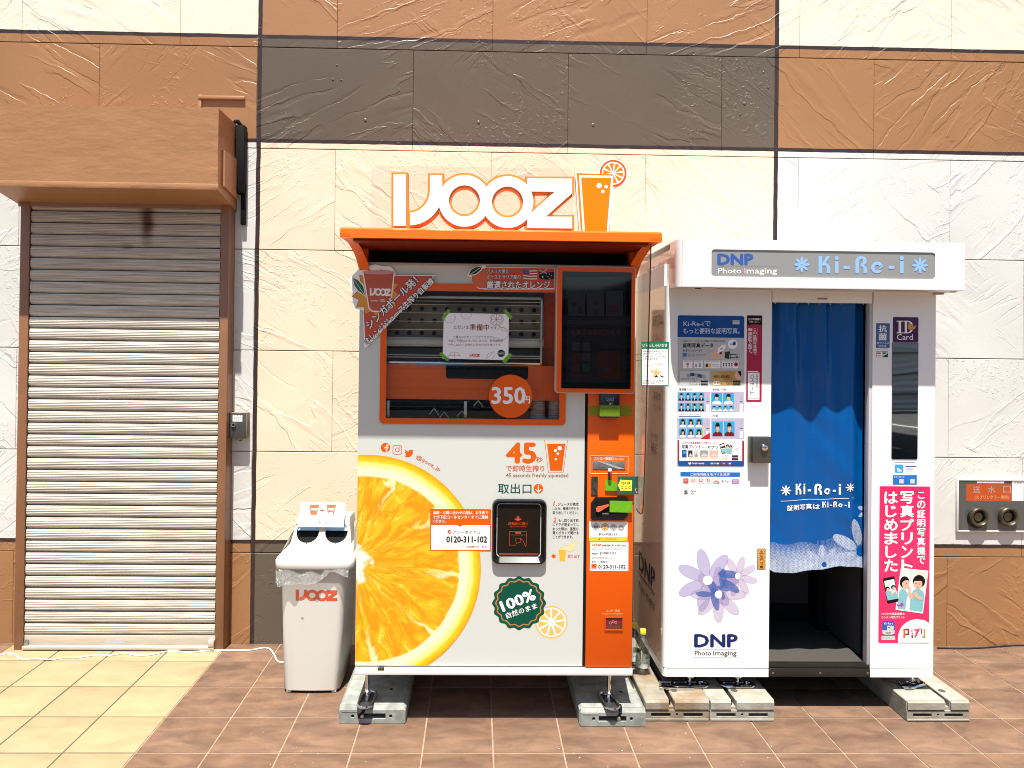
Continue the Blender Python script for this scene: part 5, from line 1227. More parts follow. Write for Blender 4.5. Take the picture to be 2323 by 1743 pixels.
# sides, back, roof
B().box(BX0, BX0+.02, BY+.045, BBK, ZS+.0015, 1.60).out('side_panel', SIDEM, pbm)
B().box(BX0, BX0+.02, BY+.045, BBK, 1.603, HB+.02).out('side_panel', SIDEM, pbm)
B().box(BX0, BX0+.02, BY+.045, BBK, BZ0, ZS-.0015).out('skirting', WHITEP, pbm)
B().box(BX1-.02, BX1, BY+.045, BBK, BZ0, HB+.02).out('side_panel', WHITEP, pbm)
B().box(BX0, BX1, BBK, BBK+.02, BZ0, 2.06).out('back_panel', WHITES, pbm)
B().box(BX0, BX1, BY+.05, BBK, HB+.02, 2.06).out('roof', WHITES, pbm)
B().box(OX0, OX1, BY+.002, BY+.045, LZ, HB+.02, .001).out('lintel', WHITEP, pbm)
B().box(OX0-.0012, OX0+.0008, BY-.0004, BY+.02, LZ+.0, HB+.01).box(OX1-.0008, OX1+.0012, BY-.0004, BY+.02, LZ, HB+.01).out('lintel_seam', SEAMG, pbm)
lb_ = sticker(pbm, 1853, 675.3, 1878, 680.5, BY+.002, 'lightgrey', name='lintel_label'); T('▲頭上注意', 1856, 676.4, 1875, 679.6, BY+.0014, 'black', lb_, bold=.4)
# interior
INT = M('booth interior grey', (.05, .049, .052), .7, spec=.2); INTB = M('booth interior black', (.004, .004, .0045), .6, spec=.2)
CARP = M('grey carpet', (.055, .052, .046), .95, spec=.1, noise=.3, nscale=220, bump=.002, bscale=400)
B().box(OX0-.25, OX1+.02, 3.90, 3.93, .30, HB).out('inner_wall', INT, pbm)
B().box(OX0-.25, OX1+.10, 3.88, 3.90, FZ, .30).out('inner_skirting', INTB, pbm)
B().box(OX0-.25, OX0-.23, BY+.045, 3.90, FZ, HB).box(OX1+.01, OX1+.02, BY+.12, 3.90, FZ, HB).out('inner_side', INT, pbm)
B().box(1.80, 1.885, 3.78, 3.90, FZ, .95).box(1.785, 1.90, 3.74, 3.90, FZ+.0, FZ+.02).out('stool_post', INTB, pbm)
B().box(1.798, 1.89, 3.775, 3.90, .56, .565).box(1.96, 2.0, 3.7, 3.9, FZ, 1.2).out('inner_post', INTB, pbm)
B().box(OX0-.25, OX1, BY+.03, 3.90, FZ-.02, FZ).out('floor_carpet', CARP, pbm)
BB_ = M('black step bar', (.014, .013, .013), .22, noise=.2, nscale=10)
b = B(); b.box(OX0, OX1, BY-.002, BY+.03, BZ0+.002, ZS, .0015).box(OX0, OX1, BY+.004, BY+.034, ZS+.0015, FZ+.003, .001)
sb_ = b.out('step_bar', BB_, pbm)
for xx in (1753, 1860.5, 1968):
    X, Z = g(xx, 1526.5, BY-.002); B().lathe((X, BY-.002, Z), [(.0045, 0), (.0045, -.0015), (.002, -.0025)], 10, 'Y').out('rivet', CHROME, sb_)
jx0 = g(1969, 1300, BY)[0]
B().box(jx0, OX1, BY+.004, BY+.04, FZ, LZ, .001).out('jamb', M('grey jamb', (.42, .41, .43), .4), pbm)
B().box(BX0+.05, BX1-.05, BY+.06, BBK, BZ0+.004, FZ-.025).out('underframe', BLACKM, pbm)
# header
HYF = 3.19; HX0, HX1 = .878, 2.168; HT = 2.150
pl_ = [(HX0, BBK), (HX0, HYF+.045)]+[(HX0+.035-.035*math.cos(math.radians(a)), HYF+.045-.045*math.sin(math.radians(a))) for a in range(10, 91, 10)]+[(HX1-.006, HYF), (HX1, HYF+.006), (HX1, HYF+.26), (BX1-.01, BBK)]
hs = wr(1614, 569.5, 2121.5, 630.5, HYF)
b = B(); b.prism(pl_[1:-2]+[(HX1, HYF+.06), (HX0, HYF+.06)] if False else [p for p in pl_], 'Z', HB, HB+.004)
b.out('header_soffit', M('header soffit', (.56, .53, .52), .4), pbm, smooth=40)
# shell: side returns and top
n = len(pl_)
b = B(); b.prism(pl_, 'Z', HT-.004, HT); b.out('header_top', WHITES, pbm)
b = B(); fr2 = [(HX0+.035, HB+.004), (HX1-.006, HB+.004), (HX1-.006, HT-.004), (HX0+.035, HT-.004)]
b.sheet(fr2, HYF, HYF+.003, [rrect(*hs, .014)[::-1]]); 
b.out('header_face', WHITEP, pbm, smooth=0)
b = B(); cur = pl_[1:11]
vs = []; fs = []
for x, y in cur: vs += [(x, y, HB+.004), (x, y, HT-.004)]
for i in range(len(cur)-1): fs.append((2*i, 2*i+2, 2*i+3, 2*i+1))
b.raw(vs, fs).out('header_corner', WHITEP, pbm, smooth=60)
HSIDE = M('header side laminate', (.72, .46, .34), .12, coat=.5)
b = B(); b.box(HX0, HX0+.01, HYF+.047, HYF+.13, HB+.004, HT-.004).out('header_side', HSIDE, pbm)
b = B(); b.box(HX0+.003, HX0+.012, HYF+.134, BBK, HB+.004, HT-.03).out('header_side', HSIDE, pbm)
B().box(HX0-.001, HX0+.006, HYF+.130, HYF+.134, HB+.006, HT-.03).out('seam_trim', CHROME, pbm)
B().box(HX1-.01, HX1, HYF+.006, HYF+.26, HB+.004, HT-.004).out('header_side', WHITEP, pbm)
B().box(HX0+.02, HX1-.02, HYF+.0035, HYF+.0075, HB+.01, HT-.01).out('sign_glass', M('grey sign panel', (.245, .245, .24), .25, noise=.03, nscale=3), pbm)
SG2 = HYF+.0033
LT = M('soffit lamp lens', (.34, .33, .34), .2)
for x0, x1 in ((1600, 1731), (1788, 1919), (1974, 2107)):
    c = gz((x0+x1)/2, 661, HB)
    X0 = gz(x0, 661, HB)[0]; X1 = gz(x1, 661, HB)[0]
    B().prism([(c[0]+(X1-X0)/2*math.cos(t_), HYF+.062+.030*math.sin(t_)) for t_ in [2*math.pi*i/32 for i in range(32)]], 'Z', HB-.002, HB+.001).out('soffit_lamp', LT, pbm)
for xx in (1547.5, 2142):
    c = gz(xx, 665, HB); B().cyl((c[0], HYF+.075, HB-.002), (c[0], HYF+.075, HB+.001), .014, 18).out('drain_hole', BLACKM, pbm)
B().box(BX1-.02, HX1-.015, HYF+.125, HYF+.16, HB-.008, HB-.001).out('cover_clip', M('clip grey', (.3, .28, .27), .4), pbm)
# header lettering, raised
def thick(art_fn, name, Y, parent): pass
T('DNP', 1629, 577, 1707.5, 600.2, SG2, 'signblue', pbm, bold=4)
a = Art(SG2); a.rect(1628.8, 603.6, 1763, 604.6, 'grey', 1)
def daisy(a, cx, cy, r, ink, lay, hole=None, n=8, rot=0, w=.17, px=True):
    for k in range(n):
        t_ = rot+2*math.pi*k/n; d = Vector((math.cos(t_), math.sin(t_)))
        a.ell(cx+d.x*r*.58, cy+d.y*r*.58, r*.42, r*w, ink, lay, 16, rot=t_)
    a.ell(cx, cy, r*.3, r*.3, ink, lay, 18)
    if hole: a.ell(cx, cy, r*.12, r*.12, hole, lay+1, 12)
def kirei(a, x0, y0, x1, y1, ink, lay=3, sel=(-1, 2000)):
    """the booth's rounded lettering: K i - R e - i"""
    W, H = x1-x0, y1-y0; u = W/975.
    ok_ = lambda p: sel[0] <= p < sel[1]
    def R(p, q, r, s):
        if ok_(p): a.poly([(x0+p*u, y0+q*H), (x0+r*u, y0+q*H), (x0+r*u, y0+s*H), (x0+p*u, y0+s*H)], ink, lay)
    def Pq(pts):
        if ok_(min(p_[0] for p_ in pts)): a.poly([(x0+p*u, y0+q*H) for p, q in pts], ink, lay)
    def D(cx, cy, r):
        if ok_(cx): a.ell(x0+cx*u, y0+cy*H, r*u, r*u, ink, lay, 20)
    R(0, 0, 42, 1); Pq([(90, 0), (137, 0), (80, .40), (80, .52), (42, .52), (42, .42)]); Pq([(42, .38), (85, .38), (122, .52), (135, .68), (135, 1), (93, 1), (93, .70), (80, .55), (42, .55)])
    R(188, .27, 228, 1); D(208, .11, 22)
    R(285, .56, 355, .74)
    for cx_ in (420,):
        Pq([(cx_, 1), (cx_, .30), (cx_+8, .15), (cx_+25, .05), (cx_+50, 0), (cx_+85, 0), (cx_+112, .07), (cx_+128, .2), (cx_+128, .34), (cx_+118, .45), (cx_+98, .52), (cx_+122, .60), (cx_+133, .72), (cx_+133, 1), (cx_+93, 1), (cx_+93, .74), (cx_+80, .62), (cx_+60, .58), (cx_+60, .44), (cx_+78, .42), (cx_+88, .30), (cx_+84, .20), (cx_+66, .17), (cx_+48, .22), (cx_+42, .32), (cx_+42, 1)])
    cx_, cy_, rr_ = 668, .66, 68
    hh = rr_*u/H
    outer = [(cx_+rr_*math.cos(math.radians(t_)), cy_+hh*math.sin(math.radians(t_))*1.0) for t_ in range(35, 341, 12)]
    inn = [(cx_+rr_*.44*math.cos(math.radians(t_)), cy_+hh*.44*math.sin(math.radians(t_))) for t_ in range(335, 40, -15)]
    Pq(outer+inn); Pq([(cx_+20, cy_+.02), (cx_+66, cy_-.16), (cx_+70, cy_-.04), (cx_+22, cy_+.12)])
    R(800, .56, 865, .74); R(930, .27, 970, 1); D(950, .11, 24)
a.out('header_rule', pbm)
for lo, hi in ((-1, 150), (170, 200), (200, 240), (280, 360), (400, 580), (590, 760), (790, 880), (920, 940), (940, 1000)): a = Art(SG2); kirei(a, 1856.6, 581.5, 2050.5, 620.5, 'lightblue', 6, (lo, hi)); a.out('header_letter', pbm)
for cx_, cy_ in ((1818.8, 600.5), (2086.9, 602.2)): a = Art(SG2); daisy(a, cx_, cy_, 18.3, 'lightblue', 6, 'grey'); a.out('header_daisy', pbm)
a = Art(SG2)                                                      # the letters' cast edge
T('Photo', 1629, 608.7, 1681.5, 620.8, SG2, 'white', pbm, bold=1); T('I', 1688, 609, 1690.5, 620.8, SG2, M('sign letter pink', (.72, .30, .36), .4), pbm, bold=1.2); T('maging', 1694, 608.9, 1762.5, 625, SG2, 'white', pbm, bold=1)

# side lettering
def on_side(Yref_to):
    return None
def side_text(body, y0, y1, z0, h, ink, bold=.5, sx=BX0-.0006):
    """runs along the side panel from depth y0 to y1"""
    v, f = glyphs(body); mn, mx = v.min(0), v.max(0); v = (v-mn)/np.maximum(mx-mn, 1e-6)
    vs, fs = [], []
    for k in range(3 if bold else 1):
        n = len(vs); o_ = (k-1)*bold*h*.02 if bold else 0
        vs += [(sx-k*.00003, y0+(y1-y0)*float(x)+o_, z0+h*float(z)) for x, z in v]; fs += [tuple(n+i for i in t_) for t_ in f]
    L = root_loc(pbm); me = bpy.data.meshes.new('lettering'); me.from_pydata([(q[0]-L.x, q[1]-L.y, q[2]-L.z) for q in vs], [], fs); me.materials.append(INK[ink] if isinstance(ink, str) else ink); me.update()
    link_mesh('lettering', me, pbm)
SGR = M('side print dark', (.07, .05, .05), .25); SGM = M('side print grey', (.26, .19, .17), .25)
side_text('証明写真は、', 3.60, 3.385, 1.775, .055, SGR, 1.0); side_text('Ki-Re-i。', 3.58, 3.42, 1.69, .045, SGM, .6)
side_text('真写', 3.72, 3.42, 1.98, .085, SGM, 2, sx=HX0-.0006) if False else side_text('写真', 3.78, 3.44, 1.985, .10, SGM, 2, sx=HX0+.0022)
side_text('背景色', 3.56, 3.42, 1.42, .035, SGR, 1); side_text('チェンジ', 3.56, 3.42, 1.37, .028, SGR, .5); side_text('美白&肌色', 3.62, 3.46, 1.23, .025, SGM, .5); side_text('補正', 3.60, 3.48, 1.16, .045, SGR, .8)
side_text('DNP', 3.84, 3.50, .50, .095, M('side print navy', (.01, .012, .03), .3), 3); side_text('Photo Imaging', 3.84, 3.50, .40, .04, SGR, .6)
b = B()
for y0, y1, z in ((3.84, 3.50, .485),): b.box(BX0-.0007, BX0, y1, y0, z, z+.003)
b.out('side_rule', SGR, pbm)

# ---- curtain
pts_c = [(1748, 925), (1751.6, 940), (1796, 918), (1838, 957), (1874, 919), (1901, 930), (1926.6, 920), (1954, 966), (1972, 950)]
cxs = []; cys = []
for x, y in pts_c:
    Yq = 3.375
    for _ in range(8): X, Z = g(x, y, Yq); Yq = HYF+.004+(HB-Z)/3.1
    cxs.append(X); cys.append(Yq)
cxs = np.array(cxs); cys = np.array(cys)
def curtY(X, Z=1.2):
    # smooth folds, loosened towards the hem
    i = int(np.clip(np.searchsorted(cxs, X)-1, 0, len(cxs)-2)); t_ = np.clip((X-cxs[i])/(cxs[i+1]-cxs[i]), 0, 1); t_ = t_*t_*(3-2*t_)
    y = cys[i]*(1-t_)+cys[i+1]*t_
    k = min(1, max(0, (1.2-Z)/.6)); y = y*(1-k*.45)+3.378*(k*.45)
    up_k = min(1, max(0, (Z-1.38)/.5))
    y += .0035*math.sin(X*34+Z*1.3)*(1-k*.3)+.0015*math.sin(Z*7+X*9)+.015*up_k*math.sin(X*42+.8*math.sin(Z*4))+.006*up_k*math.sin(X*95+2)
    y += .0022*math.sin(Z*31+X*23)*max(0, math.sin(X*15+2+Z*5))
    return y
CX0, CX1 = OX0+.001, jx0+.006
zt_c = LZ+.004
hem = [(1745, 1292), (1755.5, 1298), (1801.7, 1299.5), (1863, 1291), (1905.8, 1284), (1940, 1286), (1975, 1293)]
hx_ = [g(x, y, 3.378)[0] for x, y in hem]; hz_ = [g(x, y, 3.378)[1] for x, y in hem]
# print on the lower part of the curtain
fl = []                                                          # daisies: centre px, radius px, hub
for cx_, cy_, r, rot, blue in ((1957, 1252, 78, .30, 13), (1868, 1280, 45, .15, 6), (1975, 1160, 28, .5, 5)):
    X, Z = g(cx_, cy_, 3.378); fl.append((X, Z, r*3.378/F_PX, rot, blue*3.378/F_PX))
zl0 = g(1800, 1232, 3.378)[1]; zl1 = g(1800, 1250, 3.378)[1]; zl2 = g(1800, 1276, 3.378)[1]
def print_mask(X, Z, u, v):
    w = 0.0; hub = False
    for (cx_, cz_, R_, rot, hb) in fl:
        dx, dz = X-cx_, Z-cz_; r = math.hypot(dx, dz)
        if r < hb: hub = True
        if r < R_:
            t_ = math.atan2(dz, dx)-rot; s_ = 2*math.pi/8; t_ = (t_+s_/2) % s_-s_/2
            px_ = r*math.cos(t_); py_ = r*math.sin(t_)
            if ((px_-R_*.6)/(R_*.4))**2+(py_/(R_*.155))**2 < 1: w = max(w, .60)
    zz = Z + .006*math.sin(X*40)+.03*math.sin((X-1.5)*9)*0
    if zz < zl2: w = max(w, .68)
    elif zz < zl1: w = max(w, .34+.30*(zl1-zz)/(zl1-zl2))
    elif zz < zl0: w = max(w, .10+.22*(zl0-zz)/(zl0-zl1))
    elif zz < zl0+.02 and X > 1.6: w = max(w, .07)
    if hub: return 0.
    if w <= 0: return 0.
    p_ = .0066
    a_ = (u+v)/p_; c_ = (u-v)/p_
    d = math.hypot((a_ % 1)-.5, (c_ % 1)-.5)
    return 1. if d < math.sqrt(w/math.pi)*1.0 else 0.
NXc = 300
zs = list(np.linspace(zt_c, .98, 110))+list(np.linspace(.98, .0, 260))[1:]
xs_ = np.linspace(CX0, CX1, NXc+1)
vs = []; col = []
zm = float(min(hz_))
zlist = np.concatenate([np.linspace(zt_c, .93, 110), np.linspace(.93, 0, 230)[1:]*1.0])
fine_t = np.linspace(0, 1, 261)[1:]
for x in xs_: pass
rows = 110+260
for j in range(rows):
    for x in xs_:
        hz = float(np.interp(x, hx_, hz_))
        if j < 110: z = zt_c+(.99-zt_c)*j/109
        else: z = .99+(hz-.99)*(j-109)/260
        y = curtY(x, z); vs.append((x, y, z)); col.append(print_mask(x, z, x, z))
fs = []
W1 = NXc+1
for j in range(rows-1):
    for i in range(NXc): fs.append((j*W1+i, (j+1)*W1+i, (j+1)*W1+i+1, j*W1+i+1))
me = bpy.data.meshes.new('curtain'); L = root_loc(pbm)
me.from_pydata([(p[0]-L.x, p[1]-L.y, p[2]-L.z) for p in vs], [], fs)
at_ = me.attributes.new('dots', 'FLOAT', 'POINT'); at_.data.foreach_set('value', col)
me.polygons.foreach_set('use_smooth', [True]*len(fs)); me.update()
cm = bpy.data.materials.new('blue vinyl curtain'); cm.use_nodes = True; nt = cm.node_tree; bs = nt.nodes['Principled BSDF']
an_ = nt.nodes.new('ShaderNodeAttribute'); an_.attribute_name = 'dots'; mx = nt.nodes.new('ShaderNodeMix'); mx.data_type = 'RGBA'
mx.inputs[6].default_value = (.0, .070, .262, 1); mx.inputs[7].default_value = (.52, .56, .64, 1)
nt.links.new(an_.outputs['Fac'], mx.inputs[0]); nt.links.new(mx.outputs[2], bs.inputs['Base Color']); bs.inputs['Roughness'].default_value = .30; bs.inputs['Specular IOR Level'].default_value = .28
geo = nt.nodes.new('ShaderNodeNewGeometry'); mp = nt.nodes.new('ShaderNodeMapping'); mp.inputs['Scale'].default_value = (9, 1, 7); nt.links.new(geo.outputs['Position'], mp.inputs[0])
nz = nt.nodes.new('ShaderNodeTexNoise'); nz.inputs['Scale'].default_value = 1.4; nz.inputs['Detail'].default_value = 4; nz.inputs['Distortion'].default_value = 1.2; nt.links.new(mp.outputs[0], nz.inputs[0])
bp = nt.nodes.new('ShaderNodeBump'); bp.inputs['Distance'].default_value = .004; bp.inputs['Strength'].default_value = .6; nt.links.new(nz.outputs[0], bp.inputs['Height']); nt.links.new(bp.outputs[0], bs.inputs['Normal'])
me.materials.append(cm)
cur_o = link_mesh('curtain', me, pbm)
cwarp = lambda q: (q[0], curtY(q[0], q[2])-.0015-(3.378-q[1]), q[2])
a = Art(3.378)
kirei(a, 1804, 1097.5, 1906.5, 1122, 'white', 1); daisy(a, 1781, 1112, 12, 'white', 1, None, 8, 0, .13); daisy(a, 1925.4, 1105, 10.5, 'white', 1, None, 8, 0, .13)
for i in range(12): a.line([(1770+13.7*i, 1136.5-.62*i), (1770+13.7*(i+1), 1136.5-.62*(i+1))], 1.0, 'white', 1)
kirei(a, 1863, 1137, 1924, 1150.5, 'white', 1)
a.out('curtain_print', cur_o, warp=cwarp)
text('証明写真は', (1784, 1158.5), (1858.5, 1155.5), 12.5, 3.378, 'white', cur_o, bold=1.2, lay=1, warp=cwarp)
rl = B()
for k in range(9):
    x = CX0+.03+k*.052; rl.cyl((x, 3.37, LZ-.006), (x, 3.37, LZ+.004), .003, 8)
rl.out('curtain_hooks', CHROME, pbm)

# ---- lock box on the jamb
l0 = wr(1707, 991.5, 1749, 1050.5, BY-.035)
lk = B().box(l0[0], l0[2], BY-.038, BY, l0[1], l0[3], .002).box(l0[0]-.010, l0[0]+.001, BY-.030, BY, l0[1]+.001, l0[3]-.001, .002).out('lock_box', M('lock steel', (.13, .13, .122), .36, .85, noise=.12, nscale=8, stretch=(1, 1, 6)), pbm)
X, Z = g(1733.5, 1016, BY-.04); B().lathe((X, BY-.038, Z), [(.017, 0), (.017, -.004), (.014, -.011), (.008, -.014), (.002, -.015)], 24, 'Y').out('lock_cylinder', CHROME, lk)

# ---- posters and stickers, left panel
PY = BY-.0001
ps = sticker(pbm, 1536.8, 716, 1688.5, 1058.5, PY, M('poster base', (.56, .56, .58), .22, coat=.4), r=5, name='poster', t=.001)
PP = PY-.001
INK['posterblue'] = M('poster blue', (.008, .06, .24), .2, noise=.3, nscale=4); INK['postergrey'] = M('poster grey', (.43, .44, .43), .22)
a = Art(PP)
X0, Z0, X1, Z1 = wr(1537.3, 716.5, 1688, 766, PP)
aw = Art(PP, px=False); aw.poly(rrect(X0, Z0, X1, Z1, .009, 5, (0, 0, 1, 1)), 'posterblue', 1)
F0 = wr(1537, 1045.5, 1688, 1058, PP); aw.poly(rrect(F0[0], F0[1], F0[2], F0[3], .009, 5, (1, 1, 0, 0)), M('poster footer blue', (.01, .07, .25), .25), 1)
aw.out('print', ps)
a.rect(1537.5, 766.3, 1688, 839, 'postergrey', 1)
for x in (1640, 1655, 1668, 1680): a.rect(x, 766.5, x+.7, 818, 'lightgrey', 2)
a.rect(1662, 727, 1677.5, 736, 'lightgrey', 2, 0); a.rect(1664, 729, 1675.5, 731.5, 'grey', 3)
# phone in a hand
a.poly([(1611, 815), (1613, 803), (1622, 793), (1627, 787), (1629, 790), (1625, 799), (1631, 801), (1637, 799), (1641, 806), (1638, 811), (1640, 815)], 'skin', 3)
a.poly([(1630, 789), (1640, 782), (1648, 784), (1638, 803), (1627, 801)], 'white', 4); a.rect(1633, 790, 1640, 793, 'grey', 5); a.poly([(1632, 799), (1640, 797), (1637, 804), (1632, 804)], 'darkred', 5)
a.poly([(1644, 799), (1656, 797), (1655, 815), (1644, 813)], 'darkgrey', 3); a.ell(1662, 781, 11, 10.5, 'white', 3); a.rect(1663, 775, 1669, 783, 'midblue', 5)
a.rect(1654, 803.5, 1677, 812.8, 'darkgrey', 4)
a.rect(1548.5, 801.5, 1558, 809.5, 'midblue', 3); a.rect(1560.5, 803, 1567, 809.5, 'grey', 3); a.rect(1569.5, 803, 1576, 809.5, 'grey', 3)
for y in (804, 807): a.rect(1578.5, y, 1602, y+1.3, 'grey', 3)
for i_, (x0, x1) in enumerate(((1549, 1571), (1573.5, 1594.5), (1597.5, 1634.5), (1636.5, 1675.5))):
    a.rect(x0, 817, x1, 836.5, 'grey', 3); a.rect(x0+.5, 817.5, x1-.5, 836, 'white', 4); a.rect(x0+2, 818.6, x1-2, 819.8, 'darkgrey', 5); a.rect(x0+3, 821, x1-4, 822, 'grey', 5)
a.ell(1560, 826, 3.3, 2.6, 'orange', 6); a.rect(1558.8, 828, 1561.4, 834, 'grey', 6); a.rect(1577, 826, 1581, 833, 'grey', 6); a.rect(1585, 824.5, 1590.5, 833, 'grey', 6)
a.rect(1600.5, 825, 1606, 833.5, 'darkgrey', 6); a.rect(1606, 825, 1613.5, 833.5, 'yellow', 6); a.rect(1615, 827, 1631, 828.2, 'grey', 6); a.rect(1615, 830.5, 1632, 831.7, 'grey', 6)
for k in range(4): a.ell(1641.5+k*6.2, 825.5, 2, 2.2, 'darkgrey', 6); a.poly([(1638.8+k*6.2, 831), (1641.5+k*6.2, 827.5), (1644.2+k*6.2, 831)], 'darkgrey', 6)
a.ell(1669.5, 827, 4.7, 4.7, 'crimson', 7); a.rect(1639, 832.5, 1665, 833.5, 'grey', 6)
# second band
a.rect(1537.5, 839, 1688, 875, M('poster band grey green', (.36, .40, .385), .25), 1)
a.rect(1542, 842.5, 1609.5, 874, M('poster card grey', (.52, .53, .52), .25), 3)
for k in range(5): a.poly([(1557+k*8.5, 846+abs(k-1.6)*1.5), (1566+k*8.5, 846+abs(k-1.0)*2), (1567+k*8.3, 854+abs(k-1)*2.2), (1558+k*8.3, 853+abs(k-1.6)*1.6)], 'blue' if k % 2 else 'grey', 4+k % 2)
for y in (863.5, 870): a.rect(1589.5, y, 1605.5, y+4.5, 'darkgrey', 5)
a.rect(1614, 842.5, 1681.5, 875, 'gold', 3); a.poly([(1614, 842.5), (1630, 842.5), (1650, 875), (1614, 875)], M('poster gold light', (.50, .33, .12), .25), 4)
a.poly([(1681.5, 842.5), (1681.5, 862), (1671, 861), (1668, 857), (1665.5, 852), (1668, 847), (1670, 842.5)], 'skin', 5); a.poly([(1673, 842.5), (1681.5, 842.5), (1681.5, 855), (1677, 851)], 'hair', 6)
a.rect(1618.5, 864.5, 1631.5, 873.5, 'white', 5); a.ell(1622, 869, 2.2, 2.8, 'hair', 6); a.ell(1628.5, 869, 2.2, 2.8, 'hair', 6); a.ell(1622, 869.6, 1.6, 2, 'skin', 7); a.ell(1628.5, 869.6, 1.6, 2, 'skin', 7)
for y in (863.8, 869.8): a.rect(1662.5, y, 1679, y+4.6, 'darkgrey', 5)
# sample sheets
a.rect(1537.5, 875, 1688, 998.5, 'white', 1)
a.rect(1537, 889, 1611, 935, 'lilac', 2); a.rect(1613, 889, 1687.5, 935, 'lilac', 2); a.rect(1537, 949, 1611, 996.5, 'lilac', 2); a.rect(1613, 949, 1687.5, 996.5, 'lilac', 2)
a.rect(1539.5, 943.7, 1589.5, 945.8, 'blue', 2)
def portrait(x0, y0, x1, y1, shirt, long_=False, lay=4):
    w, h = x1-x0, y1-y0; cx = (x0+x1)/2
    a.rect(x0, y0, x1, y1, 'sky', lay)
    if long_: a.ell(cx, y0+h*.47, w*.30, h*.40, 'hair', lay+1, 18); a.poly([(cx-w*.30, y0+h*.45), (cx+w*.30, y0+h*.45), (cx+w*.33, y0+h*.92), (cx-w*.33, y0+h*.92)], 'hair', lay+1)
    else: a.ell(cx, y0+h*.34, w*.22, h*.27, 'hair', lay+1, 18)
    a.poly([(cx-w*.46, y1), (cx-w*.42, y0+h*.80), (cx-w*.14, y0+h*.68), (cx+w*.14, y0+h*.68), (cx+w*.42, y0+h*.80), (cx+w*.46, y1)], shirt, lay+2)
    if shirt == 'hair': a.poly([(cx-w*.12, y0+h*.68), (cx+w*.12, y0+h*.68), (cx, y1)], 'white', lay+3)
    a.poly([(cx-w*.07, y0+h*.5), (cx+w*.07, y0+h*.5), (cx+w*.09, y0+h*.71), (cx, y0+h*.76), (cx-w*.09, y0+h*.71)], 'skin', lay+4)
    a.ell(cx, y0+h*.42, w*.17, h*.23, 'skin', lay+5, 18)
    a.ell(cx, y0+h*.26, w*.18, h*.10, 'hair', lay+6, 14)
    if w > 14:
        for s_ in (-1, 1): a.ell(cx+s_*w*.07, y0+h*.41, w*.028, h*.016, 'hair', lay+7, 8)
        a.ell(cx, y0+h*.54, w*.045, h*.016, 'palepink', lay+7, 8)
for k in range(4):
    portrait(1538.6+k*15, 890.7, 1552.6+k*15, 909, 'hair'); portrait(1538.6+k*15, 914.3, 1552.6+k*15, 933, 'hair')
for k in range(2): portrait(1613.6+k*26.8, 891.5, 1637.9+k*26.8, 917.8, 'white'); portrait(1615.7+k*26.8, 956.5, 1639.5+k*26.8, 989.7, 'darkred')
for k in range(4): portrait(1613.8+k*12.9, 920, 1625.8+k*12.9, 933, 'white')
for k in range(3):
    portrait(1540.5+k*18.3, 949.5, 1557+k*18.3, 969.8, 'white', True); portrait(1540.5+k*18.3, 972.3, 1557+k*18.3, 992.8, 'white', True)
for x in (1602.5, 1678): 
    for y in (910, 915.5): a.rect(x, y+1, x+6.5, y+19 if y > 912 else y+2.5, 'white' if y > 912 else 'navy', 4)
    for y in (970, 977): a.rect(x, y+1, x+6.5, y+17 if y > 972 else y+2.5, 'white' if y > 972 else 'navy', 4)
    for k in range(4): a.rect(x+2+(k % 2), 897+k*3, x+4, 898.5+k*3, 'grey', 4); a.rect(x+2+(k % 2), 955+k*3, x+4, 956.5+k*3, 'grey', 4)
a.rect(1593.5, 967, 1597, 990, 'yellow', 4); a.poly([(1589, 996), (1610.5, 981), (1610.5, 996)], M('poster red', (.50, .012, .018), .3), 6)
# bottom band
a.rect(1537, 999, 1541, 1045.5, 'crimson', 2); a.rect(1683.5, 1001, 1688, 1046, 'crimson', 2); a.rect(1541, 998.8, 1683.5, 1045.5, 'white', 1)
a.rect(1547, 1021, 1557.5, 1038, 'blue', 3); a.rect(1549, 1024, 1555.5, 1030, 'sky', 4)
for x0, x1, c in ((1561, 1571, 'darkgrey'), (1574, 1584, 'lightgrey'), (1587, 1606, 'grey'), (1609, 1629, 'skin')): a.rect(x0, 1022, x1, 1037, c, 3); a.poly([(x0+1, 1036), (x0+(x1-x0)*.5, 1028), (x1-1, 1033), (x1-1, 1036)], 'lightgrey' if c != 'lightgrey' else 'grey', 4); a.rect(x0+1, 1038.5, x1-1, 1040, 'grey', 3)
a.poly([(1631.5, 1008), (1642, 1005), (1649, 1028), (1637.5, 1030)], 'black', 3); a.poly([(1633.5, 1010), (1641.5, 1007.5), (1647, 1026), (1638, 1028)], 'white', 4); a.ell(1638, 1015, 2.5, 2.5, 'hair', 5); a.ell(1642.5, 1014, 2.5, 2.5, 'hair', 5); a.poly([(1636.5, 1019), (1645, 1018), (1647, 1026), (1638, 1028)], 'teal', 5)
a.poly([(1646, 1006), (1664, 1010), (1659.5, 1031), (1644.5, 1027)], 'lightgrey', 5); a.ell(1650, 1012, 3.4, 3.4, 'hair', 6); a.ell(1657.5, 1014, 3.4, 3.4, 'hair', 6); a.ell(1650, 1013.5, 2.2, 2.4, 'skin', 7); a.ell(1657.3, 1015.5, 2.2, 2.4, 'skin', 7); a.poly([(1646.5, 1018), (1660.5, 1020), (1658.5, 1029.5), (1645.5, 1026)], 'teal', 7)
for y in (1033, 1039.3): a.rect(1660, y, 1674.5, y+5, 'darkgrey', 3)
for k, c in enumerate(('lightgrey', 'grey', 'lightgrey', 'crimson', 'grey', 'crimson', 'lightgrey')): a.rect(1612+k*6.8, 1050, 1617.4+k*6.8, 1053.6, c, 5)
a.poly([(1561, 1051), (1562.5, 1049), (1564.5, 1050.5), (1566.3, 1049), (1568, 1051), (1564.5, 1055)], 'white', 5)
a.out('picture', ps)
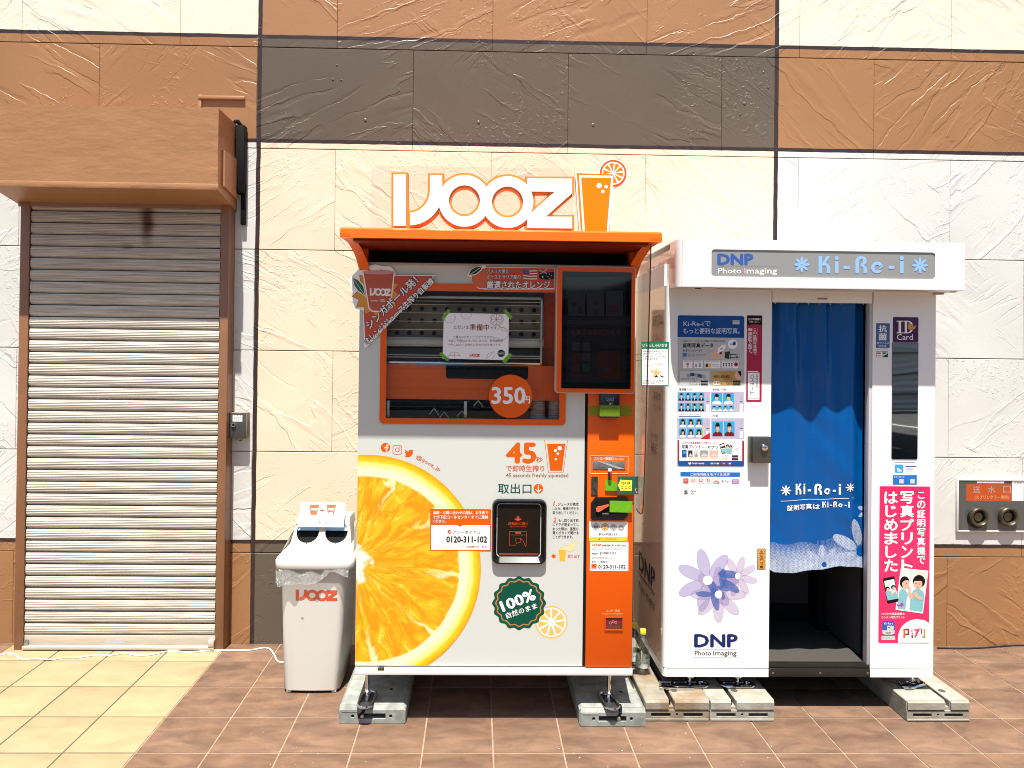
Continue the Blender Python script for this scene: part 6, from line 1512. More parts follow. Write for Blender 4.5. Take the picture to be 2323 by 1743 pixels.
INK['paleblue'] = M('print pale blue', (.46, .55, .66), .3)
T('Ki-Re-iで', 1550.5, 729, 1612, 740.5, PP, 'paleblue', ps, bold=.3); T('もっと便利な証明写真。', 1550, 744.5, 1678, 757.5, PP, 'paleblue', ps, bold=.5)
T('Webエントリー、インターネット申請などにご利用いただけます', 1549, 772, 1645.5, 776, PP, 'darkgrey', ps, bold=.5, lay=5)
T('証明写真データ', 1549, 779, 1618, 789, PP, 'black', ps, bold=1.6, lay=5); T('をダウンロード！', 1549, 792.8, 1592, 798.3, PP, 'black', ps, bold=1, lay=5); T('スマホ、', 1602, 794, 1617, 798, PP, 'grey', ps, lay=5)
T('24枚', 1656, 777.5, 1668, 784, PP, 'black', ps, bold=1, lay=6); T('1000円', 1655, 804.8, 1675.5, 811.6, PP, 'white', ps, bold=1.2, lay=6)
T('レギュラータイプ', 1545, 857, 1583, 862.3, PP, 'black', ps, bold=1, lay=6); T('プリントのみ', 1563, 864, 1580, 868, PP, 'black', ps, bold=.4, lay=6); T('プリント+データ', 1563, 869.8, 1588, 874, PP, 'black', ps, bold=.6, lay=6)
T('美肌＆肌色補正', 1618.5, 851.5, 1656, 857.5, PP, 'black', ps, bold=.8, lay=6); T('プリント+データ', 1635, 869.5, 1661, 873.8, PP, 'black', ps, bold=.5, lay=6); T('ツルすべ', 1644, 858.5, 1657, 862, PP, 'darkgrey', ps, lay=6)
T('履歴書', 1540.5, 881, 1556.5, 886.5, PP, 'darkgrey', ps, bold=.5, lay=3); T('その他', 1558.5, 882.5, 1569, 886.3, PP, 'darkgrey', ps, bold=.4, lay=3); T('免許証／中型', 1616, 881.3, 1647, 887, PP, 'darkgrey', ps, bold=.5, lay=3)
T('パスポート・マイナンバー', 1540, 938, 1589, 942.3, PP, 'darkgrey', ps, bold=.3, lay=3); T('大型', 1616, 940.5, 1629, 946, PP, 'darkgrey', ps, bold=.5, lay=3)
T('スマホの写真画像をこの場でプリント', 1547, 1002.3, 1628, 1007.3, PP, 'crimson', ps, bold=.6); T('写真プリント', 1547, 1009.8, 1590, 1018, PP, 'black', ps, bold=1.2); T('サービス', 1591, 1013.5, 1604.5, 1017.5, PP, 'black', ps, bold=.3); T('Piプリ', 1606, 1011, 1628.5, 1018.5, PP, 'black', ps, bold=1)
T('シンプル', 1637, 1033, 1650.5, 1037, PP, 'darkgrey', ps, bold=.5); T('レイアウト', 1637, 1039.3, 1652.5, 1043, PP, 'darkgrey', ps, bold=.5); T('10円', 1664.5, 1017.5, 1674, 1023, PP, 'grey', ps); T('Foreign Language', 1569.5, 1049, 1597.5, 1054, PP, 'white', ps, bold=.6)
# narrow crimson strip
ps = sticker(pbm, 1693.5, 715.7, 1728.5, 912, PY, 'crimson', r=2, name='strip_poster')
PP2 = PY-.0004
a = Art(PP2); a.poly([(1694.7, 716.3), (1728.7, 716.3), (1728.2, 738.5), (1720, 736.7), (1712, 736.2), (1703, 736.7), (1694.5, 739)], 'black', 1)
a.poly([(1696, 842), (1720.5, 842.5), (1720.5, 844.5), (1696, 844)], 'white', 2)
a.rect(1696.5, 846, 1722.8, 907.5, 'white', 2); a.poly([(1699.5, 903), (1722, 903.5), (1722, 905.7), (1698.5, 905.2)], 'crimson', 3); a.poly([(1700.5, 903.7), (1721.5, 904), (1721.5, 905), (1700, 904.8)], 'white', 4)
a.line([(1707, 743), (1706, 805)], .5, 'palepink', 2); a.line([(1718, 743), (1717, 806)], .5, 'palepink', 2)
a.out('print', ps)
def vtext(s_, x0, y0, x1, y1, Y, ink, parent, **k):
    n = len(s_); st = (y1-y0)/n
    for i, ch in enumerate(s_):
        q = '｜' if ch == 'ー' else ch
        cw = 1.0; ya, yb = y0+st*i+st*.07, y0+st*(i+1)-st*.07; xa, xb = x0, x1; m_ = (x0+x1)/2; w = x1-x0
        if ch == 'ー': xa, xb = m_-w*.07, m_+w*.07
        elif ch in 'こンじしリト': xa, xb = x0+w*.08, x1-w*.08
        elif ch in 'い': pass
        if ch == '。': xa, xb, ya, yb = x0+w*.6, x1, y0+st*i, y0+st*i+st*.35
        if ch == 'こ': ya += st*.08; yb -= st*.08
        T(q, xa, ya, xb, yb, Y, ink, parent, **k)
T('交付申請書を', 1697.5, 722, 1726, 727, PP2, 'white', ps, bold=.6); T('お持ちください。', 1699.5, 729, 1723, 732.3, PP2, 'white', ps, bold=.3)
vtext('この証明写真機で', 1708.7, 744, 1716.3, 805.5, PP2, 'white', ps, bold=.4); vtext('申請まで完了。', 1697, 744, 1705.3, 808, PP2, 'white', ps, bold=1)
vtext('パスポート', 1701.5, 849, 1711, 895.5, PP2, 'black', ps, bold=.5); vtext('機種範囲確認写真は', 1715, 849, 1719, 882, PP2, 'darkgrey', ps); T('サイズ', 1701, 897, 1711, 900, PP2, 'darkgrey', ps)
# mobile payments
st = sticker(pbm, 1543.5, 1071.5, 1678.5, 1081.5, PY, M('payment bar blue', (.008, .13, .42), .3), name='payment_sticker'); PP3 = PY-.0004
T('ご利用可能なモバイル決済', 1566, 1073.5, 1655, 1079.8, PP3, 'white', st, bold=.7)
st = sticker(pbm, 1539, 1083, 1680, 1132, PY, M('payment sheet white', (.76, .755, .75), .25), name='payment_sheet')
a = Art(PP3)
a.poly([(1556+p*6, 1091.5+q*6) for p, q in rrect(-1, -1, 1, 1, .35)], M('pay red', (.50, .07, .05), .4), 1); a.ell(1572.8, 1090.5, 5, 5, M('pay pink', (.78, .30, .32), .4), 1); a.line([(1572.8, 1087.5), (1572.8, 1093)], 1, 'white', 2)
a.poly([(1586, 1086), (1594.5, 1086), (1594, 1094), (1586, 1094)], M('pay coral', (.62, .10, .08), .4), 1); a.ell(1590.5, 1089.5, 2.6, 2.6, 'white', 2, hole=.5); a.ell(1607.5, 1089.8, 4.2, 4, M('pay coral', (.62, .10, .08), .4), 1); a.rect(1606, 1087.5, 1609, 1092, 'white', 2)
a.rect(1618.5, 1092, 1632, 1098.5, M('pay coral', (.62, .10, .08), .4), 1); a.poly([(1668+p*8, 1093+q*5.4) for p, q in rrect(-1, -1, 1, 1, .25)], M('pay mauve', (.38, .13, .40), .4), 1)
a.rect(1550.5, 1112, 1561.5, 1122, 'lightgrey', 1)
a.out('print', st)
T('払', 1553, 1088, 1559, 1092, PP3, 'white', st); T('PayPay', 1583.5, 1095, 1597, 1098.3, PP3, 'grey', st, bold=.3); T('Pay', 1603, 1094.5, 1611, 1098.3, PP3, 'grey', st, bold=.3); T('au', 1621, 1088, 1628.5, 1091.5, PP3, 'palepink', st); T('PAY', 1620.5, 1093, 1630, 1097.6, PP3, 'white', st, bold=1, lay=5)
T('R', 1637.8, 1089, 1641.8, 1094.7, PP3, 'darkgrey', st, bold=1.2); T('Pay', 1644.5, 1090, 1656, 1096.3, PP3, 'grey', st, bold=.3); T('AEON', 1662, 1089.5, 1674, 1092.7, PP3, 'white', st, bold=.6, lay=5); T('Pay', 1664, 1093.5, 1672, 1097, PP3, 'white', st, lay=5)
T('S', 1552.5, 1113, 1559.5, 1121, PP3, 'black', st, bold=1.6, lay=5); T('Fami', 1567, 1112.5, 1579.5, 1117, PP3, 'darkgrey', st, bold=.3); T('Pay', 1567, 1118.5, 1576, 1123, PP3, 'darkgrey', st, bold=.3)
# big daisies
a = Art(PY); PE = M('daisy lilac print', (.36, .31, .62), .25, alpha=.45); PE2 = M('daisy violet print', (.47, .36, .60), .25, alpha=.38); PB = M('daisy blue print', (.055, .13, .42), .25, alpha=.6); PO = M('daisy outline', (.30, .27, .42), .3)
def bigdaisy(cx, cy, L, W, mat, n, rot, k0):
    for k in range(n):
        t_ = rot+2*math.pi*k/n
        for (s_, m_, l_) in ((1.0, PO, 0), (.985, None, 1)): pass
        d = Vector((math.cos(t_), math.sin(t_)))
        a.ell(cx+d.x*L*.57, cy+d.y*L*.57, L*.45, W*.5, mat, k0+.05*k, 30, rot=t_)
        a.ell(cx+d.x*L*.57, cy+d.y*L*.57, L*.45, W*.5, PO, k0+.05*k+.02, 30, rot=t_, hole=.975)
bigdaisy(1605.3, 1316.9, 71, 28, PE, 7, math.radians(-155), 1)
bigdaisy(1673.6, 1308, 45, 17, PE2, 8, math.radians(-30), 1.6)
bigdaisy(1630, 1349, 62, 24, PE2, 8, math.radians(0), 2.2)
for q in ((1652, 1303, 24, 9, .05), (1640, 1312, 22, 8.5, 1.6), (1616, 1330, 26, 9, 1.0), (1657, 1330, 24, 9, .6), (1622, 1360, 26, 8.5, 1.35), (1598, 1348, 20, 6.5, .06), (1640, 1335, 14, 5, .3), (1640, 1352, 10, 4, 1.5)):
    a.ell(q[0], q[1], q[2], q[3], PB, 3.2+.05*q[4], 26, rot=q[4])
a.ell(1605.3, 1316.9, 11, 10.5, WHITEP, 4); a.ell(1630, 1349, 8.5, 9, WHITEP, 4); a.ell(1673.6, 1307, 6, 7.5, WHITEP, 4)
a.out('daisy_print', pbm)
st = sticker(pbm, 1571.9, 1435, 1677.2, 1492.3, PY, M('maker plate edge', (.55, .54, .56), .3), r=2.5, name='maker_plate'); a = Art(PY-.0004); a.rect(1572.8, 1435.9, 1676.3, 1491.4, WHITEP, 1); a.rect(1576, 1473, 1671, 1473.9, 'grey', 2); a.out('print', st)
T('DNP', 1576.2, 1440, 1671.8, 1467.6, PY-.0004, M('maker navy', (.004, .016, .10), .4, spec=.3), st, bold=3.4)
T('Photo', 1576.2, 1477, 1613.3, 1486.8, PY-.0004, 'darkgrey', st, bold=.9); T('I', 1618, 1477.5, 1620, 1486.8, PY-.0004, M('maker wine', (.18, .04, .05), .3), st, bold=1); T('maging', 1622.8, 1477.3, 1670.7, 1490, PY-.0004, 'darkgrey', st, bold=.9)
st = sticker(pbm, 1718, 1244.8, 1736.5, 1292.3, PY, 'black', name='caution_label'); a = Art(PY-.0004)
CA = M('caution amber', (.66, .30, .06), .35); a.rect(1719, 1245.8, 1735.5, 1291.3, CA, 1)
for k in range(11):
    y = 1246+k*4.1; a.poly([(1718.2, y), (1720.4, y+1), (1720.4, y+3), (1718.2, y+2)], 'black', 2); a.poly([(1734.3, y), (1736.4, y+1), (1736.4, y+3), (1734.3, y+2)], 'black', 2)
a.poly([(1722, 1256.3), (1727.3, 1247.5), (1732.6, 1256.3)], 'black', 2); a.poly([(1724, 1255.2), (1727.3, 1249.6), (1730.6, 1255.2)], CA, 3); a.rect(1726.8, 1251.5, 1727.8, 1254.5, 'black', 4); a.out('print', st)
vtext('足元注意', 1722.5, 1258, 1732.3, 1290.5, PY-.0004, 'black', st, bold=.3)
vtext('お申込みはこちら', 1733.8, 909, 1737, 944, PY, 'lightgrey', pbm)

# ---- right panel
st = sticker(pbm, 1987.2, 733.7, 2018.3, 789.7, PY, M('label steel blue', (.045, .10, .26), .35), name='antibacterial_label')
vtext('抗菌', 1993.5, 737, 2011.5, 773.5, PY-.0004, 'white', st, bold=1.2); T('抗ウイルス', 1989, 776, 2016.5, 781.3, PY-.0004, 'white', st, bold=.4); T('加工済', 1993, 783, 2011, 788.3, PY-.0004, 'white', st, bold=.4)
st = sticker(pbm, 1987.7, 796.8, 2014.3, 810.8, PY, 'darkgrey', r=1.5, name='small_label'); a = Art(PY-.0004); a.rect(1988.6, 797.8, 2001, 809.8, 'white', 1); a.rect(2001, 797.8, 2013.5, 809.8, 'lightgrey', 1); a.poly([(2013.5, 803), (2013.5, 809.8), (2002, 809.8), (2006, 807)], 'green', 2); a.rect(1990, 800, 1998, 803, 'crimson', 2); a.rect(2002, 800, 2009, 803, 'green', 2); a.rect(1989.5, 805, 2000, 807.5, 'palepink', 2); a.out('print', st)
T('SEK 抗菌防臭', 1988.5, 791.3, 2015, 794.3, PY, 'grey', pbm)
st = sticker(pbm, 2025, 719.5, 2083.6, 777.3, PY, 'grey', r=3, name='id_card_sticker'); a = Art(PY-.0004, px=False); q = wr(2025.6, 720.1, 2083, 776.7, PY-.0004); a.poly(rrect(*q, .006), 'purple', 1); a.out('print', st)
a = Art(PY-.0004); a.poly([(2059, 735), (2063, 733), (2065, 739), (2070, 734), (2072, 742), (2079, 737), (2075, 746), (2068, 750), (2060, 747)], M('glitter orange', (.60, .25, .05), .3), 5); a.out('glint', st)
# serif I D, drawn
a = Art(PY-.0004)
a.rect(2038.5, 729, 2044, 755, 'white', 2); a.rect(2034, 728, 2048.5, 730, 'white', 3); a.rect(2034, 754.5, 2048.5, 756.5, 'white', 3)
a.rect(2052.5, 729, 2057.5, 755, 'white', 2); a.rect(2049.5, 728, 2060, 730, 'white', 3); a.rect(2049.5, 754.5, 2060, 756.5, 'white', 3)
a.poly([(2058, 728)]+[(2059+13*math.cos(math.radians(t_)), 742.2+14.3*math.sin(math.radians(t_))) for t_ in range(-90, 91, 15)]+[(2058, 754.5)]+[(2058+9*math.cos(math.radians(t_)), 742.2+12.5*math.sin(math.radians(t_))) for t_ in range(90, -91, -15)], 'white', 4)
a.out('initials', st)
T('Card', 2034.5, 758.5, 2070.5, 771.5, PY-.0004, 'white', st, bold=.2)
q = wr(2024, 777.5, 2082.3, 1041.8, PY-.002)
MIR = bpy.data.materials.new('dark mirror strip'); MIR.use_nodes = True; _b = MIR.node_tree.nodes['Principled BSDF']; _b.inputs['Base Color'].default_value = (.42, .43, .41, 1); _b.inputs['Metallic'].default_value = 1; _b.inputs['Roughness'].default_value = .02
_t = MIR.node_tree; _g = _t.nodes.new('ShaderNodeNewGeometry'); _n = _t.nodes.new('ShaderNodeTexNoise'); _n.inputs['Scale'].default_value = 2.5; _n.inputs['Detail'].default_value = 0; _m = _t.nodes.new('ShaderNodeMapping'); _m.inputs['Scale'].default_value = (1.5, 1, 1.6)
_bp = _t.nodes.new('ShaderNodeBump'); _bp.inputs['Distance'].default_value = .0008; _t.links.new(_g.outputs['Position'], _m.inputs[0]); _t.links.new(_m.outputs[0], _n.inputs[0]); _t.links.new(_n.outputs[0], _bp.inputs['Height']); _t.links.new(_bp.outputs[0], _b.inputs['Normal'])
B().sheet(rrect(q[0]-.001, q[1]-.001, q[2]+.001, q[3]+.0, .008, 5, (1, 1, 0, 0)), BY-.001, BY-.0001).out('mirror_edge', M('mirror edge', (.05, .045, .045), .3), pbm, smooth=0)
B().sheet(rrect(*q, .007, 5, (1, 1, 0, 0)), BY-.003, BY-.0011).out('mirror', MIR, pbm, smooth=0)
st = sticker(pbm, 2025, 1044.2, 2080, 1100.3, PY, 'white', r=1.5, name='download_sticker'); a = Art(PY-.0004); a.rect(2025.2, 1078, 2079.8, 1100, 'midblue', 1); a.rect(2026, 1045, 2079, 1078, 'white', 1)
a.poly([(2039.5+p*10, 1063.5+q_*9.5) for p, q_ in rrect(-1, -1, 1, 1, .3)], 'sky', 2); a.poly([(2034, 1061), (2042, 1064), (2047, 1070), (2036, 1071)], 'lightgrey', 3); a.rect(2054, 1057, 2079, 1059.5, 'blue', 2)
for y in (1062.5, 1065, 1070, 1073): a.rect(2056, y, 2071, y+1, 'grey', 2)
a.rect(2029, 1048.5, 2075, 1050.8, 'grey', 2); a.rect(2040, 1087, 2050, 1097, 'lightgrey', 2); a.rect(2065, 1087, 2075, 1097, 'lightgrey', 2); a.out('print', st)
T('ダウンロード', 2027.5, 1080, 2052, 1084, PY-.0004, 'white', st, bold=.8)
# pink poster
PK = M('poster magenta', (.80, .018, .115), .22, noise=.12, nscale=2.5)
ps = sticker(pbm, 1994, 1103.6, 2108.5, 1458.5, PY, PK, r=3, name='pink_poster', t=.001, corners=(1, 1, 1, 1)); PP4 = PY-.001
a = Art(PP4)
a.poly([(2037, 1458.3)]+[(2080.5-43.5*math.cos(math.radians(t_)), 1448-43*math.sin(math.radians(t_))) for t_ in range(0, 96, 8)]+[(2097, 1407), (2108.8, 1414.5), (2108.6, 1458.3)], WHITEP, 1)
# tilted photo of two children in pale blue
a.poly([(2044.3, 1289), (2107, 1295.7), (2094, 1394), (2031.8, 1385)], 'crimson', 1)
a.poly([(2043.3, 1288.5), (2106, 1295.2), (2093.5, 1392.3), (2031.5, 1383.5)], 'white', 2)
a.poly([(2045.7, 1291.7), (2103.3, 1297.7), (2091.7, 1388.5), (2035, 1380.5)], M('photo pale green', (.60, .70, .50), .35), 3)
a.poly([(2048, 1300), (2082, 1306), (2075, 1386), (2055, 1383)], 'white', 4)
a.poly([(2039.5, 1345), (2044, 1336), (2054, 1338), (2060, 1350), (2057, 1360), (2053.5, 1383), (2036, 1380.5), (2038, 1362)], 'teal', 5)
a.poly([(2072, 1339), (2082, 1334), (2094, 1342), (2097, 1352), (2092.3, 1388), (2062.5, 1384), (2066, 1350)], 'teal', 5)
a.ell(2052, 1321, 11, 13.5, 'hair', 6); a.ell(2054.5, 1325, 8.5, 11, 'skin', 7); a.poly([(2042, 1320), (2047, 1310), (2058, 1309), (2063, 1316), (2053, 1316.5), (2047, 1321), (2045, 1327)], 'hair', 8)
a.ell(2084.5, 1319, 14, 14.5, 'hair', 6); a.ell(2082, 1325, 10, 11.5, 'skin', 7); a.poly([(2071, 1320), (2074, 1310), (2086, 1307), (2096, 1313), (2096, 1322), (2090, 1318), (2076, 1318)], 'hair', 8)
for q in ((2057, 1323, 1.4), (2078, 1324, 1.4), (2086, 1325, 1.4)): a.ell(q[0], q[1], q[2], q[2]*.8, 'hair', 9, 8)
a.ell(2081.5, 1332, 2.2, 1, 'red', 9, 8); a.poly([(2060, 1330), (2066, 1335), (2066, 1344), (2072, 1352), (2069, 1362), (2061, 1354), (2059, 1341)], 'skin', 9)
a.poly([(2070, 1346), (2078, 1342), (2082, 1350), (2092, 1356), (2092, 1362), (2082, 1360), (2073, 1353)], 'skin', 9); a.ell(2061.5, 1334, 2, 2, 'palepink', 10, 10); a.ell(2060, 1340, 1.5, 1.5, 'white', 10, 8)
# phone showing the same photo
a.poly([(2005+p, 1340+q_) for p, q_ in ((-1.2, -27.5), (21.8, -32.5), (24, -31), (33.5, 22), (32, 25), (10.5, 29.5), (7.5, 28), (-1.8, -24))], 'black', 4)
a.poly([(2005.5, 1318.5), (2028, 1314), (2037, 1358), (2013.5, 1362.5)], 'white', 5)
a.poly([(2005.8, 1319), (2017, 1316.5), (2012, 1330), (2008.5, 1334)], M('photo pale green', (.60, .70, .50), .35), 6)
for cx_, cy_ in ((2013, 1336), (2026.5, 1332.5)): a.ell(cx_, cy_, 5.5, 5.5, 'hair', 7, 14); a.ell(cx_+1, cy_+2, 3.6, 4, 'skin', 8, 12)
a.poly([(2008.5, 1343), (2020, 1341), (2024, 1347), (2032, 1341), (2037, 1358), (2013.5, 1362.5)], 'teal', 6); a.poly([(2019, 1342), (2023, 1340), (2026, 1349), (2022, 1352)], 'skin', 9)
a.poly([(2034, 1369.5), (2038, 1372.5), (2043, 1371), (2042, 1367.5), (2050.5, 1370), (2045, 1378), (2044, 1374.5), (2036, 1376)], M('arrow purple', (.40, .02, .26), .3), 7)
a.poly([(2015.4+p*14.6, 1424.3+q_*15.6) for p, q_ in rrect(-1, -1, 1, 1, .3)], 'signblue', 2); a.poly([(2001.2, 1430), (2030, 1430), (2029, 1437.5), (2023, 1440), (2007, 1440), (2002, 1437.5)], 'lightgrey', 3); a.rect(2013, 1420, 2020, 1430, 'white', 4); a.poly([(2021, 1419), (2028, 1421), (2026.5, 1430), (2020.5, 1429)], 'lightgrey', 5)
a.ell(2016.5, 1424, 2, 2.4, 'blue', 5, 10)
a.rect(1999.5, 1443, 2030.5, 1452, 'lightgrey', 2); a.ell(2003.5, 1447, 1.8, 1.8, 'grey', 3, hole=.6)
# the little coloured word
for pts_, c in (([(2049.3, 1426.5), (2053, 1426.5), (2053, 1447.5), (2049.3, 1447.5)], 'orange'), ([(2053, 1426.5), (2062.5, 1426.5), (2062.5, 1441), (2053, 1441), (2053, 1437.5), (2058.7, 1437.5), (2058.7, 1430), (2053, 1430)], 'crimson'), ([(2067.5, 1440), (2071.5, 1440), (2071.5, 1447.5), (2067.5, 1447.5)], 'brown'), ([(2074.5, 1427.5), (2085, 1427.5), (2085, 1431), (2080, 1442), (2076.5, 1447.5), (2074.5, 1445), (2079, 1431), (2074.5, 1431)], 'pink'), ([(2089, 1426.5), (2092, 1426.5), (2092, 1438), (2089, 1438)], 'brown'), ([(2095.3, 1426.5), (2099, 1426.5), (2099, 1447.5), (2091, 1447.5), (2091, 1444), (2095.3, 1444)], 'gold')): a.poly(pts_, c, 3)
a.ell(2086, 1426, 2.4, 2.4, 'pink', 4, hole=.5); T('ピ', 2066.5, 1427.5, 2072.5, 1433, PP4, 'crimson', ps, bold=.5); a.ell(2069.5, 1437, 1.8, 1.5, 'crimson', 3, 10)
a.out('picture', ps)
vtext('この証明写真機で', 2080.8, 1113.5, 2098.5, 1281, PP4, 'white', ps, bold=1.6, lay=4)
vtext('写真プリント', 2042.5, 1113.5, 2072.5, 1299, PP4, 'crimson', ps, bold=3.6, lay=4); vtext('写真プリント', 2043, 1113.5, 2072, 1299, PP4, 'white', ps, bold=2.1, lay=6)
vtext('はじめました', 2006, 1114, 2036, 1298.5, PP4, 'crimson', ps, bold=3.6, lay=4); vtext('はじめました', 2006.5, 1114, 2035.5, 1298.5, PP4, 'white', ps, bold=2.1, lay=6)
T('スマホの撮影画像を', 1999.5, 1390, 2052.5, 1395.5, PP4, 'white', ps, bold=.4); T('カンタン写真プリント', 1999.5, 1398, 2052.5, 1403.5, PP4, 'white', ps, bold=.4); T('Ki-Re-i', 2006, 1412.5, 2025, 1417, PP4, 'white', ps, bold=.4, lay=6); T('DNP', 2009.5, 1434, 2020.5, 1438.2, PP4, 'darkgrey', ps, bold=.8, lay=6); T('ピプリ', 2008.5, 1444.5, 2024, 1450, PP4, 'grey', ps, lay=5)
# booth feet
foot(1.005, 3.375, 0.05, pbm, .093, BZ0, .026, .085); foot(1.230, 3.375, 0.0, pbm, .093, BZ0, .022, .075); foot(2.06, 3.385, .35, pbm, .093, BZ0, .026, .065)
B().tube([(.87, 3.36, .102), (.87, 3.40, .102), (1.03, 3.40, .102)], .006, 8).box(.855, 1.015, 3.335, 3.352, .094, .106, .002).out('foot_clamp', CHROME, pbm)

# ================================================================== BIN, BAG, BOTTLES
BINM = M('off white bin plastic', (.56, .535, .485), .42, noise=.03, nscale=3); BINC = M('cream bin hood', (.47, .425, .34), .45)
bnx0, bnx1 = -.885, -.600; bny0, bny1 = 3.49, 3.86
bn = thing('waste_bin', 'tall off white plastic waste bin with orange letters and two round cup holes', 'bin', ((bnx0+bnx1)/2, bny0, 0))
tz = .605; f0 = (-.912, -.643); f1 = (-.928, -.616)          # x range at foot and top
def ring(x0, x1, y0, y1, z, r=.03, bulge=.006, n=5):
    pts = rrect(x0, y0, x1, y1, r, n); cx = (x0+x1)/2; k_ = n+1
    pts = pts[:k_]+[(x0+r+(x1-x0-2*r)*q/8, y0) for q in range(1, 8)]+pts[k_:]
    out = []
    for x, y in pts:
        if y < y0+r*.5: y -= bulge*(1-min(1, abs((x-cx)/((x1-x0)/2)))**2)
        out.append((x, y, z))
    return out
def loft(rings, cap0=True, cap1=True):
    b = B(); n = len(rings[0]); vs = [p for r in rings for p in r]; fs = []
    for i in range(len(rings)-1):
        for j in range(n): fs.append((i*n+j, i*n+(j+1) % n, (i+1)*n+(j+1) % n, (i+1)*n+j))
    if cap0: fs.append(tuple(range(n-1, -1, -1)))
    if cap1: fs.append(tuple((len(rings)-1)*n+j for j in range(n)))
    return b.raw(vs, fs)
R0 = lambda t_: (f0[0]+(f1[0]-f0[0])*t_, f0[1]+(f1[1]-f0[1])*t_)
rg = []
for z in (.014, .02, .3, .58, tz):
    t_ = z/tz; x0, x1 = R0(t_); ins = .003 if z < .016 else 0
    rg.append(ring(x0+ins, x1-ins, bny0+.012*(1-t_)-.0, bny1-.02*(1-t_), z))
loft(rg).out('body', BINM, bn, smooth=40)
for fx in (-.895, -.680):
    B().box(fx, fx+.022, bny0+.014, bny0+.03, 0.001, .016, .003).out('foot', BINM, bn)
for fx in (-.895, -.680): B().box(fx, fx+.022, bny1-.05, bny1-.03, 0.001, .016, .003).out('foot', BINM, bn)
# lid: skirt, sloping deck and upright hood
lx0_, lx1_ = -.952, -.578; ly0, ly1 = bny0-.022, bny1+.012
lr = [ring(lx0_+.004, lx1_-.004, ly0+.003, ly1, tz-.005, .03, .008), ring(lx0_, lx1_, ly0, ly1, tz+.004, .03, .008), ring(lx0_, lx1_, ly0, ly1, tz+.034, .03, .008), ring(lx0_+.008, lx1_-.008, ly0+.010, ly1-.006, tz+.046, .028, .008),
      ring(lx0_+.022, lx1_-.022, ly0+.09, ly1-.03, tz+.060, .02, .004), ring(lx0_+.034, lx1_-.034, ly0+.15, ly1-.04, tz+.074, .012, .0)]
loft(lr).out('lid', BINM, bn, smooth=50)
hz = tz+.068; hy0 = ly0+.148; hy1 = ly1-.04; hxa, hxb = lx0_+.036, lx1_-.036
zt2 = hz+.124; yt = hy0+.072
hd = B(); hd.raw([(hxa, hy0, hz), (hxb, hy0, hz), (hxb-.022, yt, zt2), (hxa+.022, yt, zt2), (hxa, hy1, hz), (hxb, hy1, hz), (hxb-.022, hy1-.01, zt2), (hxa+.022, hy1-.01, zt2)],
                 [(0, 3, 7, 4), (1, 5, 6, 2), (4, 7, 6, 5), (3, 2, 6, 7)])
hd.out('hood', BINC, bn, smooth=0)
# sloping hood front with two holes
sl_ = math.atan2(yt-hy0, zt2-hz); hl_ = math.hypot(yt-hy0, zt2-hz)
def onslope(u, v, d=0): return (u, hy0+v*math.sin(sl_)-d*math.cos(sl_), hz+v*math.cos(sl_)+d*math.sin(sl_))
ccx = (hxa+hxb)/2; HR = .056; hcs = [(ccx-.071, hl_*.47), (ccx+.071, hl_*.47)]
lp = [(hxa, 0), (hxb, 0), (hxb-.022, hl_), (hxa+.022, hl_)]
loops_ = [lp]+[circ(c[0], c[1], HR, 32)[::-1] for c in hcs]
tr = tessellate_polygon([[Vector((p[0], p[1], 0)) for p in l] for l in loops_]); fl_ = [p for l in loops_ for p in l]
B().raw([onslope(*p, .001) for p in fl_]+[onslope(*p, -.004) for p in fl_], [tuple(t_) for t_ in tr]+[tuple(len(fl_)+i for i in t_[::-1]) for t_ in tr]).out('hood_front', BINC, bn, smooth=0)
for c in hcs:
    cyl_ = B(); n = 32; p0 = circ(c[0], c[1], HR, n)
    cyl_.raw([onslope(*p, .0012) for p in p0]+[onslope(*p, -.012) for p in p0], [(i, (i+1) % n, n+(i+1) % n, n+i) for i in range(n)]).out('hole_rim', M('rim pale blue', (.25, .42, .60), .4), bn)
    up_ = [(c[0]+HR*math.cos(math.radians(t_)), c[1]+HR*math.sin(math.radians(t_))) for t_ in range(10, 171, 10)]
    B().raw([onslope(*p, -.008) for p in up_], [tuple(range(len(up_)))]).out('flap', M('flap pale blue', (.30, .48, .68), .4), bn, smooth=0)
    B().raw([onslope(c[0]+.003*math.cos(q)-.0, c[1]-HR-.0015+.003*math.sin(q), .0016) for q in [i*.7854 for i in range(8)]], [tuple(range(8))]).out('rim_tab', BLACKM, bn, smooth=0)
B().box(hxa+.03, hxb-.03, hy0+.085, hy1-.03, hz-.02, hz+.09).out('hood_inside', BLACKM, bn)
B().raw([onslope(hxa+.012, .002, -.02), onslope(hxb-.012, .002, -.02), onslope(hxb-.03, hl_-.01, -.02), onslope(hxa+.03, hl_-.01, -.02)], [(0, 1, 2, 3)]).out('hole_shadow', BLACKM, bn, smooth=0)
for sx_, k in ((lx0_+.02, 1), (lx1_-.02, -1)):
    if k == -1:
        B().raw([(lx1_-.012, ly0+.06, tz+.046), (lx1_-.012, ly1-.01, tz+.046), (lx1_-.036, ly1-.03, zt2-.02), (lx1_-.040, yt+.02, zt2-.03), (lx1_-.030, yt-.02, tz+.13)], [(0, 1, 2, 3, 4)]).out('lid_wing', BINM, bn, smooth=0)
    else:
        B().raw([(lx0_+.012, ly0+.06, tz+.046), (lx0_+.012, ly1-.01, tz+.046), (lx0_+.036, ly1-.03, zt2-.02), (lx0_+.040, yt+.02, zt2-.06), (lx0_+.028, yt-.02, tz+.11)], [(0, 1, 2, 3, 4)]).out('lid_wing', BINM, bn, smooth=0)
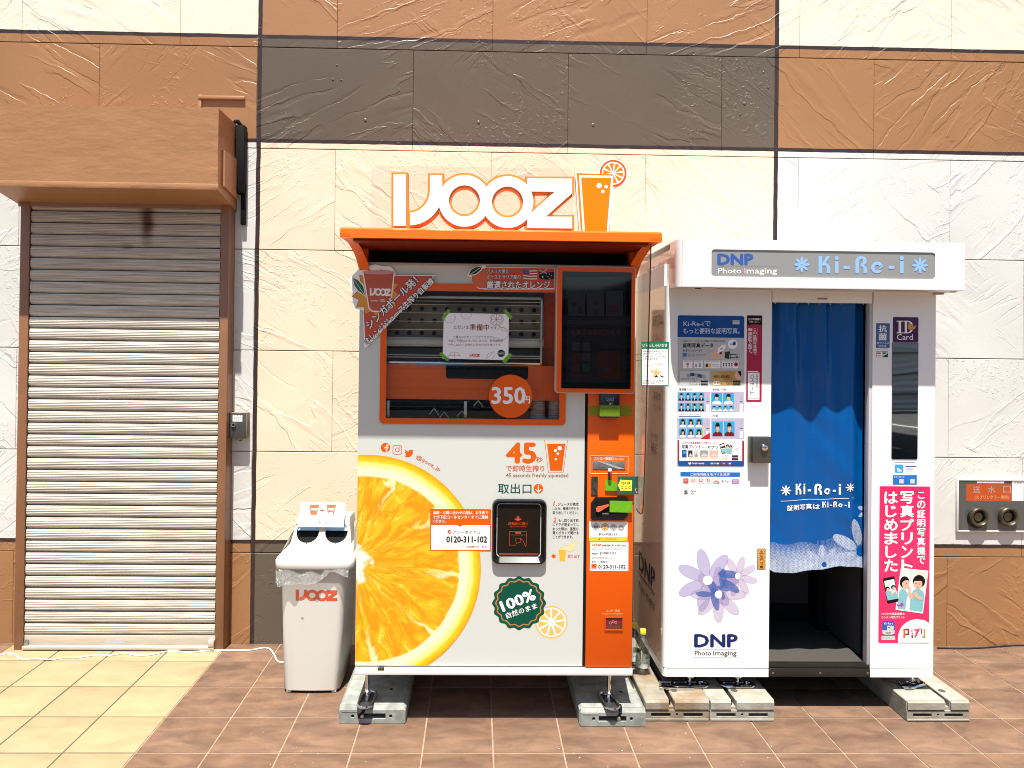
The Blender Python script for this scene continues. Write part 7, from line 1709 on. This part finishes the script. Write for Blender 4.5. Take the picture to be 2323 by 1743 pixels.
for px_ in (hxa+.018, hxb-.018): B().raw([onslope(px_+.003*math.cos(q), hl_*.72+.003*math.sin(q), .0016) for q in [i*.7854 for i in range(8)]], [tuple(range(8))]).out('screw', BLACKM, bn, smooth=0)
a = Art(bny0+.012*(1-.42/tz)-.008); logo(a, 670.5, 1338, 765, 1364, M('bin letter orange', (.52, .085, .03), .45), 1)
def binwarp(q):
    x, y, z = q; t_ = z/tz; x0, x1 = R0(t_); cx = (x0+x1)/2
    return (x, bny0+.012*(1-t_)-.006*(1-((x-cx)/((x1-x0)/2))**2)-.0008-(a.Y-y), z)
a.out('lettering', bn, warp=binwarp)
a = Art(bny0); 
for q in ((684, 1402, 1.2), (687, 1402, 2.2)): a.ell(q[0], q[1], q[2], q[2]*.9, 'grey', 1, 8)
a.Y = bny0; a.out('scuff', bn, warp=lambda q: (q[0], bny0+.012*(1-.35/tz)-.0068, q[2]))
# card on the hood
cd = thing('instruction_card', 'white card with two red cup drawings leaning on the bin hood', 'card', (ccx, yt, zt2))
CY_ = 3.640
cpt = wr(676.5, 1144.5, 779.5, 1196, CY_)
tilt = lambda q: (q[0], q[1]+(q[2]-cpt[1])*.45, q[2])
B().raw([tilt(p) for p in ((cpt[0], CY_, cpt[1]), (cpt[2], CY_, cpt[1]), (cpt[2]+.001, CY_, cpt[3]), (cpt[0]+.002, CY_, cpt[3]))]+[tilt(p) for p in ((cpt[0], CY_+.001, cpt[1]), (cpt[2], CY_+.001, cpt[1]), (cpt[2]+.001, CY_+.001, cpt[3]), (cpt[0]+.002, CY_+.001, cpt[3]))], [(0, 1, 2, 3), (7, 6, 5, 4), (0, 4, 5, 1), (3, 2, 6, 7), (0, 3, 7, 4), (1, 5, 6, 2)]).out('card', PAPER, cd, smooth=0)
a = Art(CY_); CR = M('card cup red', (.55, .08, .03), .5)
a.poly([(697.5, 1149), (720.5, 1149), (716, 1171), (701.5, 1171)], CR, 1); a.poly([(736, 1149), (759.5, 1149), (755, 1171), (741, 1171)], CR, 1); a.ell(747.5, 1170, 6, 5, 'white', 2); a.poly([(722.5, 1160), (728, 1160), (728, 1157.5), (733, 1162), (728, 1166), (728, 1163.5), (722.5, 1163.5)], 'brown', 1)
logo(a, 702, 1157, 716.5, 1161.5, 'white', 2); logo(a, 740.5, 1157, 755, 1161.5, 'white', 2); a.out('print', cd, warp=tilt)
for tx, x0, x1, y in (('紙コップはつぶして捨ててください', 694, 756, 1181), ('丢弃前请把杯压扁', 709, 741, 1186.3), ('Flatten Cup Before Disposal', 703, 747, 1191.5)): T(tx, x0, y-1.9, x1, y+1.9, CY_, 'darkgrey', cd, bold=.4, warp=tilt)
# bag hanging out under the lid
bag = thing('bin_liner', 'clear crumpled plastic liner hanging out from under the bin lid', 'bag', (-.76, bny0, tz))
BAGM = bpy.data.materials.new('clear crumpled film'); BAGM.use_nodes = True; nt = BAGM.node_tree; nt.nodes.remove(nt.nodes['Principled BSDF'])
ot = nt.nodes['Material Output']; tr_n = nt.nodes.new('ShaderNodeBsdfTransparent'); tr_n.inputs[0].default_value = (.90, .90, .88, 1); gl = nt.nodes.new('ShaderNodeBsdfGlossy'); gl.inputs['Roughness'].default_value = .22
df = nt.nodes.new('ShaderNodeBsdfDiffuse'); df.inputs[0].default_value = (.7, .7, .68, 1); mA = nt.nodes.new('ShaderNodeMixShader'); mA.inputs[0].default_value = .34; mB = nt.nodes.new('ShaderNodeMixShader'); mB.inputs[0].default_value = .30
nt.links.new(tr_n.outputs[0], mA.inputs[1]); nt.links.new(df.outputs[0], mA.inputs[2]); nt.links.new(mA.outputs[0], mB.inputs[1]); nt.links.new(gl.outputs[0], mB.inputs[2]); nt.links.new(mB.outputs[0], ot.inputs[0])
nz = nt.nodes.new('ShaderNodeTexNoise'); nz.inputs['Scale'].default_value = 30; nz.inputs['Detail'].default_value = 3; nz.inputs['Distortion'].default_value = 2; bp = nt.nodes.new('ShaderNodeBump'); bp.inputs['Distance'].default_value = .01; nt.links.new(nz.outputs[0], bp.inputs['Height']); nt.links.new(bp.outputs[0], gl.inputs['Normal']); nt.links.new(bp.outputs[0], df.inputs['Normal'])
bx0_, bx1_ = -.950, -.600
hemz = [(-.950, .525), (-.93, .518), (-.90, .525), (-.86, .530), (-.82, .530), (-.785, .528), (-.755, .535), (-.725, .55), (-.70, .575), (-.69, .588), (-.67, .59), (-.64, .582), (-.604, .565)]
nx, nz_ = 90, 14; vs = []; fs = []
rnd = random.Random(3)
ph = [(rnd.uniform(20, 120), rnd.uniform(0, 6), rnd.uniform(10, 60)) for _ in range(7)]
for j in range(nz_+1):
    for i in range(nx+1):
        x = bx0_+(bx1_-bx0_)*i/nx; hzv = np.interp(x, [h[0] for h in hemz], [h[1] for h in hemz]); z = tz+.004+(hzv-tz-.004)*j/nz_
        w = sum(math.sin(a_*x+b_+c_*z) for a_, b_, c_ in ph)/7
        y = bny0-.019+.019*w*(j/nz_)**.5-.010*(j/nz_)
        if x < -.925: y += (-.925-x)*1.2
        vs.append((x, y, z))
for j in range(nz_):
    for i in range(nx): k = j*(nx+1)+i; fs.append((k, k+nx+1, k+nx+2, k+1))
B().raw(vs, fs).out('film', BAGM, bag, smooth=180)
# side fold of the bag, right of the bin
vs = []; fs = []
for j in range(9):
    for i in range(13): vs.append((-.598+.004*math.sin(i*1.3+j), bny0+i*.025, tz-.002-(.05+.02*math.sin(i*.9))*j/8))
for j in range(8):
    for i in range(12): k = j*13+i; fs.append((k, k+13, k+14, k+1))
B().raw(vs, fs).out('film', BAGM, bag, smooth=180)
# bottles
PET = MGlass('clear bottle plastic', (.96, .97, .96), .06, 1.5, .05); WATER = MGlass('water', (.95, .97, .96), .0, 1.33)
CAPM = M('lime bottle cap', (.62, .60, .05), .35); 
def bottle(x, y, zb, h, label_, gname):
    t = thing('water_bottle', label_, 'bottle', (x, y, zb), gname); s = h/.216
    r = .0325
    prof = [(.010, .004), (.024, .0), (.030, .004), (r, .014), (r, .030), (r*.97, .034), (r, .038), (r, .075), (r*.965, .080), (r, .085), (r*.965, .091), (r, .097), (r*.965, .103), (r, .109), (r*.97, .115), (r, .121), (r, .145), (r*.93, .160), (r*.74, .175), (r*.48, .187), (.0125, .193), (.0125, .198)]
    B().lathe((x, y, zb), [(a_, b_*s) for a_, b_ in prof], 32).out('body', PET, t, smooth=40)
    B().lathe((x, y, zb), [(.008, .008*s), (.022, .004*s), (.0285, .012*s), (.0300, .04*s), (.0295, .10*s), (.030, .15*s)], 24).out('water', WATER, t, smooth=40)
    cp_ = [(.0135, .198*s), (.0145, .199*s), (.0145, .2145*s), (.0135, .2165*s), (.010, .217*s)]
    B().lathe((x, y, zb), cp_, 28).lathe((x, y, zb), [(.0150, .1945*s), (.0150, .1975*s)], 24).out('cap', CAPM, t, smooth=40)
    lw = M('bottle label pale', (.62, .66, .60), .35, alpha=.85)
    vs = []; fs = []; n = 36
    for i in range(n+1):
        t_ = math.radians(-175+350*i/n-90); 
        for z in (.036, .082): vs.append((x+(r+.0008)*math.cos(t_), y+(r+.0008)*math.sin(t_), zb+z*s))
    for i in range(n): fs.append((2*i, 2*i+2, 2*i+3, 2*i+1))
    lb = B().raw(vs, fs).out('label', lw, t, smooth=60)
    def wrap(q):
        a_ = (q[0]-x)/(r+.001); return (x+(r+.0014)*math.sin(a_), y-(r+.0014)*math.cos(a_), q[2])
    aa = Art(y-r, px=False); LG = M('label green', (.10, .26, .03), .4)
    aa.rect(x-.028, zb+.040*s, x+.028, zb+.0425*s, LG); aa.rect(x-.028, zb+.0455*s, x+.028, zb+.0465*s, LG); aa.poly([(x-.032, zb+.05*s), (x-.020, zb+.05*s), (x-.016, zb+.062*s), (x-.024, zb+.078*s), (x-.034, zb+.072*s)], LG, 1)
    aa.out('label_print', lb, warp=wrap)
    text('いろはす', (x-.012, zb+.058*s), (x+.020, zb+.058*s), .010*s, y-r, 'darkgrey', lb, px=False, bold=.6, lay=2, warp=wrap)
    return t
bottle(.817, 3.515, .0932, .212, 'clear water bottle with lime cap on the rusty block, nearer the viewer', 'water bottles on the concrete block')
bottle(.792, 3.592, .0932, .212, 'water bottle with lime cap half hidden behind the juice machine, farther bottle', 'water bottles on the concrete block')

rnd = random.Random(11); b = B()
for k in range(46):
    cx_, cy_ = rnd.choice(((.45, 2.95), (-.70, 3.02), (-.62, 2.85), (.75, 3.05), (1.2, 2.9), (.1, 2.8)))
    x = cx_+rnd.gauss(0, .10); y = cy_+rnd.gauss(0, .07); q = rnd.uniform(.0008, .0032)
    b.raw([(x+q*math.cos(a_)*rnd.uniform(.6, 1.4), y+q*math.sin(a_)*rnd.uniform(.6, 1.4), .0011) for a_ in (0, 1.2, 2.5, 3.7, 5.0)], [(0, 1, 2, 3, 4)])
o = b.out('litter_flecks', M('pale flecks', (.5, .46, .40), .8), smooth=0); o['kind'] = 'stuff'
